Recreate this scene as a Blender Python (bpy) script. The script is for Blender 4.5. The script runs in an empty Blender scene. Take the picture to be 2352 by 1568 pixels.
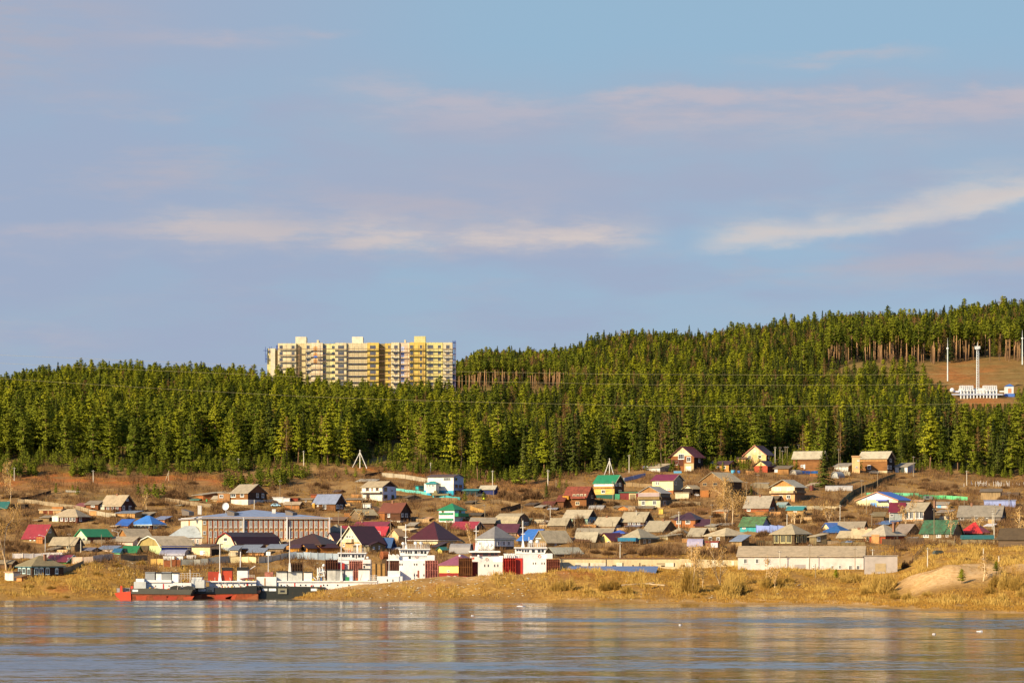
import bpy, math, random
import numpy as np
from mathutils import Vector, Matrix, Quaternion
random.seed(11); RNG = np.random.default_rng(5)
F, CX, HY, CH = 2857.0, 512.0, 548.0, 14.0      # focal length in pixels, horizon, camera height (m)
sc = bpy.context.scene; COL = sc.collection
R = math.radians

def wx(px, D): return (px - CX) * D / F
def wz(py, D): return CH + (HY - py) * D / F
# survey sheets: origin and scale of the picture regions that positions were read from
CR = {'A': (0, 470, 12.063), 'B': (150, 470, 12.063), 'C': (300, 470, 12.063), 'D': (450, 470, 12.063), 'E': (575, 470, 12.063),
      'F': (725, 470, 12.063), 'G': (849, 470, 12.063), 'U': (625, 430, 13.44), 'V': (737.5, 430, 11.76), 'L': (105, 537.5, 13.44),
      'M': (262.5, 537.5, 13.44), 'N': (425, 525, 13.44), 'K': (250, 325, 10.453), 'R': (875, 287.5, 11.4), 'W': (350, 450, 13.44),
      'P': (0, 0, 1.0), 'Q': (0, 350, 7.84), 'S': (300, 375, 6.72)}
def PX(c, X, Y): x0, y0, s = CR[c]; return x0 + X / s, y0 + Y / s

# ------------------------------------------------------------------ properties
LABELS = set(); MARKS = []
def tag(o, label=None, cat=None, group=None, kind=None):
    if label: o['label'] = label; LABELS.add(label.lower())
    if cat: o['category'] = cat
    if group: o['group'] = group
    if kind: o['kind'] = kind
    return o
def empty(name, loc, rz=0.0):
    o = bpy.data.objects.new(name, None); COL.objects.link(o); o.location = loc; o.rotation_euler = (0, 0, rz); o.empty_display_size = .5
    return o
def auto_label(what, px, py, alt=('', )):
    """a label made unique by the closest landmarks"""
    if not MARKS: return what
    near = sorted(MARKS, key=lambda m: math.hypot(m[0] - px, (m[1] - py) * 1.6))[:9]
    for extra in alt:
        for i, m in enumerate(near):
            dx, dy = px - m[0], py - m[1]
            rels = (['just right of', 'a little right of'] if dx > 0 else ['just left of', 'a little left of']) if abs(dx) > abs(dy) else (['in front of', 'below'] if dy > 0 else ['behind', 'above'])
            for rel in rels[:1] if i == 0 else rels:
                l = f'{what}{extra} {rel} the {m[2]}'
                if l.lower() not in LABELS and len(l.split()) <= 16: return l
    for a in near:
        for b in near:
            if a is b: continue
            l = f'{what} between the {a[2]} and the {b[2]}'
            if l.lower() not in LABELS and len(l.split()) <= 16: return l
    return f'{what} among the {near[0][2]}'

# ------------------------------------------------------------------ materials
def srgb(h):
    h = h.lstrip('#'); v = [int(h[i:i + 2], 16) / 255 for i in (0, 2, 4)]
    return [c / 12.92 if c <= .04045 else ((c + .055) / 1.055) ** 2.4 for c in v]
WARM = (1.04, .88, .70)
def alb(h, k=.92, W=WARM):
    """photograph's sunlit colour -> base colour, the warm sun taken out"""
    return tuple(min(.86, max(.004, c / w * k)) for c, w in zip(srgb(h), W))
MATS = {}
def fade(c): g = sum(c) / 3; return tuple(x * .87 + g * .13 for x in c)
def new_mat(name):
    m = bpy.data.materials.new(name); m.use_nodes = True; nt = m.node_tree; nt.nodes.clear()
    out = nt.nodes.new('ShaderNodeOutputMaterial'); b = nt.nodes.new('ShaderNodeBsdfPrincipled'); nt.links.new(b.outputs[0], out.inputs[0])
    return m, nt, b
def N(nt, t, **kw):
    n = nt.nodes.new(t)
    for k, v in kw.items():
        if k.startswith('i_'):
            key = k[2:]; n.inputs[int(key) if key.isdigit() else key].default_value = v
        else: setattr(n, k, v)
    return n
def math_node(nt, op, a, b=None, c=None, clamp=False):
    n = nt.nodes.new('ShaderNodeMath'); n.operation = op; n.use_clamp = clamp
    for i, v in enumerate((a, b, c)):
        if v is None: continue
        if isinstance(v, (int, float)): n.inputs[i].default_value = v
        else: nt.links.new(v, n.inputs[i])
    return n.outputs[0]
def mixc(nt, fac, a, b, blend='MIX'):
    n = nt.nodes.new('ShaderNodeMix'); n.data_type = 'RGBA'; n.blend_type = blend; n.clamp_factor = True
    for i, v in ((0, fac), (6, a), (7, b)):
        if isinstance(v, (int, float)): n.inputs[i].default_value = v
        elif isinstance(v, (tuple, list)): n.inputs[i].default_value = (*v[:3], 1)
        else: nt.links.new(v, n.inputs[i])
    return n.outputs[2]
def ramp(nt, src, stops):
    n = nt.nodes.new('ShaderNodeValToRGB'); nt.links.new(src, n.inputs[0]); e = n.color_ramp.elements
    while len(e) < len(stops): e.new(.5)
    for el, (p, c) in zip(e, stops): el.position = p; el.color = (*c[:3], 1) if isinstance(c, (tuple, list)) else (c, c, c, 1)
    return n.outputs[0]
def mat(kind, hexcol):
    """kind: plaster, log, plank, slate, metal, paint, rust, glass, concrete, bark"""
    key = (kind, hexcol)
    if key in MATS: return MATS[key]
    m, nt, b = new_mat(f'{kind}_{hexcol.strip("#")}'); c = fade(alb(hexcol, .80 if kind == 'slate_roof' else .64, (.97, .92, .84) if kind == 'slate_roof' else (1, .93, .80))) if kind.endswith('_roof') else alb(hexcol, .80, (1.03, .9, .74)); kind = kind.replace('_roof', '')
    tc = N(nt, 'ShaderNodeTexCoord').outputs['Object']; rnd = N(nt, 'ShaderNodeObjectInfo').outputs['Random']
    off = N(nt, 'ShaderNodeVectorMath', operation='ADD'); nt.links.new(tc, off.inputs[0])
    cr = nt.nodes.new('ShaderNodeCombineXYZ'); k = math_node(nt, 'MULTIPLY', rnd, 90.0)
    for i in range(3): nt.links.new(k, cr.inputs[i])
    nt.links.new(cr.outputs[0], off.inputs[1]); vec = off.outputs[0]
    def noise(scale, detail=4, rough=.6, v=vec):
        n = N(nt, 'ShaderNodeTexNoise', i_Scale=scale, i_Detail=detail, i_Roughness=rough); nt.links.new(v, n.inputs['Vector']); return n.outputs['Fac']
    def stretched(sx, sy, sz):
        mp = N(nt, 'ShaderNodeMapping'); mp.inputs['Scale'].default_value = (sx, sy, sz); nt.links.new(vec, mp.inputs[0]); return mp.outputs[0]
    amp = {'plaster': .16, 'log': .5, 'plank': .5, 'slate': .32, 'metal': .26, 'paint': .14, 'rust': .6, 'glass': .1, 'concrete': .3, 'bark': .4}[kind]
    lo = tuple(x * (1 - amp) for x in c); hi = tuple(min(.88, x * (1 + amp * .7)) for x in c)
    f = noise(.55)
    if kind == 'log':
        w = noise(1.0, 2, .5, stretched(.3, .3, 4.5)); f = math_node(nt, 'ADD', math_node(nt, 'MULTIPLY', f, .35), math_node(nt, 'MULTIPLY', w, .65))
    elif kind == 'plank':
        w = noise(1.0, 2, .5, stretched(4.5, 4.5, .25)); f = math_node(nt, 'ADD', math_node(nt, 'MULTIPLY', f, .4), math_node(nt, 'MULTIPLY', w, .6))
    elif kind in ('slate', 'rust', 'concrete', 'metal'):
        w = noise(1.0, 3, .6, stretched(1.6, 1.6, .35)); f = math_node(nt, 'ADD', math_node(nt, 'MULTIPLY', f, .6), math_node(nt, 'MULTIPLY', w, .4))
    col = ramp(nt, f, [(.32, lo), (.5, c), (.7, hi)])
    if kind in ('slate', 'plaster', 'metal', 'paint', 'concrete'):      # dirt and lichen patches
        dirt = ramp(nt, noise(.9, 5, .7), [(.56, 0.0), (.74, 1.0)])
        d = (.10, .075, .045) if kind != 'paint' else (.16, .09, .04)
        col = mixc(nt, math_node(nt, 'MULTIPLY', dirt, {'slate': .38, 'concrete': .35, 'plaster': .2, 'metal': .3, 'paint': .14}[kind]), col, d)
    if kind == 'rust':
        col = mixc(nt, ramp(nt, noise(1.3, 5, .7), [(.5, 0.0), (.68, .75)]), col, (.085, .03, .012))
    hv = N(nt, 'ShaderNodeHueSaturation'); nt.links.new(col, hv.inputs['Color']); nt.links.new(math_node(nt, 'ADD', math_node(nt, 'MULTIPLY', rnd, .2), .9), hv.inputs['Value'])
    nt.links.new(hv.outputs[0], b.inputs['Base Color'])
    b.inputs['Roughness'].default_value = {'glass': .08, 'metal': .5, 'paint': .45}.get(kind, .85)
    if kind == 'glass': b.inputs['Specular IOR Level'].default_value = .8
    if kind == 'slate':
        sn = noise(14, 2); bp = N(nt, 'ShaderNodeBump', i_Strength=.35, i_Distance=.08); nt.links.new(sn, bp.inputs['Height']); nt.links.new(bp.outputs[0], b.inputs['Normal'])
    MATS[key] = m; return m
GLASS = lambda: mat('glass', '#2a2c30')

# ------------------------------------------------------------------ mesh builder
class MB:
    def __init__(s): s.v = []; s.f = []; s.m = []
    def add(s, vs, fs, mi=0):
        o = len(s.v); s.v += [tuple(p) for p in vs]; s.f += [tuple(i + o for i in f) for f in fs]; s.m += [mi] * len(fs); return s
    def box(s, x0, x1, y0, y1, z0, z1, mi=0):
        vs = [(x0, y0, z0), (x1, y0, z0), (x1, y1, z0), (x0, y1, z0), (x0, y0, z1), (x1, y0, z1), (x1, y1, z1), (x0, y1, z1)]
        return s.add(vs, [(0, 3, 2, 1), (4, 5, 6, 7), (0, 1, 5, 4), (1, 2, 6, 5), (2, 3, 7, 6), (3, 0, 4, 7)], mi)
    def prism(s, poly, y0, y1, mi=0, axis='y'):
        """poly of (t, z) points extruded along an axis ('y': t is x; 'x': t is y)"""
        n = len(poly)
        if axis == 'y': vs = [(t, y0, z) for t, z in poly] + [(t, y1, z) for t, z in poly]
        else: vs = [(y0, t, z) for t, z in poly] + [(y1, t, z) for t, z in poly]
        fs = [tuple(range(n)), tuple(range(2 * n - 1, n - 1, -1))] + [(i, i + n, (i + 1) % n + n, (i + 1) % n) for i in range(n)]
        if axis == 'x': fs = [f[::-1] for f in fs]
        return s.add(vs, fs, mi)
    def tube(s, p0, p1, r0, r1=None, n=6, mi=0):
        p0, p1 = Vector(p0), Vector(p1); r1 = r0 if r1 is None else r1; d = (p1 - p0).normalized()
        a = d.orthogonal().normalized(); b = d.cross(a)
        ring = [(math.cos(2 * math.pi * i / n), math.sin(2 * math.pi * i / n)) for i in range(n)]
        vs = [p0 + (a * c + b * t) * r0 for c, t in ring] + [p1 + (a * c + b * t) * r1 for c, t in ring]
        fs = [(i, (i + 1) % n, (i + 1) % n + n, i + n) for i in range(n)] + [tuple(range(n - 1, -1, -1)), tuple(range(n, 2 * n))]
        return s.add(vs, fs, mi)
    def lathe(s, prof, n=10, cx=0, cy=0, mi=0):
        vs = [(cx + r * math.cos(2 * math.pi * i / n), cy + r * math.sin(2 * math.pi * i / n), z) for r, z in prof for i in range(n)]
        fs = [(k * n + i, k * n + (i + 1) % n, (k + 1) * n + (i + 1) % n, (k + 1) * n + i) for k in range(len(prof) - 1) for i in range(n)]
        return s.add(vs, fs, mi)
    def mesh(s, name, mats):
        me = bpy.data.meshes.new(name); me.from_pydata(s.v, [], s.f); 
        for m in mats: me.materials.append(m)
        if len(mats) > 1: me.polygons.foreach_set('material_index', s.m)
        me.update(); return me
    def build(s, name, mats, parent=None, loc=(0, 0, 0), rz=0.0):
        mats = mats if isinstance(mats, (list, tuple)) else [mats]
        o = bpy.data.objects.new(name, s.mesh(name, mats)); COL.objects.link(o); o.location = loc; o.rotation_euler = (0, 0, rz)
        if parent: o.parent = parent
        return o
def np_mesh(name, verts, quads, mats, matidx=None, tint=None):
    me = bpy.data.meshes.new(name); nv, nf, k = len(verts), len(quads), quads.shape[1]
    me.vertices.add(nv); me.vertices.foreach_set('co', verts.astype(np.float32).ravel())
    me.loops.add(nf * k); me.loops.foreach_set('vertex_index', quads.astype(np.int32).ravel())
    me.polygons.add(nf); me.polygons.foreach_set('loop_start', (np.arange(nf) * k).astype(np.int32))
    for m in mats: me.materials.append(m)
    if matidx is not None: me.polygons.foreach_set('material_index', matidx.astype(np.int32))
    me.update(calc_edges=True)
    if tint is not None:
        for nm, arr in tint.items():
            a = me.attributes.new(nm, 'FLOAT', 'POINT'); a.data.foreach_set('value', arr.astype(np.float32))
    return me
def link(o, parent=None):
    COL.objects.link(o)
    if parent: o.parent = parent
    return o

# ------------------------------------------------------------------ camera, sun, sky
cam = bpy.data.cameras.new('camera'); co = bpy.data.objects.new('camera', cam); COL.objects.link(co)
co.location = (0, 0, CH); co.rotation_euler = (R(90), 0, 0); cam.sensor_width = 36; cam.lens = F / 1024 * 36; cam.shift_y = (HY - 341) / 1024
cam.clip_start = 1; cam.clip_end = 20000; sc.camera = co
SUN_EL = R(26); sun_dir = Vector((-.72 * math.cos(SUN_EL), -.694 * math.cos(SUN_EL), math.sin(SUN_EL)))
sl = bpy.data.lights.new('sun', 'SUN'); sl.energy = 5.0; sl.angle = R(.5); sl.color = (1.0, .765, .46)
so = bpy.data.objects.new('sun', sl); COL.objects.link(so); so.rotation_euler = sun_dir.to_track_quat('Z', 'Y').to_euler()
sc.view_settings.view_transform = 'Standard'; sc.view_settings.look = 'None'; sc.view_settings.exposure = .56; sc.view_settings.gamma = 1
sc.cycles.max_bounces = 4; sc.cycles.diffuse_bounces = 2; sc.cycles.glossy_bounces = 3; sc.cycles.transparent_max_bounces = 6
sc.cycles.use_denoising = True
try: sc.cycles.denoiser = 'OPENIMAGEDENOISE'; sc.cycles.denoising_prefilter = 'ACCURATE'
except Exception: pass

def build_sky():
    w = bpy.data.worlds.new('World'); sc.world = w; w.use_nodes = True; nt = w.node_tree; nt.nodes.clear()
    out = N(nt, 'ShaderNodeOutputWorld'); bg = N(nt, 'ShaderNodeBackground'); nt.links.new(bg.outputs[0], out.inputs[0])
    sky = N(nt, 'ShaderNodeTexSky'); sky.sky_type = 'NISHITA'; sky.sun_disc = False; sky.sun_elevation = SUN_EL; sky.sun_rotation = R(226)
    sky.air_density = 1.0; sky.dust_density = 1.0; sky.ozone_density = 2.0; sky.altitude = 300
    g = N(nt, 'ShaderNodeTexCoord').outputs['Generated']; sp = N(nt, 'ShaderNodeSeparateXYZ'); nt.links.new(g, sp.inputs[0])
    M = lambda *a, **k: math_node(nt, *a, **k)
    az = M('ARCTAN2', sp.outputs[0], sp.outputs[1]); el = M('ARCSINE', sp.outputs[2])
    # flat drifting cloud layers: coordinates are azimuth and elevation
    def noise(sx, sy, detail=5, rough=.55, seed=0.0):
        c = nt.nodes.new('ShaderNodeCombineXYZ'); nt.links.new(M('MULTIPLY', az, sx), c.inputs[0]); nt.links.new(M('MULTIPLY', el, sy), c.inputs[1]); c.inputs[2].default_value = seed
        n = N(nt, 'ShaderNodeTexNoise', i_Scale=1.0, i_Detail=detail, i_Roughness=rough); nt.links.new(c.outputs[0], n.inputs['Vector']); return n.outputs['Fac']
    warp = M('ADD', M('MULTIPLY', M('SUBTRACT', noise(16, 40, 3, .5, 3.1), .5), .016), M('MULTIPLY', M('SUBTRACT', noise(70, 190, 4, .6, 8.2), .5), .007))
    elw = M('ADD', el, warp)
    def ss(x, a, b):
        n = N(nt, 'ShaderNodeMapRange', interpolation_type='SMOOTHSTEP'); nt.links.new(x, n.inputs[0]); n.inputs[1].default_value = a; n.inputs[2].default_value = b; return n.outputs[0]
    def band(a0, e0, a1, e1, below, above, soft=.03):
        """a cloud bank along the line (a0,e0)-(a1,e1), fading over 'below' downwards and 'above' upwards"""
        k = (e1 - e0) / (a1 - a0); d = M('SUBTRACT', elw, M('ADD', M('MULTIPLY', M('SUBTRACT', az, a0), k), e0))
        t = M('MULTIPLY', ss(d, -below, 0.0), M('SUBTRACT', 1.0, ss(d, 0.0, above)))
        wdw = M('MULTIPLY', ss(az, a0 - soft, a0 + soft), M('SUBTRACT', 1.0, ss(az, a1 - soft, a1 + soft)))
        return M('MULTIPLY', t, wdw)
    A = lambda X: (X - 1176) / 6562; E = lambda Y: (1258 - Y) / 6562
    tex = M('ADD', M('MULTIPLY', ss(noise(26, 130, 6, .62, 1.0), .36, .66), 1.0), .22)
    tint = mixc(nt, 1.0, sky.outputs[0], (.74, .86, 1.12), 'MULTIPLY')
    deep = ss(el, .05, .19)
    base = mixc(nt, M('MULTIPLY', deep, .55), mixc(nt, .72, tint, (3.4, 4.4, 5.55)), (2.85, 4.85, 6.3))
    # lavender veil over most of the view
    veil = M('MULTIPLY', ss(noise(8, 30, 5, .55, 5.5), .38, .60), M('SUBTRACT', 1.0, ss(elw, .150, .168)))
    left = M('SUBTRACT', 1.0, ss(az, -.14, .02)); veil2 = M('MULTIPLY', left, ss(noise(9, 18, 4, .5, 2.2), .25, .6))
    base = mixc(nt, M('MULTIPLY', M('MAXIMUM', veil, veil2), .8), base, (3.42, 3.98, 5.45))
    under = band(A(700), E(300), A(2600), E(300), .045, .03, .05)
    base = mixc(nt, M('MULTIPLY', under, .5), base, (3.75, 4.1, 5.2))
    bank = M('MULTIPLY', M('MULTIPLY', ss(noise(7, 34, 6, .6, 12.5), .48, .66), ss(elw, .075, .10)), M('SUBTRACT', 1.0, ss(elw, .150, .166)))
    base = mixc(nt, M('MULTIPLY', bank, .75), base, (4.5, 4.35, 5.05))
    def lay(base, mask, amt, col): return mixc(nt, M('MULTIPLY', M('MULTIPLY', mask, tex), amt, clamp=True), base, col)
    base = lay(base, band(A(330), E(545), A(1440), E(536), .011, .013, .018), .85, (5.5, 5.05, 5.2))
    base = lay(base, band(A(800), E(538), A(1440), E(542), .007, .008, .02), .9, (6.5, 5.75, 5.45))
    base = mixc(nt, M('MULTIPLY', band(A(1640), E(552), A(2700), E(430), .006, .008, .011), M('ADD', M('MULTIPLY', tex, .35), .5), clamp=True), base, (6.7, 6.15, 5.8))
    base = lay(base, band(A(1640), E(556), A(2700), E(420), .004, .015, .012), .5, (5.6, 5.2, 5.3))
    base = lay(base, band(A(1370), E(232), A(2700), E(236), .022, .004, .012), .62, (5.3, 4.75, 5.2))
    base = lay(base, band(A(800), E(222), A(1330), E(242), .02, .005, .03), .55, (5.1, 4.7, 5.3))
    base = lay(base, band(A(1740), E(146), A(2090), E(146), .005, .004, .02), .5, (5.0, 4.7, 5.2))
    base = lay(base, band(A(360), E(90), A(640), E(88), .009, .006, .03), .6, (4.9, 4.5, 5.1))
    base = lay(base, band(A(690), E(82), A(780), E(84), .003, .003, .012), .5, (4.9, 4.5, 5.1))
    base = lay(base, band(A(-300), E(120), A(200), E(60), .04, .03, .05), .7, (4.4, 4.1, 4.7))
    base = lay(base, band(A(-300), E(575), A(330), E(560), .008, .007, .05), .6, (4.9, 4.6, 5.2))
    base = lay(base, band(A(560), E(478), A(1350), E(470), .02, .018, .04), .45, (4.4, 4.3, 5.1))
    base = lay(base, band(A(-300), E(790), A(160), E(785), .009, .009, .04), .5, (4.9, 4.6, 5.1))
    front = ss(sp.outputs[1], .2, .5)
    final = mixc(nt, front, tint, base)
    nt.links.new(final, bg.inputs[0]); bg.inputs[1].default_value = .0705
build_sky()
# ------------------------------------------------------------------ terrain: columns of (distance, picture row of the ground) ; 'z' rows give metres
def zc(pairs): return [(D, v[1] if isinstance(v, tuple) else wz(v, D)) for D, v in pairs]
Z = lambda h: ('z', h)
HL = [(1200, 433), (1300, 411), (1380, 399), (1440, 398), (1520, 410), (1800, 440), (2400, 470)]
HK = [(1200, 431), (1300, 405), (1375, 388), (1440, 387), (1520, 400), (1800, 435), (2400, 470)]
HM = [(1200, 434), (1300, 408), (1366, 391), (1440, 398), (1500, 402), (1600, 420), (2400, 460)]
HN = [(1200, 436), (1300, 416), (1366, 404), (1440, 404), (1500, 406), (1600, 420), (2400, 460)]
HV = [(1150, 464), (1250, 440), (1335, 421), (1450, 387), (1600, 378), (1700, 373), (1800, 373), (2400, 420)]
HR = [(1200, 438), (1300, 414), (1450, 384), (1600, 365), (1740, 354), (1850, 355), (2400, 400)]
HF = [(1200, 436), (1320, 404), (1345, 394), (1440, 363), (1600, 345), (1760, 334), (1900, 335), (2400, 380)]
HG = [(1200, 436), (1320, 404), (1345, 394), (1440, 360), (1600, 338), (1760, 322), (1900, 323), (2400, 380)]
COLS = [
 (-440, [(700, Z(-5)), (784, Z(0)), (800, 590), (825, 580), (845, 572), (860, 564), (890, 552), (920, 538), (950, 522), (980, 510), (1010, 500), (1050, 487), (1085, 475), (1110, 464), (1130, 457)] + HL),
 (0,   [(700, Z(-5)), (784, Z(0)), (800, 590), (825, 580), (845, 572), (860, 564), (890, 552), (920, 538), (950, 522), (980, 510), (1010, 500), (1050, 487), (1085, 475), (1110, 464), (1130, 457)] + HL),
 (75,  [(700, Z(-5)), (784, Z(0)), (800, 590), (825, 580), (845, 571), (860, 562), (890, 552), (920, 538), (950, 522), (980, 511), (1010, 500), (1050, 487), (1085, 475), (1110, 464), (1130, 457)] + HK),
 (112, [(700, Z(-5)), (788, Z(0)), (806, 590), (830, 577), (850, 566), (865, 559), (890, 551), (920, 538), (950, 523), (980, 511), (1010, 500), (1050, 487), (1085, 476), (1110, 465), (1130, 458)] + HK),
 (150, [(700, Z(-5)), (812, Z(0)), (828, 590), (850, 577), (868, 566.5), (885, 560), (905, 551), (930, 540), (960, 524), (990, 511), (1015, 502), (1050, 489), (1090, 475), (1112, 466), (1130, 459)] + HK),
 (285, [(700, Z(-5)), (812, Z(0)), (832, Z(1)), (852, 576), (872, 564), (885, 558), (905, 549), (930, 540), (960, 524), (990, 512), (1015, 503), (1050, 490), (1090, 475), (1110, 466), (1130, 459)] + HM),
 (330, [(700, Z(-5)), (768, Z(0)), (782, 591), (795, 587.5), (811, Z(.6)), (848, Z(1.2)), (866, 571), (885, 560), (905, 550), (930, 541), (960, 525), (990, 513), (1020, 502), (1060, 487), (1095, 473), (1115, 464)] + HN),
 (380, [(700, Z(-5)), (768, Z(0)), (783, 588), (797, 581), (815, Z(1)), (852, Z(1.5)), (870, 569), (890, 556), (910, 549), (935, 540), (962, 526), (990, 514), (1020, 503), (1060, 486), (1100, 471), (1120, 465)] + HN),
 (424, [(700, Z(-5)), (768, Z(0)), (784, 585), (799, 575.5), (818, Z(1)), (852, Z(1.5)), (870, 567), (890, 556), (910, 550), (935, 541), (962, 527), (990, 516), (1020, 503), (1060, 488), (1095, 474), (1115, 468)] + HN),
 (470, [(700, Z(-5)), (768, Z(0)), (784, 584), (800, 573.8), (818, Z(1)), (850, Z(1.5)), (870, 566), (890, 556), (910, 550), (935, 542), (962, 528), (990, 516), (1020, 503), (1050, 492), (1080, 482)] + HV),
 (528, [(700, Z(-5)), (768, Z(0)), (784, 583), (800, 572), (818, Z(2)), (845, Z(4)), (866, 562), (888, 553), (910, 548), (935, 541), (962, 528), (990, 515), (1020, 502), (1050, 491), (1080, 480)] + HV),
 (562, [(700, Z(-5)), (762, Z(0)), (782, 582), (800, 567.5), (815, 568), (845, 568), (858, 563), (878, 554), (905, 546), (935, 538), (962, 525), (990, 513), (1020, 501), (1050, 489), (1085, 476)] + HV),
 (615, [(660, Z(-5)), (742, Z(0)), (765, 594), (796, 574), (812, 569.5), (845, 568.5), (858, 563), (875, 555), (900, 546), (930, 537), (960, 525), (990, 513), (1020, 500), (1050, 487), (1085, 474)] + HR),
 (700, [(640, Z(-5)), (722, Z(0)), (745, 599), (775, 588), (806, 574), (828, 569.5), (848, 564), (866, 554), (890, 545), (920, 535), (950, 524), (980, 512), (1010, 500), (1045, 486), (1080, 472)] + HR),
 (850, [(610, Z(-5)), (690, Z(0)), (712, 603), (745, 596), (780, 585), (812, 572), (835, 566), (855, 557), (872, 547), (900, 537), (930, 525), (960, 515), (990, 503), (1030, 489), (1065, 477), (1090, 470)] + HF),
 (893, [(580, Z(-5)), (657, Z(0)), (680, 606), (712, 599), (735, 588), (752, 583), (790, 578), (818, 571), (842, 562), (868, 550), (890, 541), (920, 530), (950, 519), (985, 507), (1025, 492), (1065, 480), (1095, 472)] + HF),
 (912, [(580, Z(-5)), (648, Z(0)), (672, 606), (705, 598), (728, 580), (742, 573.5), (765, 575), (800, 571), (825, 566), (848, 557), (872, 546.5), (890, 541), (920, 530), (950, 519), (985, 507), (1025, 492), (1065, 480), (1095, 472)] + HF),
 (940, [(570, Z(-5)), (635, Z(0)), (660, 606), (692, 597), (716, 578), (736, 562.5), (756, 565), (800, 559), (830, 551), (860, 544.5), (890, 538), (920, 530), (950, 519), (985, 507), (1025, 493), (1065, 482), (1100, 472)] + HF),
 (990, [(555, Z(-5)), (617, Z(0)), (645, 608), (684, 597), (712, 578), (736, 561.5), (756, 564), (800, 557), (830, 549), (858, 543), (890, 536), (920, 528), (950, 518), (985, 507), (1025, 495), (1065, 484), (1100, 474)] + HG),
 (1040, [(545, Z(-5)), (606, Z(0)), (635, 608), (675, 596), (705, 581), (732, 566), (756, 563), (800, 555), (830, 547), (858, 541), (890, 533), (920, 526), (950, 517), (985, 507), (1025, 496), (1065, 485), (1100, 475)] + HG),
 (1468, [(520, Z(-5)), (590, Z(0)), (635, 608), (675, 596), (705, 581), (732, 569), (756, 563), (800, 555), (830, 547), (858, 541), (890, 533), (920, 526), (950, 517), (985, 507), (1025, 496), (1065, 485), (1100, 475)] + HG)]
GX = np.arange(-440, 1469, 4.0)
GD = np.concatenate([np.arange(520, 1130, 2.5), np.arange(1130, 1500, 7.0), np.arange(1500, 2401, 25.0)])
prof = np.array([np.interp(GD, [d for d, _ in zc(p)], [z for _, z in zc(p)]) for _, p in COLS])
cpx = np.array([c for c, _ in COLS], float)
GZ = np.empty((len(GX), len(GD)))
for j in range(len(GD)): GZ[:, j] = np.interp(GX, cpx, prof[:, j])
def blur(a, n, ax):
    k = np.ones(2 * n + 1) / (2 * n + 1); pad = [(0, 0), (0, 0)]; pad[ax] = (n, n)
    return np.apply_along_axis(lambda r: np.convolve(r, k, 'valid'), ax, np.pad(a, pad, 'edge'))
GZ = blur(blur(GZ, 4, 0), 2, 1); GZ = blur(GZ, 2, 0)
WXg = (GX[:, None] - CX) * GD[None, :] / F; WYg = np.broadcast_to(GD[None, :], WXg.shape)
def vnoise(x, y, s, seed):
    r = np.random.default_rng(seed).random((64, 64)); u, v = x / s, y / s; i, j = np.floor(u).astype(int), np.floor(v).astype(int); a, b = u - i, v - j
    a, b = a * a * (3 - 2 * a), b * b * (3 - 2 * b); g = lambda p, q: r[p % 64, q % 64]
    return (g(i, j) * (1 - a) + g(i + 1, j) * a) * (1 - b) + (g(i, j + 1) * (1 - a) + g(i + 1, j + 1) * a) * b - .5
land = np.clip((GZ + .3) / 1.5, 0, 1)
GZ += land * (vnoise(WXg, WYg, 17, 1) * 1.0 + vnoise(WXg, WYg, 6, 2) * .6 + vnoise(WXg, WYg, 2.6, 3) * .28)
_pm = np.broadcast_to(GX[:, None], WXg.shape); _m = np.clip((_pm - 890) / 25, 0, 1) * np.exp(-((WYg - 732) / 24) ** 4); GZ += _m * (vnoise(WXg, WYg, 11, 15) * 2.2 + vnoise(WXg, WYg, 4.5, 16) * .9)
GYP = HY - (GZ - CH) * F / GD[None, :]
def ground_pd(px, D):
    i = min(max((px - GX[0]) / 4.0, 0), len(GX) - 1.001); i0 = int(i); a = i - i0
    j = min(max(np.searchsorted(GD, D) - 1, 0), len(GD) - 2); b = (D - GD[j]) / (GD[j + 1] - GD[j])
    return (GZ[i0, j] * (1 - a) + GZ[i0 + 1, j] * a) * (1 - b) + (GZ[i0, j + 1] * (1 - a) + GZ[i0 + 1, j + 1] * a) * b
def ground(X, Y): return ground_pd(CX + X * F / Y, Y)
def dist_at(px, py, dmin=600):
    """how far the ground is that shows at a picture position"""
    i = int(round((px - GX[0]) / 4.0)); row = GYP[min(max(i, 0), len(GX) - 1)]
    for j in range(1, len(GD)):
        if GD[j] >= dmin and row[j] <= py:
            y0, y1 = row[j - 1], row[j]; t = min(max((y0 - py) / (y0 - y1 + 1e-9), 0), 1); return GD[j - 1] + t * (GD[j] - GD[j - 1])
    return 1100.0

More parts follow.
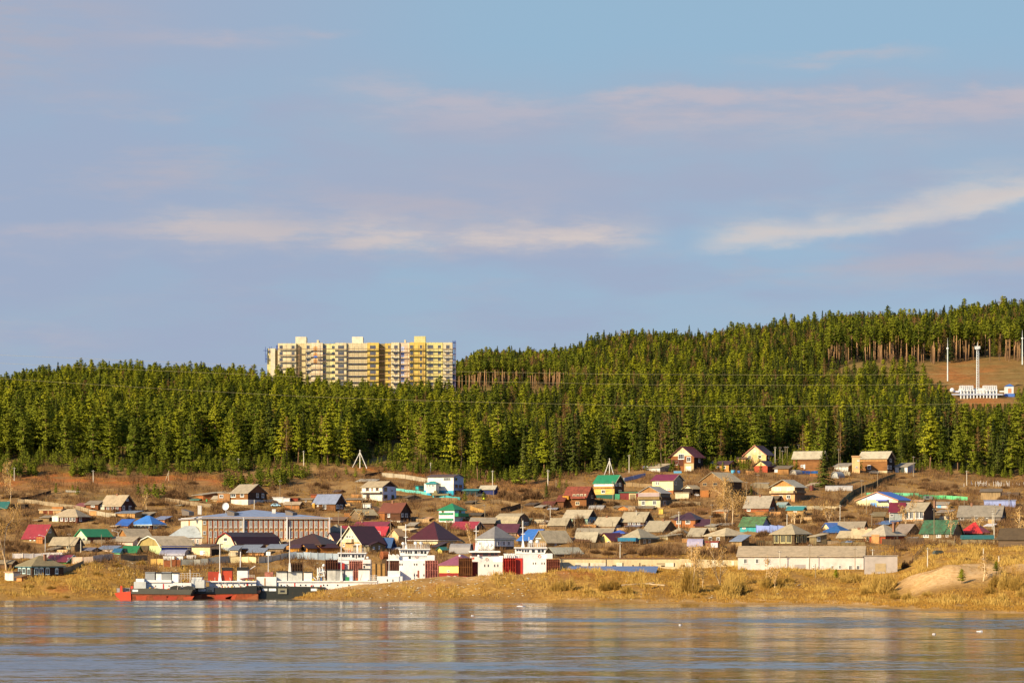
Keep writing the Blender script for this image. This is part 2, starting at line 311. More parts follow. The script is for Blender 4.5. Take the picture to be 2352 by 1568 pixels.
def build_terrain():
    nx, nd = WXg.shape; verts = np.stack([WXg, WYg, GZ], -1).reshape(-1, 3)
    i, j = np.meshgrid(np.arange(nx - 1), np.arange(nd - 1), indexing='ij'); a = (i * nd + j).ravel(); quads = np.stack([a, a + nd, a + nd + 1, a + 1], 1)
    px = np.broadcast_to(GX[:, None], WXg.shape); D = WYg
    def blob(px0, d0, rx, rd, p=1.0): return np.exp(-(((px - px0) / rx) ** 2 + ((D - d0) / rd) ** 2) ** p)
    s = lambda x, a, b: np.clip((x - a) / (b - a), 0, 1)
    n1, n2, n3 = vnoise(WXg, WYg, 9, 7), vnoise(WXg, WYg, 3.5, 8), vnoise(WXg, WYg, 24, 9)
    crest = s(px, 322, 350) * (1 - s(px, 545, 575)); sand = crest * np.exp(-((D - 797) / (10 + 0 * px)) ** 2)
    sand = np.maximum(sand * (.75 + n1 * 1.6) * (1 - .7 * s(px, 470, 520)), s(px, 893, 925) * (1 - s(px, 996, 1006)) * np.exp(-np.clip((D - 729) / 19, -2, 2) ** 4) * (1.0 + n1 * 1.3 + n2 * .8))
    sand = np.maximum(sand, s(px, 1004, 1014) * np.exp(-((D - 730) / 9) ** 2) * .9)
    beach = np.clip(1 - np.abs(GZ - .5) / .55, 0, 1) * (.55 + 1.5 * n3 + n1) * s(px, 560, 600) * 1.6
    sand = np.clip(np.maximum(sand, beach), 0, 1)
    red = np.maximum.reduce([np.exp(-((D - (1076 + 6 * np.sin(px / 23))) / 13) ** 2) * s(px, -60, 10) * (1 - s(px, 215, 265)) * (1.1 + 2.0 * n1 + n2), blob(30, 1060, 60, 15) * (.8 + 2 * n1),
        blob(440, 1096, 45, 9) * .9, blob(372, 1108, 20, 7), blob(505, 1062, 34, 16) * (.8 + 2 * n1), blob(430, 793, 55, 9) * (.35 + 2.2 * n1), blob(560, 800, 45, 10) * (.7 + 2 * n1), blob(60, 805, 14, 8) * .8, blob(968, 1400, 40, 60) * (.55 + n1), blob(984, 1322, 28, 16) * .9])
    green = np.maximum.reduce([np.exp(-((D - 1098) / 9) ** 2) * (1 - s(px, 200, 260)) * (.8 + 2 * n1), blob(485, 1055, 9, 7), blob(100, 1010, 12, 14) * .6, s(D, 1105, 1120) * .55, blob(385, 905, 12, 7) * .5, blob(468, 905, 12, 6)])
    plough = np.maximum.reduce([blob(800, 1012, 26, 13, 2), blob(700, 985, 16, 9, 2), blob(812, 1060, 36, 14, 2) * .8, blob(633, 1075, 16, 10, 2), blob(700, 1052, 20, 10) * .8, blob(860, 1040, 30, 6) * .6])
    gold = np.clip((858 - D) / 30, 0, 1) * (.85 + n3)
    cl = lambda a: np.clip(a, 0, 1).ravel()
    m, nt, b = new_mat('dry_ground'); at = lambda n: N(nt, 'ShaderNodeAttribute', attribute_name=n).outputs['Fac']
    pos = N(nt, 'ShaderNodeNewGeometry').outputs['Position']
    def noise(scale, detail=6, rough=.65):
        n = N(nt, 'ShaderNodeTexNoise', i_Scale=scale, i_Detail=detail, i_Roughness=rough); nt.links.new(pos, n.inputs['Vector']); return n.outputs['Fac']
    n_big, n_mid, n_fine = noise(.035), noise(.16), noise(.8)
    soil = ramp(nt, n_mid, [(.3, (0.109, 0.061, 0.026)), (.45, (0.218, 0.124, 0.049)), (.58, (0.333, 0.198, 0.079)), (.72, (0.448, 0.294, 0.128))])
    soil = mixc(nt, ramp(nt, n_fine, [(.42, 0.0), (.7, .75)]), soil, (0.154, 0.084, 0.036))
    gold_c = ramp(nt, n_fine, [(.28, (0.205, 0.109, 0.023)), (.46, (0.422, 0.243, 0.054)), (.6, (0.589, 0.358, 0.083)), (.75, (0.717, 0.461, 0.141))])
    patch = ramp(nt, noise(.07, 5, .7), [(.36, 0.0), (.5, .35), (.64, 1.0)])
    soil = mixc(nt, math_node(nt, 'MULTIPLY', patch, .75), soil, ramp(nt, n_fine, [(.3, (.25, .16, .065)), (.55, (.42, .285, .12)), (.75, (.52, .38, .18))]))
    gold_c = mixc(nt, ramp(nt, noise(.055, 5, .7), [(.42, 0.0), (.62, .85)]), gold_c, ramp(nt, n_fine, [(.3, (.17, .095, .03)), (.7, (.32, .19, .065))]))
    gold_c = mixc(nt, ramp(nt, n_mid, [(.44, 0.0), (.62, .7)]), gold_c, (0.243, 0.134, 0.038))
    col = mixc(nt, at('gold'), soil, gold_c)
    col = mixc(nt, math_node(nt, 'MULTIPLY', at('plough'), .8), col, ramp(nt, n_fine, [(.35, (0.154, 0.070, 0.028)), (.65, (0.256, 0.128, 0.051))]))
    col = mixc(nt, math_node(nt, 'MULTIPLY', at('green'), .8), col, ramp(nt, n_fine, [(.35, (0.070, 0.077, 0.015)), (.65, (0.166, 0.154, 0.038))]))
    col = mixc(nt, math_node(nt, 'MULTIPLY', at('red'), ramp(nt, n_mid, [(.3, .45), (.55, 1.0)])), col, ramp(nt, n_fine, [(.3, (0.256, 0.079, 0.020)), (.7, (0.512, 0.186, 0.054))]))
    col = mixc(nt, at('sand'), col, ramp(nt, n_fine, [(.3, (.44, .27, .115)), (.5, (.60, .40, .19)), (.7, (.70, .52, .28))]))
    nt.links.new(col, b.inputs['Base Color']); b.inputs['Roughness'].default_value = 1; b.inputs['Specular IOR Level'].default_value = .1
    bp = N(nt, 'ShaderNodeBump', i_Strength=.6, i_Distance=.35); nt.links.new(noise(1.6, 5, .7), bp.inputs['Height']); nt.links.new(bp.outputs[0], b.inputs['Normal'])
    me = np_mesh('ground', verts, quads, [m], tint={'sand': cl(sand), 'red': cl(red), 'green': cl(green), 'plough': cl(plough), 'gold': cl(gold)})
    me.polygons.foreach_set('use_smooth', np.ones(len(quads), bool))
    tag(link(bpy.data.objects.new('ground', me)), 'brown hillside and golden dry river bank', kind='structure')

def build_water():
    m, nt, b = new_mat('river_water'); pos = N(nt, 'ShaderNodeNewGeometry').outputs['Position']
    def noise(sx, sy, detail=3, rough=.5, off=0.0):
        mp = N(nt, 'ShaderNodeMapping'); mp.inputs['Scale'].default_value = (sx, sy, 1); mp.inputs['Location'].default_value = (off, off, off); nt.links.new(pos, mp.inputs[0])
        n = N(nt, 'ShaderNodeTexNoise', i_Scale=1.0, i_Detail=detail, i_Roughness=rough); nt.links.new(mp.outputs[0], n.inputs['Vector']); return n.outputs['Fac']
    M = lambda *a, **k: math_node(nt, *a, **k)
    # wind lanes: broad ruffled lanes lying across the river, smooth water between
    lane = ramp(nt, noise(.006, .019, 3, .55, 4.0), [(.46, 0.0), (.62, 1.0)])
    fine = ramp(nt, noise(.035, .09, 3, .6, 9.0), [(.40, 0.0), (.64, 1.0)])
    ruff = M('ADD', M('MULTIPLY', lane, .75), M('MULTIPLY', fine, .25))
    # facets of the ruffled lanes lean towards the near shore: they mirror the higher, bluer sky
    st = M('ADD', M('MULTIPLY', ramp(nt, noise(.045, .10, 3, .6, 2.0), [(.44, 0.0), (.58, 1.0)]), .55), M('MULTIPLY', ramp(nt, noise(.16, .30, 3, .62, 6.0), [(.47, 0.0), (.60, 1.0)]), .6))
    st = M('ADD', st, M('MULTIPLY', ramp(nt, noise(.34, .62, 2, .65, 15.0), [(.46, 0.0), (.62, 1.0)]), .7))
    lean = M('ADD', M('MULTIPLY', M('MULTIPLY', lane, st), .050), M('ADD', M('MULTIPLY', st, .011), M('MULTIPLY', lane, .006)))
    py_ = N(nt, 'ShaderNodeSeparateXYZ'); nt.links.new(pos, py_.inputs[0]); far = N(nt, 'ShaderNodeMapRange', interpolation_type='SMOOTHSTEP'); nt.links.new(py_.outputs[1], far.inputs[0]); far.inputs[1].default_value = 520; far.inputs[2].default_value = 680
    crestw = M('MULTIPLY', M('MULTIPLY', ramp(nt, noise(.10, .42, 3, .6, 21.0), [(.56, 0.0), (.64, 1.0)]), ramp(nt, noise(.012, .03, 3, .5, 25.0), [(.42, .12), (.6, 1.0)])), .10)
    lean = M('ADD', lean, M('ADD', crestw, M('MULTIPLY', M('MULTIPLY', far.outputs[0], st), .022)))
    side = M('MULTIPLY', M('SUBTRACT', noise(.5, .4, 2, .5, 11.0), .5), .05)
    nv = nt.nodes.new('ShaderNodeCombineXYZ'); nt.links.new(side, nv.inputs[0]); nt.links.new(M('MULTIPLY', lean, -1.0), nv.inputs[1]); nv.inputs[2].default_value = 1
    nn = N(nt, 'ShaderNodeVectorMath', operation='NORMALIZE'); nt.links.new(nv.outputs[0], nn.inputs[0])
    h = M('ADD', M('MULTIPLY', noise(.5, .4, 3, .6), 1.0), M('MULTIPLY', noise(1.6, 1.2, 2, .6, 3.0), .2))
    bp = N(nt, 'ShaderNodeBump', i_Distance=1.0); nt.links.new(h, bp.inputs['Height'])
    nt.links.new(M('ADD', M('MULTIPLY', ruff, .05), .04), bp.inputs['Strength']); nt.links.new(nn.outputs[0], bp.inputs['Normal'])
    nt.links.new(bp.outputs[0], b.inputs['Normal'])
    col = mixc(nt, ruff, (.24, .165, .07), (.035, .048, .07))  # silt brown plus the bank's mirrored gold, put into smooth water's base colour
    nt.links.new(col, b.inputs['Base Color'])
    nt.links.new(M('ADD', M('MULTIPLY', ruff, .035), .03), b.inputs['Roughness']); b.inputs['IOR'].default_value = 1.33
    mb = MB(); xs = [-1600 + 100 * i for i in range(33)]; ys = [-200, 0, 150, 300, 450, 600, 750, 900, 1040]
    vs = [(x, y, 0) for y in ys for x in xs]; n = len(xs)
    mb.add(vs, [(r * n + c, r * n + c + 1, (r + 1) * n + c + 1, (r + 1) * n + c) for r in range(len(ys) - 1) for c in range(n - 1)])
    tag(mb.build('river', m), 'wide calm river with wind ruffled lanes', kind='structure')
build_terrain(); build_water()
# ------------------------------------------------------------------ vegetation
def foliage_mat(name, stops, tcol=(.03, .05, .005), rough=.9):
    m, nt, b = new_mat(name); rnd = N(nt, 'ShaderNodeObjectInfo').outputs['Random']; t = N(nt, 'ShaderNodeAttribute', attribute_name='tint').outputs['Fac']
    f = math_node(nt, 'FRACT', math_node(nt, 'ADD', t, rnd))
    f = math_node(nt, 'ABSOLUTE', math_node(nt, 'SUBTRACT', math_node(nt, 'MULTIPLY', f, 2.0), 1.0))
    geo = N(nt, 'ShaderNodeNewGeometry').outputs['Random Per Island']
    f = math_node(nt, 'ADD', math_node(nt, 'MULTIPLY', f, .82), math_node(nt, 'MULTIPLY', geo, .18))
    col = ramp(nt, f, stops); nt.links.new(col, b.inputs['Base Color']); b.inputs['Roughness'].default_value = rough; b.inputs['Specular IOR Level'].default_value = .15
    return m
NEEDLE = foliage_mat('pine_needles', [(.1, (.13, .155, .009)), (.5, (.20, .228, .011)), (.9, (.275, .285, .014))])
NEEDLE2 = foliage_mat('old_pine_needles', [(.1, (.085, .115, .010)), (.5, (.135, .165, .012)), (.9, (.19, .21, .015))])
SPRUCE = foliage_mat('spruce_needles', [(.1, (.028, .044, .010)), (.5, (.052, .072, .012)), (.9, (.09, .11, .015))])
YOUNG = foliage_mat('young_pine_needles', [(.1, (.085, .115, .010)), (.5, (.145, .175, .014)), (.9, (.20, .225, .018))])
BARE = foliage_mat('bare_larch_twigs', [(.1, (.14, .078, .03)), (.5, (.21, .12, .042)), (.9, (.28, .165, .06))])
TWIG = foliage_mat('bare_bush_twigs', [(.1, (.11, .062, .03)), (.5, (.18, .105, .05)), (.9, (.26, .16, .075))])
WILLOW = foliage_mat('golden_willow_twigs', [(.1, (.27, .17, .04)), (.5, (.40, .26, .06)), (.9, (.52, .36, .10))])
GRASS = foliage_mat('dry_grass_blades', [(.1, (.25, .14, .028)), (.5, (.42, .25, .05)), (.9, (.58, .38, .10))])
BIRCHTWIG = foliage_mat('birch_twigs', [(.1, (.34, .21, .07)), (.5, (.46, .30, .11)), (.9, (.58, .40, .17))])
def trunk_mat(name, lo, hi, z0=.25, z1=.6):
    m, nt, b = new_mat(name); tc = N(nt, 'ShaderNodeTexCoord').outputs['Object']
    n = N(nt, 'ShaderNodeTexNoise', i_Scale=3.0, i_Detail=3); nt.links.new(tc, n.inputs['Vector'])
    hgt = N(nt, 'ShaderNodeAttribute', attribute_name='tint').outputs['Fac']
    c = mixc(nt, ramp(nt, hgt, [(z0, 0.0), (z1, 1.0)]), lo, hi); c = mixc(nt, ramp(nt, n.outputs['Fac'], [(.4, 0.0), (.7, .6)]), c, tuple(x * (.45 if lo[0] < .5 else .72) for x in lo))
    nt.links.new(c, b.inputs['Base Color']); b.inputs['Roughness'].default_value = .95; return m
PBARK = trunk_mat('pine_bark', (.21, .125, .065), (.50, .31, .15), .12, .40)
GBARK = trunk_mat('grey_bark', (.16, .12, .08), (.24, .18, .11))
WBARK = trunk_mat('birch_bark', (.72, .56, .34), (.72, .56, .34))

def quads_from(c, n, size, rng, elong=1.0, along=None):
    """needle sprays: centres c, normals n, sizes (long axis towards 'along') -> verts, quads"""
    k = len(c); n = n / (np.linalg.norm(n, axis=1, keepdims=True) + 1e-9)
    t = rng.normal(size=(k, 3)) if along is None else along + rng.normal(0, .35, (k, 3)); t -= (t * n).sum(1, keepdims=True) * n; t /= np.linalg.norm(t, axis=1, keepdims=True) + 1e-9; u = np.cross(n, t)
    s = size[:, None]; j = lambda: rng.uniform(.55, 1.15, (k, 1))
    v = np.stack([c + t * s * j() * elong, c + u * s * j(), c - t * s * j() * elong, c - u * s * j()], 1).reshape(-1, 3)
    return v, np.arange(k * 4).reshape(-1, 4)
def crown_mesh_data(kind, H, seed):
    """needle sprays of one tree: whorls of boughs round the stem"""
    rng = np.random.default_rng(seed); C, Nn, S, A = [], [], [], []
    if kind == 'pine':       z0, rad, nw, nb, nc = rng.uniform(.10, .30), .235 * H * rng.uniform(.85, 1.15), 18, 8, 21
    elif kind == 'tall':     z0, rad, nw, nb, nc = rng.uniform(.54, .62), .105 * H, 11, 6, 13
    elif kind == 'spruce':   z0, rad, nw, nb, nc = rng.uniform(.04, .10), .17 * H * rng.uniform(.85, 1.15), 26, 8, 9
    elif kind == 'young':    z0, rad, nw, nb, nc = .04, .27 * H, 11, 7, 8
    else:                    z0, rad, nw, nb, nc = rng.uniform(.25, .4), .135 * H, 14, 7, 9
    for w in range(nw):
        t = min(max((w + rng.uniform(-.25, .25)) / (nw - .4), 0), 1); z = (z0 + (1 - z0) * t) * H
        if kind == 'spruce': r = rad * (1 - t) ** .95 + .10
        elif kind == 'young': r = rad * (1 - t * .95) ** .8
        elif kind == 'tall': r = rad * math.sin(math.pi * (.18 + .80 * t)) ** .7 + .1
        elif kind == 'bare': r = rad * math.sin(math.pi * (.22 + .76 * t)) ** .8 + .1
        else: r = rad * min(1, (t + .22) / .32) * (1 - t) ** .56 * 1.0 + .06
        a0 = rng.uniform(0, 6.28)
        for b in range(nb):
            if rng.random() < (.20 if kind != 'spruce' else .06): continue
            a = a0 + 6.283 * b / nb + rng.uniform(-.35, .35); rr = r * rng.uniform(.68, 1.18); zb = z + rng.normal(0, .012 * H)
            lift = {'pine': .16, 'tall': .3, 'spruce': -.25, 'young': .55, 'bare': .5}[kind] * rng.uniform(.4, 1.4); out = np.array([math.cos(a), math.sin(a), 0.0])
            for c in range(nc):
                q = ((c + .9) / nc) ** .75 * rng.uniform(.88, 1.08); side = rng.normal(0, .17 * rr * q + .04); up = abs(rng.normal(0, .045 * rr + .05)) * 1.6
                C.append((out[0] * rr * q - out[1] * side, out[1] * rr * q + out[0] * side, zb + rr * q * lift + up * (1 if kind != 'spruce' else .4)))
                Nn.append(out * .62 + np.array([0, 0, .6]) + rng.normal(0, .42, 3)); A.append(out * (1 if kind != 'bare' else .7) + np.array([0, 0, lift * 1.5]))
                S.append((.0125 if kind != 'young' else .024) * H * rng.uniform(.55, 1.4) * (1.25 - .3 * q) * (1.15 - .45 * t))
    for i in range(9):        # leader
        C.append((rng.normal(0, .04), rng.normal(0, .04), H * (1.02 - .011 * i))); Nn.append(np.array([rng.normal(), rng.normal(), .2])); A.append(np.array([0, 0, 1.0])); S.append(.005 * H * (1 + .3 * i))
    C, Nn, S, A = map(np.array, (C, Nn, S, A)); rad_ = C * np.array([1, 1, 0]); rad_ /= np.linalg.norm(rad_, axis=1, keepdims=True) + .15; SN = rad_ + np.array([0, 0, .30]) + rng.normal(0, .16, C.shape); SN /= np.linalg.norm(SN, axis=1, keepdims=True)
    Nn = np.where(((Nn * SN).sum(1) < 0)[:, None], -Nn, Nn)
    v, q = quads_from(C, Nn, S * (.40 if kind == 'bare' else 1), rng, 4.0 if kind == 'bare' else 1.55, A)
    return v, q, np.repeat(rng.uniform(0, .35) + rng.uniform(-.05, .05, len(C)), 4), np.repeat(SN, 4, 0)
def trunk_data(H, r, n=5, lean=0.0, top=.96, seed=0):
    rng = np.random.default_rng(seed); zs = np.array([-.6, 0, .3 * H, .62 * H, top * H]); rs = np.array([r * 1.25, r * 1.1, r * .85, r * .55, r * .1]); V = []; T = []
    off = np.cumsum(rng.normal(0, .006 * H, (5, 2)), 0); off[:2] = 0
    for z, rr, o in zip(zs, rs, off):
        for i in range(n): V.append((o[0] + rr * math.cos(6.283 * i / n), o[1] + rr * math.sin(6.283 * i / n), z)); T.append(max(z, 0) / H)
    Q = [(k * n + i, k * n + (i + 1) % n, (k + 1) * n + (i + 1) % n, (k + 1) * n + i) for k in range(4) for i in range(n)]
    return np.array(V), np.array(Q), np.array(T)
PROTO = {}; NPROTO = {'pine': 9, 'spruce': 6, 'bare': 5, 'tall': 6}
def tree_proto(kind, i):
    if (kind, i) not in PROTO:
        H = 20.0; v, q, t, z0 = crown_mesh_data(kind, H, {'pine': 3, 'tall': 131, 'spruce': 257, 'bare': 389, 'young': 521}[kind] + i * 13)
        cm = {'pine': NEEDLE2 if i % 3 == 2 else NEEDLE, 'tall': NEEDLE2, 'spruce': SPRUCE, 'bare': BARE, 'young': YOUNG}[kind]
        tv, tq, tt = trunk_data(H, {'young': .15, 'tall': .27}.get(kind, .23), 7, seed=i)
        cme = np_mesh(kind + '_crown', v, q, [cm], tint={'tint': t}); cme.normals_split_custom_set_from_vertices([tuple(n) for n in z0])   # soft boughs: rounded shading normals
        PROTO[kind, i] = (np_mesh(kind + '_trunk', tv, tq, [PBARK if kind in ('pine', 'tall') else GBARK], tint={'tint': tt}), cme)
    return PROTO[kind, i]
def put_tree(kind, i, x, y, z, H, rz, label, group, name='pine_tree', cat='tree', wide=1.0):
    tm, cm = tree_proto(kind, i); e = empty(name, (x, y, z), rz); s = H / 20.0; e.scale = (s * wide, s * wide, s)
    a = bpy.data.objects.new('trunk', tm); link(a, e); b = bpy.data.objects.new('crown', cm); link(b, e)
    return tag(e, label, cat, group)

SRC = {}
EDGE = ([-440, -10, 20, 60, 110, 150, 200, 240, 270, 300, 330, 360, 400, 440, 470, 500, 530, 560, 590, 640, 680, 720, 760, 800, 850, 890, 920, 960, 1000, 1030, 1468],
        [1112, 1112, 1108, 1112, 1098, 1110, 1102, 1112, 1108, 1118, 1112, 1120, 1110, 1104, 1088, 1082, 1080, 1088, 1098, 1100, 1098, 1096, 1092, 1092, 1098, 1106, 1106, 1100, 1096, 1098, 1098])
def edge(px): return float(np.interp(px, *EDGE))
KINDW = {'pine_tree': 'pine', 'spruce_tree': 'spruce', 'larch_tree': 'bare larch'}
def build_forest():
    cand = []; rng = np.random.default_rng(21)
    for Y in np.arange(1078, 1850, 4.2):
        st = 5.2 if Y < 1160 else 4.7; x0, x1 = wx(-150, Y), wx(1180, Y)
        for X in np.arange(x0, x1, st):
            x, y = X + rng.uniform(-2.5, 2.5), Y + rng.uniform(-2.5, 2.5); px = CX + x * F / y; d = y - edge(px)
            if d < 0: continue
            if d < 26 and rng.random() < .45: continue
            nv = math.sin(x * .11 + 1) * math.sin(y * .07) + math.sin(x * .043) * .8
            if d < 70 and nv < -.75: continue
            gap = math.sin(x * .137 + y * .031 + 2) * math.sin(y * .083 - x * .052) + .6 * math.sin(x * .29 - y * .11) * math.sin(y * .21 + x * .07)
            if gap < -.74 and y < 1500: continue
            if d < 70 and (gap < -.42 or rng.random() < .10): continue
            if 255 < px < 466 and 1366 < y < 1470: continue                       # building site
            if 925 < px < 1050 and 1318 < y < 1446 - abs(px - 975) * .15: continue         # clearing with the masts
            if 996 < px < 1060 and 1290 < y < 1330: continue
            if px > 826 and (1378 if px < 930 else 1342) < y < 1438: continue
            if 452 < px < 566 and 1376 < y < 1446: continue
            if px > 800 and 1342 < y < 1378 and rng.random() < .25: continue
            if y > (1480 if px < 440 else 1800): continue
            right = px > 455
            u = rng.random(); belt = (px > 828 and 1436 < y < 1475) or (448 < px < 600 and 1446 < y < 1490)
            young = (px > 800 and 1250 < y < 1342) or (px < 440 and y > 1290)
            if belt: kind = 'tall' if u < .86 else ('bare' if u < .95 else 'spruce')
            elif right and y > 1480: kind = 'pine' if u < .42 else ('bare' if u < .68 else 'spruce')
            elif right: kind = 'pine' if u < .60 else ('bare' if u < .72 else 'spruce')
            else: kind = 'pine' if u < .91 else ('spruce' if u < .96 else 'bare')
            H = {'pine': 16.3, 'tall': 22, 'spruce': 16.5, 'bare': 15}[kind] * rng.uniform(.78, 1.12) * (1.0 if d < 50 else .86) * (.97 + .16 * gap)
            if d < 60: H *= 1.16
            if belt and px < 620: H *= .74
            if px > 800 and 1325 < y < 1380: H *= .96
            if 452 < px < 566 and 1325 < y < 1380: H *= 1.05
            if young: H *= .9
            if 928 < px < 1017 and y < 1335:
                lim = float(np.interp(px, [928, 936, 950, 958], [362, 369, 392, 403])); H = min(H, (HY - lim) * y / F + CH - float(ground(x, y)))
                if H < 9: continue
            if y > 1560: H *= rng.uniform(.8, 1.12)
            if px < 440 and y > 1330: H *= .95
            cand.append((x, y, float(ground(x, y)), H, kind, px, d))
    cand.sort(key=lambda c: c[6])
    solo = {'pine': 235, 'spruce': 95, 'bare': 48, 'tall': 0}; cnt = dict.fromkeys(solo, 0); belt_n = 0; rest = []; src = {}
    for n, (x, y, z, H, kind, px, d) in enumerate(cand):
        i = n % NPROTO[kind]
        if kind == 'pine' and d < 90 and i not in (2, 5, 8) and n % 3: i = (2, 5, 8)[n % 3]      # old olive pines in the front rows
        near_belt = kind == 'tall' and px > 830 and y < 1462 and belt_n < 62 and -6 < px < 1030
        if near_belt or (-6 < px < 1030 and cnt[kind] < solo[kind] and d < 110):
            cnt[kind] += 1; belt_n += near_belt
            name = {'pine': 'pine_tree', 'tall': 'pine_tree', 'spruce': 'spruce_tree', 'bare': 'larch_tree'}[kind]; py = HY - (z - CH) * F / y
            look = {'pine': 'green pine with orange upper trunk', 'spruce': 'narrow dark spruce', 'bare': 'leafless brown larch', 'tall': ''}[kind]
            if near_belt: lab = 'tall bare trunked pine in the stand above the cleared slope with masts'; grp = 'tall pines above the cleared slope'
            elif d < 30: lab = auto_label({'pine': 'pine at the forest edge', 'spruce': 'narrow dark spruce at the forest edge', 'bare': 'leafless larch at the forest edge'}[kind], px, py - 8); grp = f'{KINDW[name]} trees along the forest edge'
            else: lab = f'{look} inside the dense hillside forest behind its front row'; grp = f'{KINDW[name]} trees inside the forest'
            e = put_tree(kind, i, x, y, z, H, rng.uniform(0, 6.28), lab, grp, name, wide=rng.uniform(.95, 1.2)); src.setdefault((kind, i), e); continue
        rest.append((x, y, z, H / 20.0, rng.uniform(0, 6.28), kind, i))
    src.update(SRC)
    for _ in range(2600):
        px = rng.uniform(-150, 1170); y = edge(px) + rng.uniform(-9, 46); x = wx(px, y); rest.append((x, y, float(ground(x, y)), rng.uniform(1.6, 5.2) * (1.25 if px < 300 else 1) / 20.0, rng.uniform(0, 6.28), 'young', int(rng.integers(0, 5))))
    # the rest of the wood is one object: points that carry copies of the trees above
    keys = sorted(src); idx = {k: n for n, k in enumerate(keys)}; rest = [r for r in rest if (r[5], r[6]) in idx]
    me = bpy.data.meshes.new('forest'); me.vertices.add(len(rest)); me.vertices.foreach_set('co', np.array([r[:3] for r in rest], np.float32).ravel())
    for nm, typ, val in (('size', 'FLOAT', [r[3] for r in rest]), ('turn', 'FLOAT', [r[4] for r in rest]), ('sort', 'INT', [idx[r[5], r[6]] for r in rest])):
        a = me.attributes.new(nm, typ, 'POINT'); a.data.foreach_set('value', np.array(val, np.float32 if typ == 'FLOAT' else np.int32))
    fo = link(bpy.data.objects.new('forest', me)); tag(fo, 'mixed pine forest covering the hills behind the front rows', 'forest', kind='stuff')
    ng = bpy.data.node_groups.new('forest_trees', 'GeometryNodeTree'); ng.interface.new_socket('Geometry', in_out='INPUT', socket_type='NodeSocketGeometry'); ng.interface.new_socket('Geometry', in_out='OUTPUT', socket_type='NodeSocketGeometry')
    nn = ng.nodes; L = ng.links; gi, go = nn.new('NodeGroupInput'), nn.new('NodeGroupOutput'); allj = nn.new('GeometryNodeJoinGeometry')
    for k in reversed(keys):
        jn = nn.new('GeometryNodeJoinGeometry')
        for ch in src[k].children:
            oi = nn.new('GeometryNodeObjectInfo'); oi.inputs['Object'].default_value = ch; L.new(oi.outputs['Geometry'], jn.inputs[0])
        g2 = nn.new('GeometryNodeGeometryToInstance'); L.new(jn.outputs[0], g2.inputs[0]); L.new(g2.outputs[0], allj.inputs[0])
    def attr(nm, typ):
        a = nn.new('GeometryNodeInputNamedAttribute'); a.data_type = typ; a.inputs[0].default_value = nm; return a.outputs[0]
    ip = nn.new('GeometryNodeInstanceOnPoints'); L.new(gi.outputs[0], ip.inputs['Points']); L.new(allj.outputs[0], ip.inputs['Instance']); ip.inputs['Pick Instance'].default_value = True
    L.new(attr('sort', 'INT'), ip.inputs['Instance Index']); cx = nn.new('ShaderNodeCombineXYZ'); L.new(attr('turn', 'FLOAT'), cx.inputs[2]); L.new(cx.outputs[0], ip.inputs['Rotation'])
    cs = nn.new('ShaderNodeCombineXYZ'); sz = attr('size', 'FLOAT'); wd = nn.new('ShaderNodeMath'); wd.operation = 'MULTIPLY'; wd.inputs[1].default_value = 1.14; L.new(sz, wd.inputs[0])
    L.new(wd.outputs[0], cs.inputs[0]); L.new(wd.outputs[0], cs.inputs[1]); L.new(sz, cs.inputs[2]); L.new(cs.outputs[0], ip.inputs['Scale']); L.new(ip.outputs[0], go.inputs[0])
    md = fo.modifiers.new('trees', 'NODES'); md.node_group = ng
    print('forest', len(cand), cnt, len(rest), len(keys))

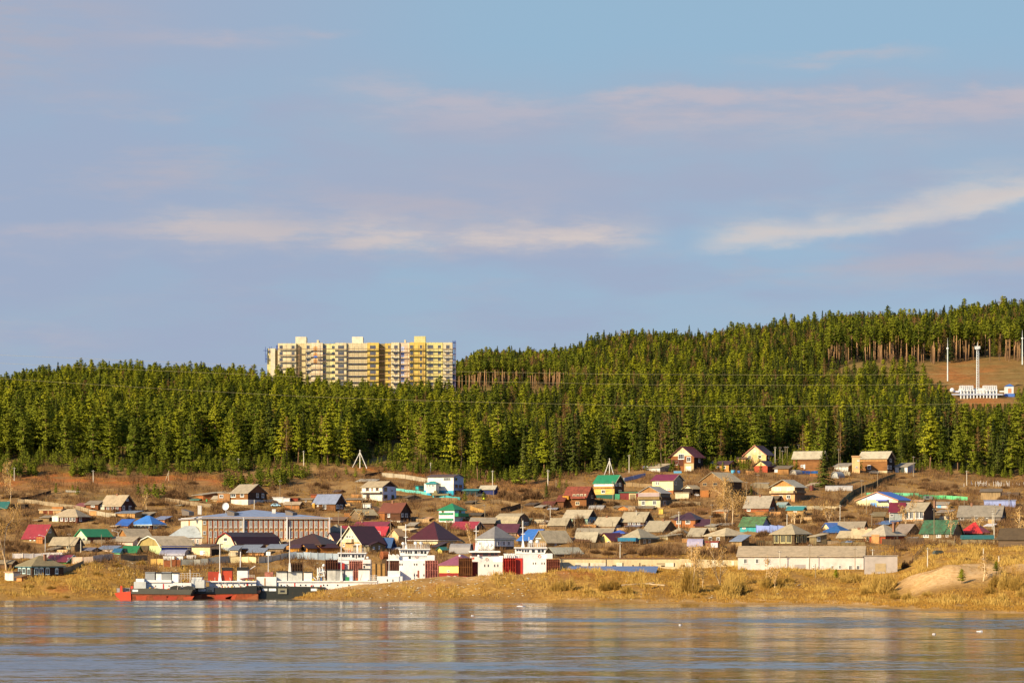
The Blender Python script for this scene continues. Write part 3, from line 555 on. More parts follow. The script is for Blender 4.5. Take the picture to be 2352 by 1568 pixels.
# young pines along the edge and among the plots: (sheet, x, y of foot, height px)
def build_saplings():
    rng = np.random.default_rng(4); L = []
    for _ in range(26): x = rng.uniform(0, 290); L.append(('Q', x, 985 + rng.uniform(-28, 12) - (30 if x < 60 else 0), rng.uniform(70, 130)))
    for _ in range(22): x = rng.uniform(540, 830); L.append(('Q', x, 975 + rng.uniform(-18, 14), rng.uniform(70, 125)))
    for _ in range(20): x = rng.uniform(830, 1300); L.append(('Q', x, 975 + rng.uniform(-14, 10), rng.uniform(50, 85)))
    for _ in range(22): x = rng.uniform(1480, 1990); L.append(('Q', x, 945 + rng.uniform(-18, 12), rng.uniform(70, 120)))
    for _ in range(24): x = rng.uniform(1720, 2250); L.append(('Q', x, 1078 - (x - 1720) * .05 + rng.uniform(-20, 14), rng.uniform(80, 140)))
    for _ in range(26): x = rng.uniform(2000, 2420); L.append(('Q', x, 1015 + rng.uniform(-26, 20) - (x - 2000) * .06, rng.uniform(60, 120)))
    for _ in range(16): x = rng.uniform(0, 260); L.append(('S', x, 575 + rng.uniform(-12, 12), rng.uniform(40, 75)))
    for x, y, h in ((1085, 1135, 95), (1150, 1150, 110), (1215, 1155, 125), (1280, 1140, 100), (440, 1120, 85), (610, 1130, 70), (570, 1100, 50), (1240, 1170, 100)): L.append(('Q', x, y, h))
    for x, y, h in ((310, 668, 60), (375, 685, 65), (430, 660, 55), (240, 690, 40), (1100, 770, 80), (1385, 715, 95), (1450, 735, 110), (1500, 730, 170), (1745, 765, 70), (1790, 755, 60), (1105, 725, 75), (620, 635, 50), (660, 630, 45), (1235, 840, 60)): L.append(('S', x, y, h))
    for n, (c, x, y, h) in enumerate(L):
        px, py = PX(c, x, y); D = dist_at(px, py); H = h / CR[c][2] * D / F
        e = put_tree('young', n % 5, wx(px, D), D, ground_pd(px, D), H, n * 2.4, 'bushy young pine growing in the thicket at the foot of the forest' if n < 156 else auto_label('single bushy young pine', px, py - 5),
                 'young pines at the foot of the forest' if n < 156 else 'lone young pines', 'young_pine', 'tree', wide=1.25 + .5 * ((n * 7) % 10) / 10)
        SRC.setdefault(('young', n % 5), e)
    for c, x, y, h, k, lab in (('F', 1190, 215, 470, 'spruce', 'big dark spruce standing alone among the upper houses'), ('D', 1165, 330, 200, 'spruce', 'small dark spruce left of the rust roofed house'),
                               ('F', 315, 300, 130, 'spruce', 'small spruce beside the big brown two storey house'), ('G', 1360, 1370, 185, 'pine', 'small green pine growing on the sand mound'),
                               ('G', 1775, 1240, 150, 'pine', 'small pine beside the top of the sand mound'), ('F', 1340, 1315, 130, 'pine', 'young pine growing on the bank before the long warehouse'),
                               ('U', 1165, 560, 120, 'pine', 'young pine beside the small ochre cabin'), ('U', 1650, 560, 170, 'bare', 'leafless young larch before the ochre gabled house'),
                               ('D', 180, 370, 130, 'young', 'young pine in front of the turquoise shelter'), ('C', 940, 430, 65, 'young', 'bush sized pine below the white two storey house')):
        px, py = PX(c, x, y); D = dist_at(px, py); H = h / CR[c][2] * D / F
        put_tree(k, 1, wx(px, D), D, ground_pd(px, D), H, 1.0, lab, None, {'spruce': 'spruce_tree', 'bare': 'larch_tree'}.get(k, 'young_pine'), 'tree', wide=1.7 if k == 'pine' and h < 250 else 1.9 if h > 300 else 1.4)

# leafless bushes
BUSH = {}
def bush_mesh(kind, i):
    if (kind, i) not in BUSH:
        rng = np.random.default_rng(60 + i); k = 1100
        a = rng.uniform(0, 6.283, k); r = np.sqrt(rng.random(k)); hgt = rng.random(k) ** .8 * np.sqrt(np.clip(1 - r ** 2 * .85, .02, 1)) * (.62 + .38 * np.sin(3 * a + i * 2.1) * np.sin(2 * a + r * 3 + i))
        c = np.stack([np.cos(a) * r, np.sin(a) * r, hgt * .95 + .02], 1); d = c - np.array([0, 0, -.5]); d /= np.linalg.norm(d, axis=1, keepdims=True); d += rng.normal(0, .25, d.shape)
        L = rng.uniform(.10, .26, k)[:, None]; w = np.cross(d, rng.normal(size=d.shape)); w /= np.linalg.norm(w, axis=1, keepdims=True); w *= rng.uniform(.012, .03, k)[:, None]
        v = np.stack([c - d * L - w, c - d * L + w, c + d * L + w * .4, c + d * L - w * .4], 1).reshape(-1, 3)
        BUSH[kind, i] = np_mesh(kind, v, np.arange(k * 4).reshape(-1, 4), [{'bush': TWIG, 'willow': WILLOW}[kind]], tint={'tint': np.repeat(rng.uniform(0, .3, k), 4)})
    return BUSH[kind, i]
def build_bushes():
    rng = np.random.default_rng(9)
    L = [('A', 330, 345, 150, 60), ('A', 150, 320, 130, 60), ('A', 60, 340, 80, 60), ('A', 1840, 420, 110, 60), ('A', 1960, 420, 110, 80), ('A', 1880, 270, 160, 90), ('A', 2080, 290, 120, 90), ('B', 380, 340, 130, 110), ('B', 250, 330, 110, 90), ('B', 1310, 420, 80, 55), ('B', 1480, 860, 70, 60),
         ('A', 700, 690, 110, 40), ('A', 800, 680, 100, 40), ('A', 1150, 640, 70, 30), ('A', 1230, 610, 50, 30), ('A', 1650, 770, 90, 70), ('A', 1980, 770, 90, 60), ('A', 310, 970, 90, 120), ('A', 220, 950, 90, 130), ('A', 120, 980, 100, 110), ('A', 380, 990, 60, 60), ('A', 330, 1130, 90, 80), ('A', 60, 700, 80, 110), ('A', 170, 640, 80, 60),
         ('C', 1030, 980, 60, 70), ('C', 1760, 985, 120, 60), ('C', 1830, 1000, 80, 40), ('C', 1960, 780, 120, 60), ('C', 2080, 760, 70, 80), ('C', 250, 480, 40, 40), ('C', 800, 600, 60, 60),
         ('D', 640, 330, 110, 130), ('D', 740, 350, 130, 130), ('D', 830, 360, 100, 90), ('D', 900, 340, 110, 90), ('D', 960, 330, 130, 120), ('D', 1040, 340, 120, 130), ('D', 1010, 400, 110, 60), ('D', 1000, 560, 90, 90), ('D', 1090, 560, 80, 70), ('D', 1150, 590, 60, 60), ('D', 700, 480, 90, 40), ('D', 780, 460, 80, 40), ('D', 470, 530, 100, 40), ('D', 1230, 540, 90, 60), ('D', 1290, 460, 90, 50), ('D', 1530, 640, 80, 120), ('D', 1520, 760, 90, 110), ('D', 1620, 800, 80, 60), ('D', 1700, 410, 80, 70), ('D', 1330, 520, 80, 40),
         ('E', 300, 400, 100, 70), ('E', 400, 420, 120, 60), ('E', 220, 380, 90, 60), ('E', 480, 410, 90, 60), ('E', 1270, 430, 130, 70), ('E', 1190, 440, 80, 70), ('E', 1400, 420, 110, 60), ('E', 1000, 700, 90, 100), ('E', 1060, 690, 70, 80), ('E', 1400, 660, 70, 120), ('E', 1270, 800, 120, 110), ('E', 1390, 790, 90, 80), ('E', 1530, 520, 90, 60), ('E', 1700, 560, 100, 80), ('E', 1900, 560, 80, 90), ('E', 1950, 450, 70, 120), ('E', 80, 640, 60, 120),
         ('E', 900, 1010, 130, 140), ('E', 1020, 1020, 140, 150), ('E', 1120, 1020, 130, 140), ('E', 830, 1020, 110, 120), ('E', 1220, 1030, 110, 120), ('E', 680, 1000, 100, 80), ('E', 400, 1010, 130, 70), ('E', 250, 990, 110, 60), ('E', 1540, 1020, 110, 90), ('E', 1640, 1030, 100, 90), ('E', 1900, 980, 70, 110), ('E', 1800, 1000, 80, 90),
         ('F', 380, 400, 80, 100), ('F', 470, 780, 110, 80), ('F', 420, 800, 90, 80), ('F', 1250, 480, 110, 40), ('F', 1500, 570, 110, 60), ('F', 1300, 750, 80, 70), ('F', 1250, 880, 70, 80), ('F', 1400, 580, 90, 40), ('F', 900, 560, 90, 60), ('F', 700, 560, 80, 70), ('F', 1100, 560, 90, 50), ('F', 100, 1000, 60, 150),
         ('G', 920, 120, 90, 40), ('G', 880, 215, 90, 40), ('G', 1000, 240, 110, 50), ('G', 1090, 220, 110, 50), ('G', 1220, 300, 80, 90), ('G', 1270, 210, 70, 70), ('G', 1380, 440, 110, 80), ('G', 1480, 430, 90, 60), ('G', 1600, 460, 110, 60), ('G', 1520, 590, 90, 120), ('G', 1120, 560, 60, 60), ('G', 960, 500, 70, 70), ('G', 680, 1180, 80, 110), ('G', 760, 1130, 60, 80), ('G', 1800, 760, 80, 70), ('G', 2060, 620, 80, 100), ('G', 2000, 1080, 110, 60), ('G', 1420, 1080, 80, 50), ('G', 330, 100, 60, 30), ('G', 500, 175, 80, 40), ('G', 640, 95, 70, 40), ('G', 1960, 320, 80, 50)]
    W = [('D', 1330, 1440, 120, 150), ('D', 1440, 1430, 130, 170), ('D', 1250, 1440, 90, 90), ('D', 1980, 1430, 140, 150), ('D', 1860, 1440, 110, 90), ('E', 350, 1440, 90, 140), ('E', 620, 1470, 130, 110), ('E', 160, 1470, 110, 60), ('E', 1360, 1470, 130, 380), ('E', 1430, 1470, 110, 330), ('E', 1880, 1500, 190, 230), ('E', 2000, 1480, 140, 190), ('E', 1750, 1450, 130, 110), ('E', 1440, 1530, 60, 60), ('E', 1550, 1500, 60, 50),
         ('F', 60, 1470, 130, 240), ('F', 160, 1460, 110, 170), ('F', 490, 1420, 110, 190), ('F', 640, 1400, 120, 150), ('F', 780, 1350, 100, 100), ('F', 1470, 1350, 150, 120), ('F', 1580, 1340, 110, 90), ('F', 1850, 1460, 160, 230), ('F', 1980, 1440, 160, 210), ('F', 1700, 1500, 110, 110), ('F', 1000, 1270, 80, 70), ('F', 1140, 1240, 70, 60),
         ('G', 60, 1330, 130, 110), ('G', 450, 1470, 170, 230), ('G', 330, 1440, 130, 170), ('G', 560, 1540, 120, 110), ('G', 700, 1550, 110, 110), ('G', 1260, 1560, 70, 90), ('G', 1780, 1400, 150, 180), ('G', 1900, 1420, 160, 220), ('G', 2030, 1440, 150, 220), ('G', 1700, 1480, 120, 110), ('G', 2080, 1520, 110, 140), ('G', 1600, 1060, 60, 110), ('G', 1690, 1080, 60, 110), ('G', 950, 1500, 120, 60), ('G', 1850, 1560, 110, 90),
         ('A', 330, 1400, 110, 50), ('A', 620, 1420, 90, 50), ('A', 1180, 1250, 90, 50), ('A', 1050, 1400, 110, 40), ('A', 1400, 1150, 110, 50), ('A', 1700, 1130, 100, 60), ('A', 800, 1530, 60, 40)]
    for _ in range(95):
        px = rng.uniform(0, 1024); y = rng.uniform(483, 556) if px > 330 or px < 90 else rng.uniform(483, 520)
        L.append(('P', px, y, rng.uniform(5, 12), rng.uniform(3, 7)))
    for k, (kind, lst) in enumerate((('bush', L), ('willow', W))):
        for n, (c, x, y, w, h) in enumerate(lst):
            px, py = PX(c, x, y); D = dist_at(px, py); s = D / F / CR[c][2]
            o = bpy.data.objects.new('bush', bush_mesh(kind, n % 5)); link(o); o.location = (wx(px, D), D, ground_pd(px, D) - .15); rx = w * s * .62
            o.scale = (rx, min(rx, 3.5), h * s * 1.05); o.rotation_euler = (0, 0, 0)
            what = 'bare brown bush' if kind == 'bush' else 'golden dry willow bush'
            tag(o, auto_label(what, px, py - 3, ('', ' in a thicket')), 'bush', 'bare bushes between the plots' if kind == 'bush' else 'golden willow bushes on the bank')

def build_grass():
    rng = np.random.default_rng(31); V, T = [], []; n = 64000
    px = rng.uniform(-60, 1084, n * 4); D = rng.uniform(606, 872, n * 4)
    keep = 0; xs, ys, zs, hs = [], [], [], []
    for p, d in zip(px, D):
        z = ground_pd(p, d)
        if z < .25: continue
        yp = HY - (z - CH) * F / d
        clump = math.sin(p * .21 + d * .13) * math.sin(p * .057 - d * .09) + math.sin(p * .013 + d * .03) * .6 + rng.normal(0, .35)
        if clump < -.1 + rng.normal(0, .3): continue
        if 330 < p < 470 and 785 < d < 808 and rng.random() < .93: continue
        if p > 893 and 700 < d < 750 and p < 998 and rng.random() < .97: continue
        xs.append(wx(p, d)); ys.append(d); zs.append(z); hs.append(rng.uniform(.14, .42) * (1.15 if z < 4 and p > 420 else 1)); keep += 1
        if keep >= n: break
    x, y, z, h = map(np.array, (xs, ys, zs, hs)); k = len(x); B = 3
    vs = []
    for b in range(B):
        a = rng.uniform(0, 6.28, k); w = rng.uniform(.03, .085, k); ox, oy = rng.normal(0, .35, k), rng.normal(0, .35, k); lx, ly = rng.normal(0, .35, k) * h, rng.normal(0, .35, k) * h; hh = h * rng.uniform(.6, 1.2, k)
        dx, dy = np.cos(a) * w, np.sin(a) * w
        vs.append(np.stack([np.stack([x + ox - dx, y + oy - dy, z - .1], 1), np.stack([x + ox + dx, y + oy + dy, z - .1], 1), np.stack([x + ox + lx + dx * .5, y + oy + ly + dy * .5, z + hh], 1), np.stack([x + ox + lx - dx * .5, y + oy + ly - dy * .5, z + hh * .9], 1)], 1))
    v = np.concatenate(vs).reshape(-1, 3); t = np.repeat(rng.uniform(0, .5, k * B), 4)
    tag(link(bpy.data.objects.new('dry_grass', np_mesh('dry_grass', v, np.arange(len(v)).reshape(-1, 4), [GRASS], tint={'tint': t}))), 'tufts of golden dry grass on the river bank', 'grass', kind='stuff')
    # brushwood and weeds of the village plots
    for nm, lab, mt, seed, cnt, thr, hh, dr in (('brushwood', 'low brown brushwood growing wild between the village plots', TWIG, 71, 48000, .10, (.35, 1.6), (850, 1112)), ('dry_weeds', 'pale dry weeds covering the village slope', GRASS, 72, 40000, -.35, (.12, .4), (862, 1112)), ('bank_scrub', 'brown and golden scrub on the river bank slope', WILLOW, 73, 15000, .3, (.3, 1.2), (640, 862))):
        rg = np.random.default_rng(seed); X, Y, Zz, Hh = [], [], [], []
        while len(X) < cnt:
            p, d = rg.uniform(-60, 1084), rg.uniform(*dr); q = math.sin(p * .093 + d * .061 + seed) * math.sin(p * .041 - d * .083) + .7 * math.sin(p * .31 + d * .21) * math.sin(d * .17 - p * .12) + rg.normal(0, .22)
            if q < thr: continue
            if nm == 'bank_scrub' and (330 < p < 470 and d > 784 or p > 893 and 695 < d < 752 and p < 1000): continue
            zz = ground_pd(p, d)
            if zz < .8: continue
            X.append(wx(p, d)); Y.append(d); Zz.append(zz); Hh.append(rg.uniform(*hh) * min(1.3, .7 + max(0, q - thr)))
        X, Y, Zz, Hh = map(np.array, (X, Y, Zz, Hh)); k = len(X); vs2 = []
        for b in range(4):
            dx, dy = rg.normal(0, .45, k), rg.normal(0, .45, k); bx, by = X + dx * .8, Y + dy * .8; a = rg.uniform(0, 6.28, k); w = rg.uniform(.025, .07, k); tx, ty, tz = bx + dx * Hh * .6, by + dy * Hh * .6, Zz + Hh * rg.uniform(.6, 1.1, k); cx_, cy_ = np.cos(a) * w, np.sin(a) * w
            vs2.append(np.stack([np.stack([bx - cx_, by - cy_, Zz - .1], 1), np.stack([bx + cx_, by + cy_, Zz - .1], 1), np.stack([tx + cx_ * .6, ty + cy_ * .6, tz], 1), np.stack([tx - cx_ * .6, ty - cy_ * .6, tz], 1)], 1))
        v2 = np.concatenate(vs2).reshape(-1, 3); tag(link(bpy.data.objects.new(nm, np_mesh(nm, v2, np.arange(len(v2)).reshape(-1, 4), [mt], tint={'tint': np.repeat(rg.uniform(0, .5, k * 4), 4)}))), lab, nm.replace('_', ' '), kind='stuff')
    # scattered stones and litter
    vs, qs, base = [], [], 0; cube = np.array([(a, b, c) for a in (-1, 1) for b in (-1, 1) for c in (0, 1.2)], float); fq = np.array([(0, 1, 3, 2), (4, 6, 7, 5), (0, 4, 5, 1), (2, 3, 7, 6), (1, 5, 7, 3), (0, 2, 6, 4)])
    for i in range(620):
        u = rng.random()
        if u < .28: p, d = rng.normal(430, 70), rng.uniform(772, 799)
        elif u < .6: p, d = rng.uniform(70, 330), rng.uniform(835, 885)
        elif u < .8: p, d = rng.uniform(560, 800), rng.uniform(700, 770)
        else: p, d = rng.uniform(-20, 1044), rng.uniform(800, 1050)
        zz = ground_pd(p, d)
        if zz < .1: continue
        s = rng.uniform(.08, .26) * (1.2 if u < .6 else 1); c = cube * rng.uniform(.5, 1.2, (8, 1)) * s * np.array([1, 1, .6]); a = rng.uniform(0, 3)
        vs.append(np.stack([c[:, 0] * math.cos(a) - c[:, 1] * math.sin(a) + wx(p, d), c[:, 0] * math.sin(a) + c[:, 1] * math.cos(a) + d, c[:, 2] + zz - .05], 1)); qs.append(fq + base); base += 8
    tag(link(bpy.data.objects.new('rubble', np_mesh('rubble', np.concatenate(vs), np.concatenate(qs), [mat('concrete', '#d8c9a8')]))), 'pale stones and litter scattered over the bank', 'rubble', kind='stuff')

# leafless birches: (sheet, x foot, y foot, y top, spread px, label)
def birch(c, x, y, yt, spread, label, seed, group='leafless birches', stems=1, fine=260):
    px, py = PX(c, x, y); D = dist_at(px, py); s = D / F / CR[c][2]; H = (y - yt) * s; rng = np.random.default_rng(seed)
    e = empty('birch_tree', (wx(px, D), D, ground_pd(px, D))); tag(e, label, 'tree', group); tb = MB(); lb = MB(); tips = []
    def limb(p, d, L, r, lev, mb):
        segs = 3; q = Vector(p); dd = Vector(d)
        for k in range(segs):
            dd = (dd + Vector(rng.normal(0, .10, 3)) + Vector((0, 0, .06))).normalized(); e2 = q + dd * L / segs; mb.tube(q, e2, max(r * (1 - k / segs * .6), .06), max(r * (1 - (k + 1) / segs * .6), .05), 5); q = e2
            if lev < 2:
                for _ in range(2 if lev else 1): limb(q, (dd * .9 + Vector(rng.normal(0, .42, 3))).normalized(), L * rng.uniform(.38, .55), r * .45, lev + 1, lb)
        tips.append((q, dd))
    for k in range(stems): limb((rng.normal(0, .15), rng.normal(0, .15), -.4), Vector((rng.normal(0, .10 + .1 * (stems > 1)), rng.normal(0, .06), 1)).normalized(), H * rng.uniform(.8, .92), max(.18, H * .021), 0, tb)
    z = [v[2] for v in tb.v + lb.v]; f = H / max(z); sx = (spread * s / 2) / max(1e-3, max(abs(v[0]) for v in tb.v + lb.v))
    sx = min(max(sx, .6), 1.6)
    fit = lambda v: (v[0] * sx, v[1], v[2] * f)
    tb.v = [fit(v) for v in tb.v]; lb.v = [fit(v) for v in lb.v]
    tb.build('trunk', WBARK, e)
    if lb.v: lb.build('limb', WBARK, e)
    pts = np.array([fit(t[0]) for t in tips]); k = fine * 2; i = rng.integers(0, len(pts), k); cc = pts[i] + rng.normal(0, 1, (k, 3)) * np.array([.05, .05, .055]) * H; cc[:, 2] = np.maximum(cc[:, 2], H * .25)
    d = rng.normal(0, .5, (k, 3)) + np.array([0, 0, .8]); d /= np.linalg.norm(d, axis=1, keepdims=True); L = rng.uniform(.025, .06, k)[:, None] * H; w = np.cross(d, rng.normal(size=d.shape)); w /= np.linalg.norm(w, axis=1, keepdims=True); w *= .085
    v = np.stack([cc - d * L - w, cc - d * L + w, cc + d * L + w * .3, cc + d * L - w * .3], 1).reshape(-1, 3)
    o = bpy.data.objects.new('twigs', np_mesh('twigs', v, np.arange(k * 4).reshape(-1, 4), [BIRCHTWIG], tint={'tint': np.repeat(rng.uniform(0, .4, k), 4)})); o.name = 'crown'; link(o, e)
def build_birches():
    for i, a in enumerate([('A', 85, 1200, 440, 330, 'large leafless birch with forked pale limbs at the far left riverside', 2, 420), ('A', 125, 390, -90, 110, 'slender leafless birch beside the teal roof on the far left', 1, 160),
        ('A', 1765, 490, 270, 90, 'thin leafless birch right of the grey gabled log house', 2, 120), ('E', 1820, 640, 110, 300, 'tall leafless birch with many forks before the big brown house', 3, 420), ('E', 1890, 680, 110, 190, 'tall leafless birch, right one of the pair before the big brown house', 1, 260),
        ('C', 750, 665, 480, 120, 'small leafless birch before the grey wooden barn', 2, 160), ('D', 255, 900, 640, 120, 'slim leafless birch beside the teal trimmed hip roofed house', 1, 120), ('F', 1250, 615, 370, 210, 'white leafless birch with spreading limbs left of the blue gable', 3, 200),
        ('F', 845, 640, 500, 110, 'small leafless birch behind the hip roofed house with arched windows', 1, 90), ('F', 910, 640, 490, 90, 'small leafless birch right behind the arched window house', 1, 90), ('F', 800, 620, 500, 80, 'bare sapling birch below the teal roofed outhouse', 1, 70),
        ('G', 1237, 825, 420, 70, 'white birch trunk before the green roofed house', 1, 90), ('G', 685, 740, 330, 90, 'bare birch before the glazed veranda house', 1, 110), ('G', 2030, 905, 470, 150, 'white leafless birch beside the dark roof at the right edge', 1, 160), ('G', 1530, 780, 560, 60, 'slim white birch before the bright red roof', 1, 70), ('G', 1565, 780, 570, 60, 'second slim white birch before the bright red roof', 1, 70),
        ('E', 1350, 1435, 960, 130, 'pale slender birch rising from the golden bank before the cream wall', 1, 200), ('E', 1405, 1475, 930, 120, 'taller pale birch rising from the golden bank before the cream wall', 1, 200), ('E', 1755, 1385, 900, 190, 'forked pale birch on the bank left of the long warehouse', 2, 160), ('F', 490, 1365, 1060, 100, 'pale slim birch on the bank before the warehouse windows', 1, 120), ('F', 600, 1420, 1200, 60, 'small pale birch sapling on the bank before the warehouse', 1, 70),
        ('G', 1620, 1330, 1020, 110, 'pale birch sapling beside the sand mound', 1, 90), ('G', 1665, 1260, 1010, 90, 'leaning birch sapling behind the sand mound', 1, 80), ('E', 1540, 1420, 1180, 50, 'thin bare sapling on the golden bank', 1, 60), ('F', 250, 1180, 1040, 90, 'small bare tree before the left warehouse window', 1, 90), ('F', 1210, 1180, 1060, 90, 'small bare tree at the warehouse middle', 1, 90)]):
        c, x, y, yt, sp, lab, st, fine = a; birch(c, x, y, yt, sp, lab, 40 + i, stems=st, fine=fine)
# ------------------------------------------------------------------ houses
WINM = {}
def window(parent, at, rz, w, h, fc='#f3ead6', muntin=2, ornate=False):
    """white frame standing a little proud of the wall, dark pane behind it as a child"""
    key = (round(w, 1), round(h, 1), fc, muntin, ornate)
    if key not in WINM:
        w, h = key[0], key[1]; b = min(.16, .24 * w); f = MB()
        f.box(-w / 2, -w / 2 + b, -.09, 0, -h / 2, h / 2).box(w / 2 - b, w / 2, -.09, 0, -h / 2, h / 2).box(-w / 2 + b, w / 2 - b, -.09, 0, -h / 2, -h / 2 + b).box(-w / 2 + b, w / 2 - b, -.09, 0, h / 2 - b, h / 2)
        for i in range(1, muntin): x = -w / 2 + w * i / muntin; f.box(x - .04, x + .04, -.07, 0, -h / 2 + b, h / 2 - b)
        f.box(-w / 2 - .08, w / 2 + .08, -.16, 0, -h / 2 - .08, -h / 2)
        if ornate: f.prism([(-w / 2 - .12, h / 2), (w / 2 + .12, h / 2), (w * .25, h / 2 + .3), (0, h / 2 + .4), (-w * .25, h / 2 + .3)], -.12, 0)
        p = MB().box(-w / 2 + b, w / 2 - b, -.03, -.005, -h / 2 + b, h / 2 - b)
        WINM[key] = (f.mesh('window', [mat('paint', fc)]), p.mesh('pane', [GLASS()]))
    fm, pm = WINM[key]; o = bpy.data.objects.new('window', fm); link(o, parent); o.location = at; o.rotation_euler = (0, 0, rz)
    link(bpy.data.objects.new('pane', pm), o); return o
def slab(mb, prof, a0, a1, axis, th=.16, mi=0):
    """a roof skin of thickness th following a profile of (t, z), from a0 to a1 along its ridge"""
    poly = list(prof) + [(t, z - th) for t, z in reversed(prof)]
    mb.prism(poly, a0, a1, mi, 'x' if axis == 'x' else 'y')
def roof_profile(kind, d, he, hr, o):
    sl = hr / (d / 2)
    if kind == 'gambrel': return [(-d / 2 - o * .5, he - o * .9), (-d * .31, he + hr * .64), (0, he + hr), (d * .31, he + hr * .64), (d / 2 + o * .5, he - o * .9)]
    if kind == 'arch': return [(-d / 2 * math.cos(math.pi * i / 10), he + hr * math.sin(math.pi * i / 10)) for i in range(11)]
    if kind == 'shed': return [(-d / 2 - o, he - o * hr / d), (d / 2 + o, he + hr + o * hr / d)]
    if kind == 'shedb': return [(-d / 2 - o, he + hr), (d / 2 + o, he)]
    return [(-d / 2 - o, he - o * sl), (0, he + hr), (d / 2 + o, he - o * sl)]
SPECS = {}
def house(c, name, short, label, xl, xc, xr, yb, ye, yr, th=32, roof='gable', axis='x', rc='#94846a', wc='#6b4526', gc=None, wk='log', rk='slate', win=(), found=None, chim=(), D=None, extra=(), over=.5,
          cat='house', group=None, wf='#f3ead6', muntin=2, ornate=False, trim=None, wcr=None, mark=True, mind=3.5, bands=()):
    """xl..xc: face turned to the left, xc..xr: face turned to the right, meeting in the corner nearest the river.
    axis 'x': ridge along the left face (gable on the right face); 'y': gable on the left face."""
    S = CR[c][2]; px, py = PX(c, xc, yb); pyb = py
    if D is None: D = dist_at(px, py)
    s = D / F / S; a = R(th); WL = max((xc - xl) * s / math.cos(a), 1.2); WR = max((xr - xc) * s / max(math.sin(a), .2), mind if roof != 'fence' else .2) if xr > xc else mind
    he, hr = (yb - ye) * s, (ye - yr) * s; z = wz(py, D)
    corner = Vector((wx(px, D), D, z)); rz = -a; rot = Matrix.Rotation(rz, 3, 'Z'); ctr = corner - rot @ Vector((WL / 2, -WR / 2, 0))
    e = empty(name, ctr, rz); tag(e, label, cat, group)
    if mark and short: MARKS.append((PX(c, (xl + xr) / 2, 0)[0], (PX(c, 0, (yb + yr) / 2)[1]), short))
    hx, hy = WL / 2, WR / 2; base = -2.6; fz = 0
    if found: fz = found[0] * s; MB().box(-hx - .04, hx + .04, -hy - .04, hy + .04, base, fz).build('foundation', mat('concrete', found[1]), e); base = fz
    wm = mat(wk, wc); wmr = mat(wk, wcr) if wcr else wm  # right wall colour; often a darker copy that carries the unlit side's shade
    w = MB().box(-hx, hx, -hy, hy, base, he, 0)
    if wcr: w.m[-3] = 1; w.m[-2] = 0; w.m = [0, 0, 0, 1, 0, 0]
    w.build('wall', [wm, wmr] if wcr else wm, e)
    rm = mat(rk + '_roof', rc); rb = MB(); o = over; rname = 'roof'
    if roof in ('gable', 'gambrel', 'shed', 'shedb', 'arch'):
        d = WR if axis == 'x' else WL; ln = hx if axis == 'x' else hy; pr = roof_profile(roof, d, he, hr, o if roof != 'arch' else 0)
        slab(rb, pr, -ln - o, ln + o, axis); ro = rb.build(rname, rm, e)
        if roof not in ('arch',) or True:
            inn = [(t * (d / 2 - .03) / max(abs(pr[0][0]), abs(pr[-1][0])) if abs(t) > d / 2 - .05 else t, min(zz, 1e9) - .17) for t, zz in pr]
            inn[0] = (-d / 2 + .02, he - .02); inn[-1] = (d / 2 - .02, he - .02)
            if roof == 'shed': inn = [(-d / 2 + .02, he - .02), (d / 2 - .02, he - .02), (d / 2 - .02, he + hr - .17)]
            if roof == 'shedb': inn = [(-d / 2 + .02, he + hr - .17), (-d / 2 + .02, he - .02), (d / 2 - .02, he - .02)]
            if hr > .25:
                gm = mat(wk if gc is None else 'plank', gc or wc); side = {'x': 1, 'y': -1}[axis]
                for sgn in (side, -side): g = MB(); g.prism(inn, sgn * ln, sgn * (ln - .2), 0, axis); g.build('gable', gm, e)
        if trim and roof != 'arch':
            tm = mat('paint', trim); sgn = 1 if axis == 'x' else -1; tb = MB(); p2 = [(t, zz + .03) for t, zz in pr] + [(t, zz - .30) for t, zz in reversed(pr)]
            tb.prism(p2, sgn * (ln + o), sgn * (ln + o + .06), 0, axis); tb.build('trim', tm, e)
    elif roof == 'hip':
        X, Y = hx + o, hy + o; rl = max(abs(WL - WR) / 2 * .95, .05); z0, z1 = he - o * .35, he + hr
        A, B = ((-rl, 0, z1), (rl, 0, z1)) if WL >= WR else ((0, -rl, z1), (0, rl, z1))
        v = [(-X, -Y, z0), (X, -Y, z0), (X, Y, z0), (-X, Y, z0), A, B, (-X, -Y, z0 - .2), (X, -Y, z0 - .2), (X, Y, z0 - .2), (-X, Y, z0 - .2)]
        f = [(0, 1, 5, 4), (1, 2, 5), (2, 3, 4, 5), (3, 0, 4)] if WL >= WR else [(0, 1, 4), (1, 2, 5, 4), (2, 3, 5), (3, 0, 4, 5)]
        rb.add(v, f + [(6, 7, 1, 0), (7, 8, 2, 1), (8, 9, 3, 2), (9, 6, 0, 3), (9, 8, 7, 6)]); ro = rb.build(rname, rm, e)
        if trim: MB().box(-X - .03, X + .03, -Y - .03, Y + .03, z0 - .42, z0 - .205).build('trim', mat('paint', trim), e)
    else:
        rb.box(-hx - o * .5, hx + o * .5, -hy - o * .5, hy + o * .5, he, he + max(hr, .2)); ro = rb.build(rname, rm, e)
    for X, y0, y1 in chim:           # chimney px position along the left face, top and foot rows
        u = hx - (xc - X) / max(xc - xl, 1) * WL; b = MB(); top = (yb - y0) * s; b.box(u - .35, u + .35, -.35 + (0 if roof != 'hip' else .3), .35 + (0 if roof != 'hip' else .3), he + hr * .3, top); b.box(u - .42, u + .42, -.42 + (0 if roof != 'hip' else .3), .42 + (0 if roof != 'hip' else .3), top, top + .15)
        b.build('chimney', mat('concrete', '#9a6a4a'), ro)
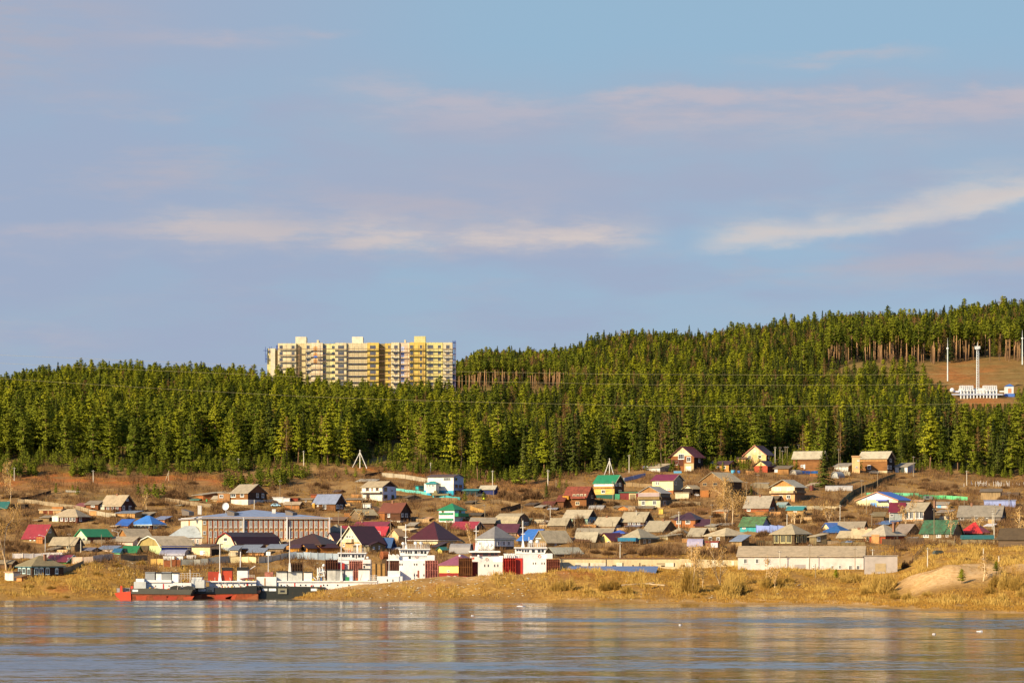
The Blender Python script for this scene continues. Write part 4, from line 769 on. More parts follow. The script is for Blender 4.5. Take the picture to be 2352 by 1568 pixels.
    def face(X, Yp):                 # picture position -> local position on a visible face, its turn, its foreshortening
        zz = (yb - Yp) * s
        if X <= xc: return (hx - (xc - X) * s / math.cos(a), -hy, zz), 0.0, math.cos(a)
        return (hx, -hy + (X - xc) * s / max(math.sin(a), .2), zz), R(90), max(math.sin(a), .2)
    for wn in win:
        X, Yp, ww, wh = wn[:4]; p, r, k = face(X, Yp); off = 1.0 if len(wn) < 5 else wn[4]; dn = Matrix.Rotation(r, 3, 'Z') @ Vector((0, -.02, 0))
        if len(wn) > 4: dn *= off / .02
        window(e, Vector(p) + dn, r, ww * s / k, wh * s, wf, muntin if len(wn) < 6 else wn[5], ornate)
    for nm, X0, Y0, X1, Y1, dep, col, kind in extra:   # boxes standing out of a face: (part, px box, depth m, colour, material)
        p0, r, k = face(X0, Y1); p1, r1, k1 = face(X1, Y0); m = MB(); q0, q1 = Vector(p0), Vector(p1)
        if r == 0: m.box(min(q0.x, q1.x), max(q0.x, q1.x), -hy - dep, -hy + .02, q0.z, q1.z)
        else: m.box(hx - .02, hx + dep, min(q0.y, q1.y), max(q0.y, q1.y), q0.z, q1.z)
        m.build(nm, mat(kind, col), e)
    return e

GREY, TAN, DARK, OCH = '#a39378', '#b8a684', '#4a2c1a', '#d89a50'
def build_houses():
    H = house; W4 = '#fff5e0'
    # ---- far left sheet
    H('A', 'log_house', 'grey gabled log house', 'dark red log house with grey slate gable roof and white glazed annex', 1190, 1460, 1600, 500, 412, 290, wc='#7a3524', gc='#5a2f1c', wcr='#5c3424', rc='#b09c78', wf=W4, win=[(1288, 448, 34, 56), (1350, 448, 34, 56), (1410, 446, 34, 56), (1485, 446, 22, 50), (1550, 446, 26, 50), (1520, 348, 22, 28)], extra=[('porch', 1192, 415, 1250, 500, .4, '#f4ecc8', 'plank')], chim=[(1320, 280, 300)])
    H('A', 'log_house', 'hip roofed dark log house', 'low dark log house with grey hip roof and pale porch on the left slope', 610, 935, 1050, 635, 547, 458, roof='hip', wc='#6a3626', rc='#b7a480', wf=W4, win=[(728, 580, 32, 50), (790, 582, 34, 56), (848, 582, 34, 56), (890, 582, 34, 56), (962, 582, 22, 50)], extra=[('porch', 612, 548, 695, 634, .5, '#e9efca', 'plank')], th=28)
    H('A', 'shed', 'small red roofed shed', 'tiny plank shed with faded red roof behind a fence', 900, 1010, 1030, 470, 425, 390, roof='shed', wc='#8a4a26', rc='#a8503c', cat='shed', wk='plank', rk='metal', th=20)
    H('A', 'shed', 'long grey roofed lean-to', 'long plank lean-to with grey roof beside the grey gabled log house', 1025, 1180, 1190, 478, 400, 362, roof='shed', wc='#8f5327', cat='shed', wk='plank', th=18, win=[(1118, 428, 50, 20)])
    H('A', 'cottage', 'bright blue hip roofed cottage', 'cottage with bright blue hip roof and white ornate windows', 1565, 1830, 1958, 712, 636, 538, roof='hip', wc='#4b2a20', rc='#1482dc', rk='metal', wf='#eef4f4', win=[(1665, 680, 44, 54), (1720, 682, 44, 54), (1778, 684, 44, 54), (1858, 680, 26, 50), (1888, 680, 26, 50), (1920, 678, 22, 50)], ornate=True, extra=[('porch', 1568, 640, 1626, 695, .3, '#8cd0e8', 'plank')], trim='#e8f0f0', th=30)
    H('A', 'shed', 'little blue roofed outbuilding', 'small outbuilding with blue roof left of the blue hip roofed cottage', 1395, 1540, 1570, 700, 652, 590, axis='x', roof='shed', wc='#c98a5a', rc='#126ac8', rk='metal', cat='shed', wk='plank', th=25)
    H('A', 'cottage', 'red metal roofed house', 'house with big red metal roof and ochre barge board at the far left', 250, 528, 655, 880, 797, 645, wc='#9a7848', gc='#a5905f', rc='#b32636', rk='metal', trim='#dca040', wk='plank', wf=W4, win=[(350, 822, 24, 40), (405, 822, 24, 40), (577, 725, 40, 44)], extra=[('porch', 440, 800, 525, 880, .5, '#c47a38', 'plank')])
    H('A', 'cottage', 'cream house with green roof', 'cream gabled house with bright green metal roof, lower wing to its right', 880, 1050, 1318, 868, 785, 700, axis='y', wc='#e6eab4', gc='#eef0c0', wcr='#8a4a35', rc='#1d8a50', rk='metal', wk='plaster', th=50, trim='#2a9058', win=[(1005, 825, 44, 34)], over=.45)
    H('A', 'cottage', 'plain grey gabled cottage', 'weathered plank cottage with plain grey gable roof beneath the green roofed house', 580, 898, 975, 985, 882, 797, wc='#8a6a42', gc='#4a2f22', rc='#b3a27e', wk='plank', wf='#e8d8a8', win=[(710, 918, 30, 55), (822, 916, 54, 55)], th=25)
    H('A', 'shed', 'wooden gabled barn', 'brown wooden barn with gable end towards the river and grey roof', 1400, 1545, 1800, 850, 790, 697, axis='y', wc='#9a6a38', gc='#b47a3c', wk='plank', rc='#a8987a', cat='barn', th=55)
    H('A', 'shed', 'low pink walled annex', 'low pink plastered shed beneath the wooden gabled barn', 1290, 1600, 1640, 905, 848, 797, roof='shed', wc='#eec8a8', wk='plaster', rc='#b7a482', cat='shed', th=14)
    H('A', 'gambrel_house', 'pale gambrel roofed house', 'large house with pale shingled gambrel gable over lime green and blue walls', 1605, 1945, 2320, 1015, 905, 785, roof='gambrel', axis='y', wc='#d8e49a', gc='#b59a58', wcr='#2a4fa8', wk='plaster', rc='#c0ad8a', th=52, trim='#f2ead0', extra=[('porch', 1610, 905, 1775, 1010, .3, '#5a4a30', 'plank')], win=[(2250, 938, 34, 26)])
    H('A', 'shed', 'small green roofed shed', 'small plank shed with green roof by the river fence', 1465, 1640, 1690, 1003, 972, 905, wc='#c79a62', rc='#208a4c', rk='metal', wk='plank', cat='shed', th=18)
    H('A', 'kiosk', 'tiny green kiosk', 'tiny light green kiosk with teal roof next to the green roofed shed', 1372, 1448, 1475, 1010, 966, 936, wc='#7ec890', rc='#1a6f98', rk='metal', wk='plaster', cat='kiosk', th=20, mind=2)
    H('A', 'outbuilding', 'white outbuilding', 'white plastered outbuilding with grey roof left of the tiny green kiosk', 1180, 1385, 1425, 992, 938, 905, roof='shed', wc='#f6d6b4', wk='plaster', rc='#8f98a8', rk='metal', cat='shed', th=12)
    H('A', 'log_house', 'big dark log house by the river', 'big dark log house with hip roof and ornate white windows beside the water', 155, 388, 725, 1292, 1140, 1025, roof='hip', wc='#4a3322', rc='#8c7d56', wf='#d8ece0', ornate=True, th=52, win=[(200, 1205, 46, 60), (265, 1210, 46, 66), (338, 1218, 46, 70), (432, 1215, 42, 74), (487, 1217, 42, 74), (552, 1215, 42, 74), (650, 1215, 32, 60)], trim='#4f7a78', chim=[(330, 1015, 1060)])
    H('A', 'cottage', 'maroon roof with green gable', 'cottage with maroon metal roof and bright green gable behind the big log house', 525, 800, 915, 1125, 1085, 1015, wc='#3f8a3c', gc='#48a044', rc='#8a2238', rk='metal', wk='plank', trim='#dfe8d0', win=[(822, 1068, 18, 40)], th=26)
    H('A', 'shed', 'white board shed by the water', 'small white board shed at the water side, bottom left of the village', 38, 160, 232, 1330, 1232, 1215, roof='flat', wc='#f4e6c0', wk='plank', cat='shed', th=45, rc='#b9936a', mind=2.5)
    H('A', 'crate_hut', 'orange plywood hut', 'small orange plywood hut beside the white board shed', 190, 262, 295, 1335, 1275, 1255, roof='shed', wc='#d08a48', rc='#8a6a40', wk='plank', cat='hut', th=40, mind=2)
    H('A', 'cottage', 'teal roofed cottage', 'cottage with dark teal roof cut by the left picture edge', -120, 80, 105, 470, 435, 372, wc='#7a6a50', rc='#1f7468', rk='metal', wk='plank', th=20)
    H('A', 'barn', 'brown barn at the left edge', 'low brown barn with rusty grey roof at the left picture edge beside the birch', -80, 140, 180, 1200, 1110, 1075, wc='#7a5530', rc='#8a7a5c', wk='plank', cat='barn', th=15)
    H('A', 'shed', 'black tarred shed', 'black tarred shed below the teal roofed cottage', 145, 300, 316, 462, 412, 402, roof='flat', wc='#3a2a1c', wk='plank', rc='#4a3a28', cat='shed', th=10)
    H('A', 'shed', 'grey roofed ochre shed', 'ochre plank shed with bluish grey roof below the grey gabled log house', 1395, 1625, 1690, 572, 505, 480, roof='shed', wc='#d09a58', wk='plank', rc='#8d98a4', rk='metal', cat='shed', th=20)
    H('A', 'shed', 'low open lean-to', 'low lean-to with grey roof right of the ochre plank shed', 1640, 1800, 1850, 560, 528, 495, roof='shed', wc='#6a5236', wk='plank', rc='#a89878', cat='shed', th=15)
    H('A', 'shed', 'plank shed beside the hip roof', 'small plank shed with grey roof left of the dark hip roofed log house', 490, 590, 615, 612, 560, 540, roof='shed', wc='#9a7a4c', wk='plank', cat='shed', th=15)
    H('A', 'garage', 'ochre garage row', 'ochre garage with two brown gates by the upper fence', 465, 735, 745, 535, 480, 465, roof='flat', wc='#e0b070', wk='plank', rc='#c8b48a', cat='garage', th=8, extra=[('door', 515, 478, 570, 524, .06, '#8a4020', 'plank'), ('door', 585, 480, 635, 526, .06, '#8f4824', 'plank')])
    # ---- second sheet
    H('B', 'log_house', 'log house on white plinth', 'brown log house with grey gable roof standing on a white plinth', 965, 1180, 1380, 412, 262, 158, wc='#94602c', wcr='#4a2d1a', gc='#7a4a26', rc='#b8a887', wf=W4, found=(64, '#e8d8bc'), win=[(995, 296, 62, 44), (1108, 294, 50, 44), (1280, 296, 26, 50), (1338, 296, 26, 50)], chim=[(1130, 152, 190)])
    H('B', 'annex', 'plank annex', 'plank annex with white window joined to the log house on white plinth', 815, 962, 968, 385, 272, 262, roof='flat', wc='#a87440', wk='plank', rc='#a8977a', cat='annex', th=15, win=[(858, 308, 48, 38)])
    H('B', 'shed', 'wide wooden shed', 'wide wooden shed with grey roof left of the log house on white plinth', 455, 640, 890, 360, 288, 248, roof='shed', wc='#b06a34', wk='plank', rc='#a39578', cat='shed', th=62)
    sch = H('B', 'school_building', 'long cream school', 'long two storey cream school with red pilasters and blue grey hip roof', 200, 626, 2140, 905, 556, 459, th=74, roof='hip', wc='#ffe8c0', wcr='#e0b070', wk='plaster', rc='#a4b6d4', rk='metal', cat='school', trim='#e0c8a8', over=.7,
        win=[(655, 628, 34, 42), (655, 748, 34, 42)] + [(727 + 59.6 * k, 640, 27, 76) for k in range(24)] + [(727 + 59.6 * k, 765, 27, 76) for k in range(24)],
        extra=[('pilaster', 688 + 59.6 * k, 566, 700 + 59.6 * k, 905, .12, '#a84a1c', 'paint') for k in range(25)] + [('rib', 702 + 59.6 * k, 566, 708 + 59.6 * k, 905, .16, '#ffe8c4', 'plaster') for k in range(25)] + [('band', 705 + 59.6 * k, 684, 746 + 59.6 * k, 692, .3, '#f4e0c0', 'plaster') for k in range(24)] + [('door', 360, 562, 388, 668, .05, '#d89048', 'paint')] + [('downpipe', x, 560, x + 14, 905, .8, '#f2e6d4', 'paint') for x in (1105, 1618, 2125)])  # cream strips beside the pilasters imitate their lit edges by colour
    D = dist_at(*PX('B', 626, 890)); s = D / F / 12.063
    def onroof(X, Y, dd): return Vector((wx(PX('B', X, Y)[0], D + dd), D + dd, wz(PX('B', X, Y)[1], D + dd)))
    def adopt(o, par): o.parent = par; o.matrix_parent_inverse = (Matrix.Translation(par.location) @ Matrix.Rotation(par.rotation_euler.z, 4, 'Z')).inverted(); return o
    for X, Y0, Y1, dd in ((600, 420, 530, 8), (1495, 462, 540, 16)): p = onroof(X, Y1, dd); adopt(MB().box(-.6, .6, -.5, .5, 0, (Y1 - Y0) * s).build('chimney', mat('concrete', '#d8cab4'), None, p), sch)
    for X, Y, dd in ((440, 540, 2), (985, 552, 5), (1690, 552, 12)):
        p = onroof(X, Y, dd); m = MB(); m.prism([(-1.2, 0), (1.2, 0), (1.2, 1.2), (-1.6, 2.0)], -.6, 3.0); adopt(m.build('dormer', mat('metal', '#6a5a4c'), None, p, R(-20)), sch)
    dish = onroof(915, 480, 9); d = empty('satellite_dish', dish); tag(d, 'round white satellite dish on the blue grey school roof', 'satellite dish')
    MB().lathe([(.05, -.35), (.6, -.28), (1.0, -.1), (1.25, .15)], 16).build('bowl', mat('paint', '#f6efe2'), d, (0, -.2, 1.3)).rotation_euler = (R(80), 0, R(-25)); MB().tube((0, 0, -1), (0, 0, 1.2), .1).build('mast', mat('metal', '#cfc8bc'), d)
    H('B', 'school_annex', 'pale roofed school annex', 'low school annex with pale metal hip roof before the cream end wall', 215, 632, 700, 900, 795, 662, roof='hip', wc='#e8c0a0', wk='plaster', rc='#b9c2bd', rk='metal', cat='annex', th=14, win=[(468, 850, 30, 60), (520, 852, 30, 60), (572, 852, 30, 60)])
    H('B', 'gambrel_house', 'dark maroon gambrel house', 'cream gambrel house with very dark maroon roof before the school', 748, 1040, 1555, 990, 890, 742, roof='gambrel', axis='y', wc='#f4e0a8', gc='#f8e8b0', wcr='#8a6a48', wk='plaster', rc='#3a1820', rk='metal', th=54, trim='#a83226', win=[(892, 828, 56, 46, .03, 3)], extra=[('garage_door', 845, 922, 960, 990, .06, '#b8bcb4', 'metal')])
    H('B', 'cottage', 'brown hip roofed house', 'house with broad dark brown hip roof behind two timber pavilions', 1590, 2060, 2290, 985, 882, 757, roof='hip', wc='#c88a48', wk='plank', rc='#56301c', rk='metal', th=28)
    H('B', 'pavilion', 'timber pavilion', 'orange timber pavilion with maroon gable roof and arched opening', 1800, 1900, 2010, 985, 925, 880, axis='y', wc='#d0862c', gc='#e0a050', wk='plank', rc='#4a1c20', rk='metal', cat='pavilion', th=50, extra=[('opening', 1815, 915, 1885, 968, .06, '#2c1a10', 'plank')])  # opening is a dark board, coloured as the unlit inside
    H('B', 'pavilion', 'second timber pavilion', 'long timber pavilion with maroon roof right of the arched one', 1985, 2060, 2260, 988, 920, 880, axis='y', wc='#c47a30', gc='#f0d0a0', wk='plank', rc='#4f1c22', rk='metal', cat='pavilion', th=62)
    H('B', 'shed', 'orange walled shed', 'orange plank shed with dark roof left of the arched pavilion', 1690, 1800, 1825, 980, 925, 890, roof='shed', wc='#d8922c', wk='plank', rc='#58252a', rk='metal', cat='shed', th=15)
    H('B', 'workshop', 'cream workshop', 'cream workshop with dark flat roof and open garage beside the blue walled house', 485, 725, 840, 1032, 910, 885, roof='shed', wc='#f6cf96', wk='plaster', rc='#5a3c2a', rk='metal', cat='workshop', th=35, extra=[('gate', 740, 945, 830, 1030, .03, '#20160f', 'plank'), ('door', 595, 965, 640, 1030, .12, '#f4ead8', 'paint')], win=[(648, 985, 24, 30)])  # this gate is a dark sheet, coloured as the open garage's unlit inside
    H('B', 'greenhouse', 'grey arched greenhouse', 'grey arched greenhouse below the blue walled gambrel house', 115, 400, 470, 1028, 1022, 950, roof='arch', axis='x', wc='#8c8ea0', wk='metal', rc='#9698ac', rk='metal', cat='greenhouse', th=20)
    for (xl, xr, y0, y1, col, t) in ((1050, 1300, 895, 1000, '#c07a3a', 'orange plank shed with grey roof behind the metal fence'), (1180, 1370, 935, 1025, '#d09050', 'yellow plank shed with framed door behind the metal fence'), (960, 1060, 905, 1020, '#e8c894', 'small pale shed left of the orange plank sheds'), (1410, 1600, 890, 985, '#a08058', 'weathered plank shed below the dark maroon gambrel house')):
        H('B', 'shed', t.split(' behind')[0].split(' below')[0].split(' left')[0], t, xl, xr, xr + 20, y1, y0 + 40, y0, roof='shed', wc=col, wk='plank', rc='#9098a0', rk='metal', cat='shed', th=14)
    H('B', 'container', 'rust red container', 'rust red steel container parked behind the two cars', 1688, 1785, 1800, 385, 335, 328, roof='flat', wc='#9a3a22', wk='rust', rc='#8a3a26', rk='rust', cat='container', th=10, mind=2.5)
    H('B', 'container', 'white site cabin', 'white site cabin behind the dark parked car', 1480, 1600, 1612, 385, 325, 318, roof='flat', wc='#f0e8d8', wk='metal', rc='#e8e0d0', rk='metal', cat='cabin', th=10, mind=2.5)
    H('B', 'container', 'second white cabin', 'white cabin between the site cabin and the rust red container', 1604, 1684, 1690, 392, 335, 330, roof='flat', wc='#f4ecdc', wk='metal', rc='#e8e0d0', rk='metal', cat='cabin', th=8, mind=2.5)
    H('B', 'shed', 'small plank hut', 'small plank hut left of the blue grey roofed log house', 1620, 1800, 1825, 465, 400, 372, axis='x', wc='#b0723a', wk='plank', rc='#b09a78', cat='shed', th=15)
    H('B', 'shed', 'open plank lean-to', 'plank lean-to with dark window above the small plank hut', 1795, 1950, 1965, 385, 345, 330, roof='shed', wc='#b89460', wk='plank', rc='#a08a68', cat='shed', th=12, win=[(1880, 368, 24, 26)])
    # ---- third sheet
    H('C', 'log_house', 'blue grey roofed log house', 'brown log house with blue grey metal roof and ochre annex', 150, 428, 538, 492, 382, 280, wc='#7a4c26', wcr='#38221a', gc='#5a3824', rc='#98a4ba', rk='metal', wf=W4, win=[(290, 433, 44, 54), (208, 420, 22, 20), (449, 432, 24, 50), (490, 432, 34, 50)], extra=[('porch', 152, 390, 182, 470, .8, '#d8a040', 'plank')])
    H('C', 'shed', 'small brick red shed', 'small brick red shed behind the blue grey roofed log house', 130, 225, 240, 345, 292, 280, roof='flat', wc='#a8542c', wk='plank', rc='#7a4a34', cat='shed', th=10)
    H('C', 'house', 'white two storey house', 'white two storey house with tan roof, brown gable edge and balcony', 738, 992, 1150, 372, 188, 122, wc='#fff2d2', wcr='#d8d8e0', gc='#4a2a1e', wk='plaster', rc='#b7a27a', wf='#8a5a34', trim='#6a3a24', win=[(808, 220, 36, 40), (866, 224, 14, 34), (930, 222, 34, 36), (1028, 222, 32, 46), (1030, 312, 38, 46), (1110, 312, 30, 48), (815, 310, 40, 50), (1103, 236, 12, 14)], extra=[('balcony', 745, 246, 985, 264, 1.0, '#e8dcc0', 'plank'), ('ledge', 745, 265, 985, 272, 1.2, '#6a4028', 'plank')])
    H('C', 'log_house', 'brown metal roofed log house', 'dark log house with chestnut brown metal roof on a white plinth', 950, 1210, 1328, 630, 490, 383, wc='#5c3418', wcr='#35201a', gc='#4a2c1c', rc='#8a4a2c', rk='metal', wf=W4, found=(28, '#e8d8b8'), win=[(985, 534, 38, 26), (1070, 536, 28, 46), (1232, 536, 22, 44), (1278, 536, 30, 44)], extra=[('porch', 955, 495, 1022, 602, .3, '#a8642c', 'plank')], chim=[(1055, 360, 400)])
    H('C', 'barn', 'grey wooden barn', 'weathered grey wooden barn left of the brown metal roofed log house', 610, 720, 915, 605, 525, 462, axis='y', wc='#80684a', gc='#8a7050', wk='plank', rc='#a89a74', cat='barn', th=58)
    H('C', 'cottage', 'green hip roofed white house', 'small white two storey house with green pyramid roof and green bands', 1672, 1862, 1990, 640, 466, 390, roof='hip', wc='#fff6e2', wcr='#d8dcd8', wk='plaster', rc='#149a5a', rk='metal', wf='#caa870', th=34, win=[(1722, 496, 30, 36), (1928, 496, 26, 36), (1652, 590, 20, 20), (1972, 582, 26, 26)], extra=[('band', 1680, 506, 1850, 530, .35, '#1c8a54', 'metal'), ('band', 1682, 574, 1850, 600, .35, '#2c9a60', 'metal'), ('awning', 1866, 512, 1990, 552, 1.5, '#169054', 'metal')])
    H('C', 'house', 'white house with turquoise base', 'tall white three storey house with turquoise base and glazed bay', 1534, 1852, 1968, 300, 68, 40, wc='#fff0d4', wcr='#b8bac8', gc='#b4b8c4', wk='plaster', rc='#6a4630', rk='metal', wf='#8a8a80', th=24, found=(0, '#30b8d0'), win=[(1742, 100, 18, 28), (1762, 100, 18, 28), (1782, 100, 18, 28), (1804, 100, 18, 28), (1668, 183, 14, 40), (1686, 183, 18, 40), (1880, 100, 30, 36), (1884, 185, 32, 44), (1930, 186, 38, 44)],
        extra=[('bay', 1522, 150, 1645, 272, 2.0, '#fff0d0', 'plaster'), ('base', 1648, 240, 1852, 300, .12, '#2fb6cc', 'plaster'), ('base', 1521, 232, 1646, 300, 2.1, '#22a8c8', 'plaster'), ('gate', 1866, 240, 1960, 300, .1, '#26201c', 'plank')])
    p = dist_at(*PX('C', 1646, 300)); H('C', 'bay_roof', None, 'teal roof of the glazed bay', 1520, 1640, 1650, 180, 150, 124, roof='hip', wc='#fff0d4', wk='plaster', rc='#2aa49a', rk='metal', D=dist_at(*PX('C', 1852, 300)) - 2.6, th=24, mind=2.6, win=[(1532, 182, 16, 34), (1562, 182, 22, 36), (1605, 182, 26, 36)], cat='bay window', mark=False)
    H('C', 'house', 'maroon half hip house', 'large house with deep maroon hip roof and cream walls behind the ships', 1325, 1660, 1895, 900, 818, 605, roof='hip', wc='#f4dca4', wk='plaster', rc='#571a24', rk='metal', trim='#efe0c4', th=34, over=.8)
    H('C', 'house', 'cream house with maroon roof', 'cream log house with steep maroon roof, balcony gable towards the river', 462, 742, 1000, 990, 860, 665, axis='y', wc='#d8a868', gc='#f8e6b0', wk='log', rc='#5a2024', rk='metal', trim='#f4e4b8', th=40, win=[(563, 797, 30, 44), (597, 797, 26, 44), (628, 797, 22, 44), (520, 898, 26, 40)], extra=[('balcony', 540, 822, 645, 866, 1.1, '#e8c898', 'plank')], over=.7)
    H('C', 'cottage', 'pink gabled cottage', 'small pink gabled cottage with maroon roof right of the school', 290, 432, 530, 880, 850, 745, axis='y', wc='#f0b888', gc='#f4c090', wk='plaster', rc='#4a2028', rk='metal', th=42, win=[(362, 840, 40, 52)])
    H('C', 'cottage', 'dull red roofed cottage', 'cottage with dull red metal roof behind the bright red one', 650, 1035, 1110, 700, 662, 612, wc='#8a7a5c', wk='plank', rc='#a02c3c', rk='metal', th=16)
    H('C', 'cottage', 'bright red roofed cottage', 'cottage with bright red metal roof and dark blue gable', 860, 1025, 1085, 800, 758, 670, wc='#3c4a50', gc='#465a58', wk='plank', rc='#d01c34', rk='metal', th=32, win=[(1045, 790, 14, 34)])
    H('C', 'cottage', 'crimson strip roofed cottage', 'narrow cottage with crimson roof peeping out left of the cream house', 498, 640, 660, 740, 715, 662, wc='#9a6a4a', wk='plank', rc='#a01c34', rk='metal', th=15)
    H('C', 'cottage', 'grey roofed cottage by the school', 'cottage with grey hip roof right behind the school end', 300, 480, 560, 790, 730, 645, roof='hip', wc='#8a6a4a', wk='plank', rc='#9c9074', th=25)
    H('C', 'log_shed', 'log cabin with maroon roof', 'square log cabin with maroon roof before the cream house', 838, 842, 985, 985, 895, 855, axis='x', wc='#8a7048', wk='log', rc='#4a2024', rk='metal', th=50, cat='cabin', win=[(888, 932, 20, 30), (952, 926, 16, 44)], mind=6)
    H('C', 'shed', 'low plank shed', 'low plank shed left of the square log cabin', 640, 835, 845, 985, 900, 885, roof='shed', wc='#a08a60', wk='plank', rc='#9a9080', cat='shed', th=10)
    H('C', 'shed', 'deep blue roofed shed', 'dark shed with deep blue roof right of the cream house with maroon roof', 985, 1090, 1125, 975, 900, 805, axis='x', roof='gable', wc='#1f2c44', wk='plank', rc='#1f5a92', rk='metal', cat='shed', th=22)
    H('C', 'cottage', 'dark red house right of school', 'house with long red roof and weathered gable above the teal trimmed house', 1808, 2085, 2230, 730, 705, 610, roof='gable', wc='#d0a070', gc='#8a7a64', wk='plank', rc='#b02838', rk='metal', th=30, trim='#e8d0a8')
    H('C', 'greenhouse', 'small arched greenhouse', 'small silver arched greenhouse beside the tallest ferry wheelhouse', 1052, 1180, 1205, 978, 972, 922, roof='arch', axis='x', wc='#a8b4bc', wk='metal', rc='#b0bcc4', rk='metal', cat='greenhouse', th=14)
    H('C', 'greenhouse', 'long clouded greenhouse', 'long clouded greenhouse behind the ferries left of the teal trimmed house', 1815, 2030, 2075, 1000, 990, 878, roof='arch', axis='x', wc='#9a948c', wk='metal', rc='#a39e98', rk='metal', cat='greenhouse', th=16)
    H('C', 'shed', 'green walled shed', 'dark shed with brown roof and vivid green wall behind the ferries', 1590, 1662, 1760, 970, 912, 862, roof='shed', wc='#4a3c28', wcr='#1c8c50', wk='plank', rc='#4c2c20', rk='metal', cat='shed', th=55)
    H('C', 'hut', 'tiny yellow hut', 'tiny yellow hut with teal roof behind the ferries', 1660, 1712, 1782, 1000, 945, 920, axis='y', wc='#f0d468', gc='#f4e090', wk='plaster', rc='#1f8a78', rk='metal', cat='hut', th=50, mind=2)
    H('C', 'warehouse', 'yellow store with purple roof', 'yellow store with dusty purple roof between the ferry ramps', 1676, 2010, 2200, 1262, 1128, 1010, roof='hip', wc='#fae07a', wk='plaster', rc='#a8566c', rk='metal', cat='warehouse', th=25, D=851, found=(28, '#a02a24'), win=[(1790, 1212, 34, 24)])
    H('C', 'shed', 'ochre wall shed', 'ochre open shed left of the white two storey house', 555, 740, 752, 385, 345, 330, roof='shed', wc='#d09048', wk='plank', rc='#8a7a60', cat='shed', th=10)
    H('C', 'shed', 'grey sunken shed', 'grey sunken shed with white posts right of the white two storey house', 1250, 1300, 1452, 372, 320, 292, axis='x', wc='#8a7455', wk='plank', rc='#6a5a44', cat='shed', th=60)
    H('C', 'shed', 'white box shed', 'white box shed below the white two storey house', 760, 848, 852, 455, 400, 392, roof='flat', wc='#faf0da', wk='plaster', rc='#c8b890', cat='shed', th=6, mind=2.5)
    H('C', 'hut', 'orange gabled hut', 'small orange gabled hut left of the brown metal roofed log house', 865, 905, 942, 490, 465, 438, axis='y', wc='#e0a058', wk='plank', rc='#8a6a48', cat='hut', th=45, mind=2)
    H('C', 'shed', 'grey roofed hut behind white house', 'grey roofed hut behind the white two storey house', 680, 900, 945, 150, 125, 98, roof='shed', wc='#8a7858', wk='plank', rc='#b8b09a', cat='shed', th=18)
    H('C', 'garage', 'turquoise garage', 'dark turquoise garage left of the white house with turquoise base', 1392, 1430, 1515, 242, 190, 180, roof='flat', wc='#3cb8ac', wcr='#0f6a6c', wk='metal', rc='#157a78', rk='metal', cat='garage', th=60, mind=3)
    # ---- fourth sheet
    H('D', 'shelter', 'blue open shelter', 'open blue shelter with grey roof right of the white house', 362, 535, 575, 295, 215, 175, axis='x', wc='#303a6c', wk='plank', rc='#b8b094', cat='shelter', th=20)
    H('D', 'shelter', 'turquoise shelter', 'low turquoise yard shelter right of the white house', 160, 335, 350, 300, 235, 218, roof='shed', wc='#1a3a3c', wk='plank', rc='#2a9a98', rk='metal', cat='shelter', th=12)
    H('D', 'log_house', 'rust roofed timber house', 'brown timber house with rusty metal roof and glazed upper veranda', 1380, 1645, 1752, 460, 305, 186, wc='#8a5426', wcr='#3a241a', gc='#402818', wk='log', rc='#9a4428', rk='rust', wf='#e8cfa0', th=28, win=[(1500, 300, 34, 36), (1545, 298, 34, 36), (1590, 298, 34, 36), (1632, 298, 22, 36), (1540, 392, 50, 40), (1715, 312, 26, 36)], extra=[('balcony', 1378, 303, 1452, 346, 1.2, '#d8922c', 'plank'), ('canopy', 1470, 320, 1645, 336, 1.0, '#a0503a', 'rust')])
    H('D', 'cottage', 'low brown annex', 'low brown annex with rust roof left of the rust roofed timber house', 1295, 1370, 1385, 460, 360, 300, roof='shed', wc='#7a4a26', wk='plank', rc='#8a3e28', rk='rust', th=15, cat='annex')
    H('D', 'shed', 'low brown barn', 'low brown barn with dark red roof left of the low annex', 1110, 1240, 1300, 440, 415, 366, wc='#5a3420', wk='plank', rc='#7a3a2a', rk='rust', cat='barn', th=25)
    H('D', 'house', 'green roofed two storey house', 'ochre two storey house with vivid green roof and white upper band', 1742, 1985, 2108, 346, 140, 48, wc='#f0b858', wcr='#583420', gc='#4a2c20', wk='log', rc='#0c9a62', rk='metal', wf=W4, th=30, found=(58, '#1c5a48'), win=[(1818, 166, 14, 30), (1842, 166, 14, 30), (1864, 166, 14, 30), (1886, 166, 14, 30), (1908, 166, 14, 30), (1852, 250, 46, 44), (2006, 165, 24, 36), (2052, 163, 28, 40), (2054, 250, 38, 40)], extra=[('band', 1742, 146, 1984, 188, .25, '#fff4e0', 'plank'), ('canopy', 1742, 196, 1984, 210, .5, '#c88a4a', 'plank')], trim='#f4dca0')
    H('D', 'barn', 'round shouldered grey barn', 'barn with round shouldered grey roof and pale green wall', 535, 800, 960, 680, 616, 512, roof='gambrel', wc='#a2a268', gc='#7a6048', wk='plank', rc='#a89a78', cat='barn', th=34, win=[(908, 636, 22, 40), (938, 636, 22, 40)])
    H('D', 'shed', 'long grey open shed', 'long open shed with grey roof left of the round shouldered barn', 240, 530, 545, 690, 622, 570, roof='shed', wc='#5a3c24', wk='plank', rc='#a89a80', cat='shed', th=10)
    H('D', 'cottage', 'plum roofed cottage', 'cottage with plum coloured metal roof below the round shouldered barn', 556, 800, 865, 790, 725, 640, wc='#8a7058', wk='plank', rc='#663040', rk='metal', th=22)
    H('D', 'hut', 'orange gabled outhouse', 'small orange gabled outhouse beneath the plum roofed cottage', 768, 830, 885, 790, 760, 710, axis='y', wc='#f0ac60', gc='#f4b870', wk='plaster', rc='#5a2430', rk='metal', cat='outhouse', th=48)
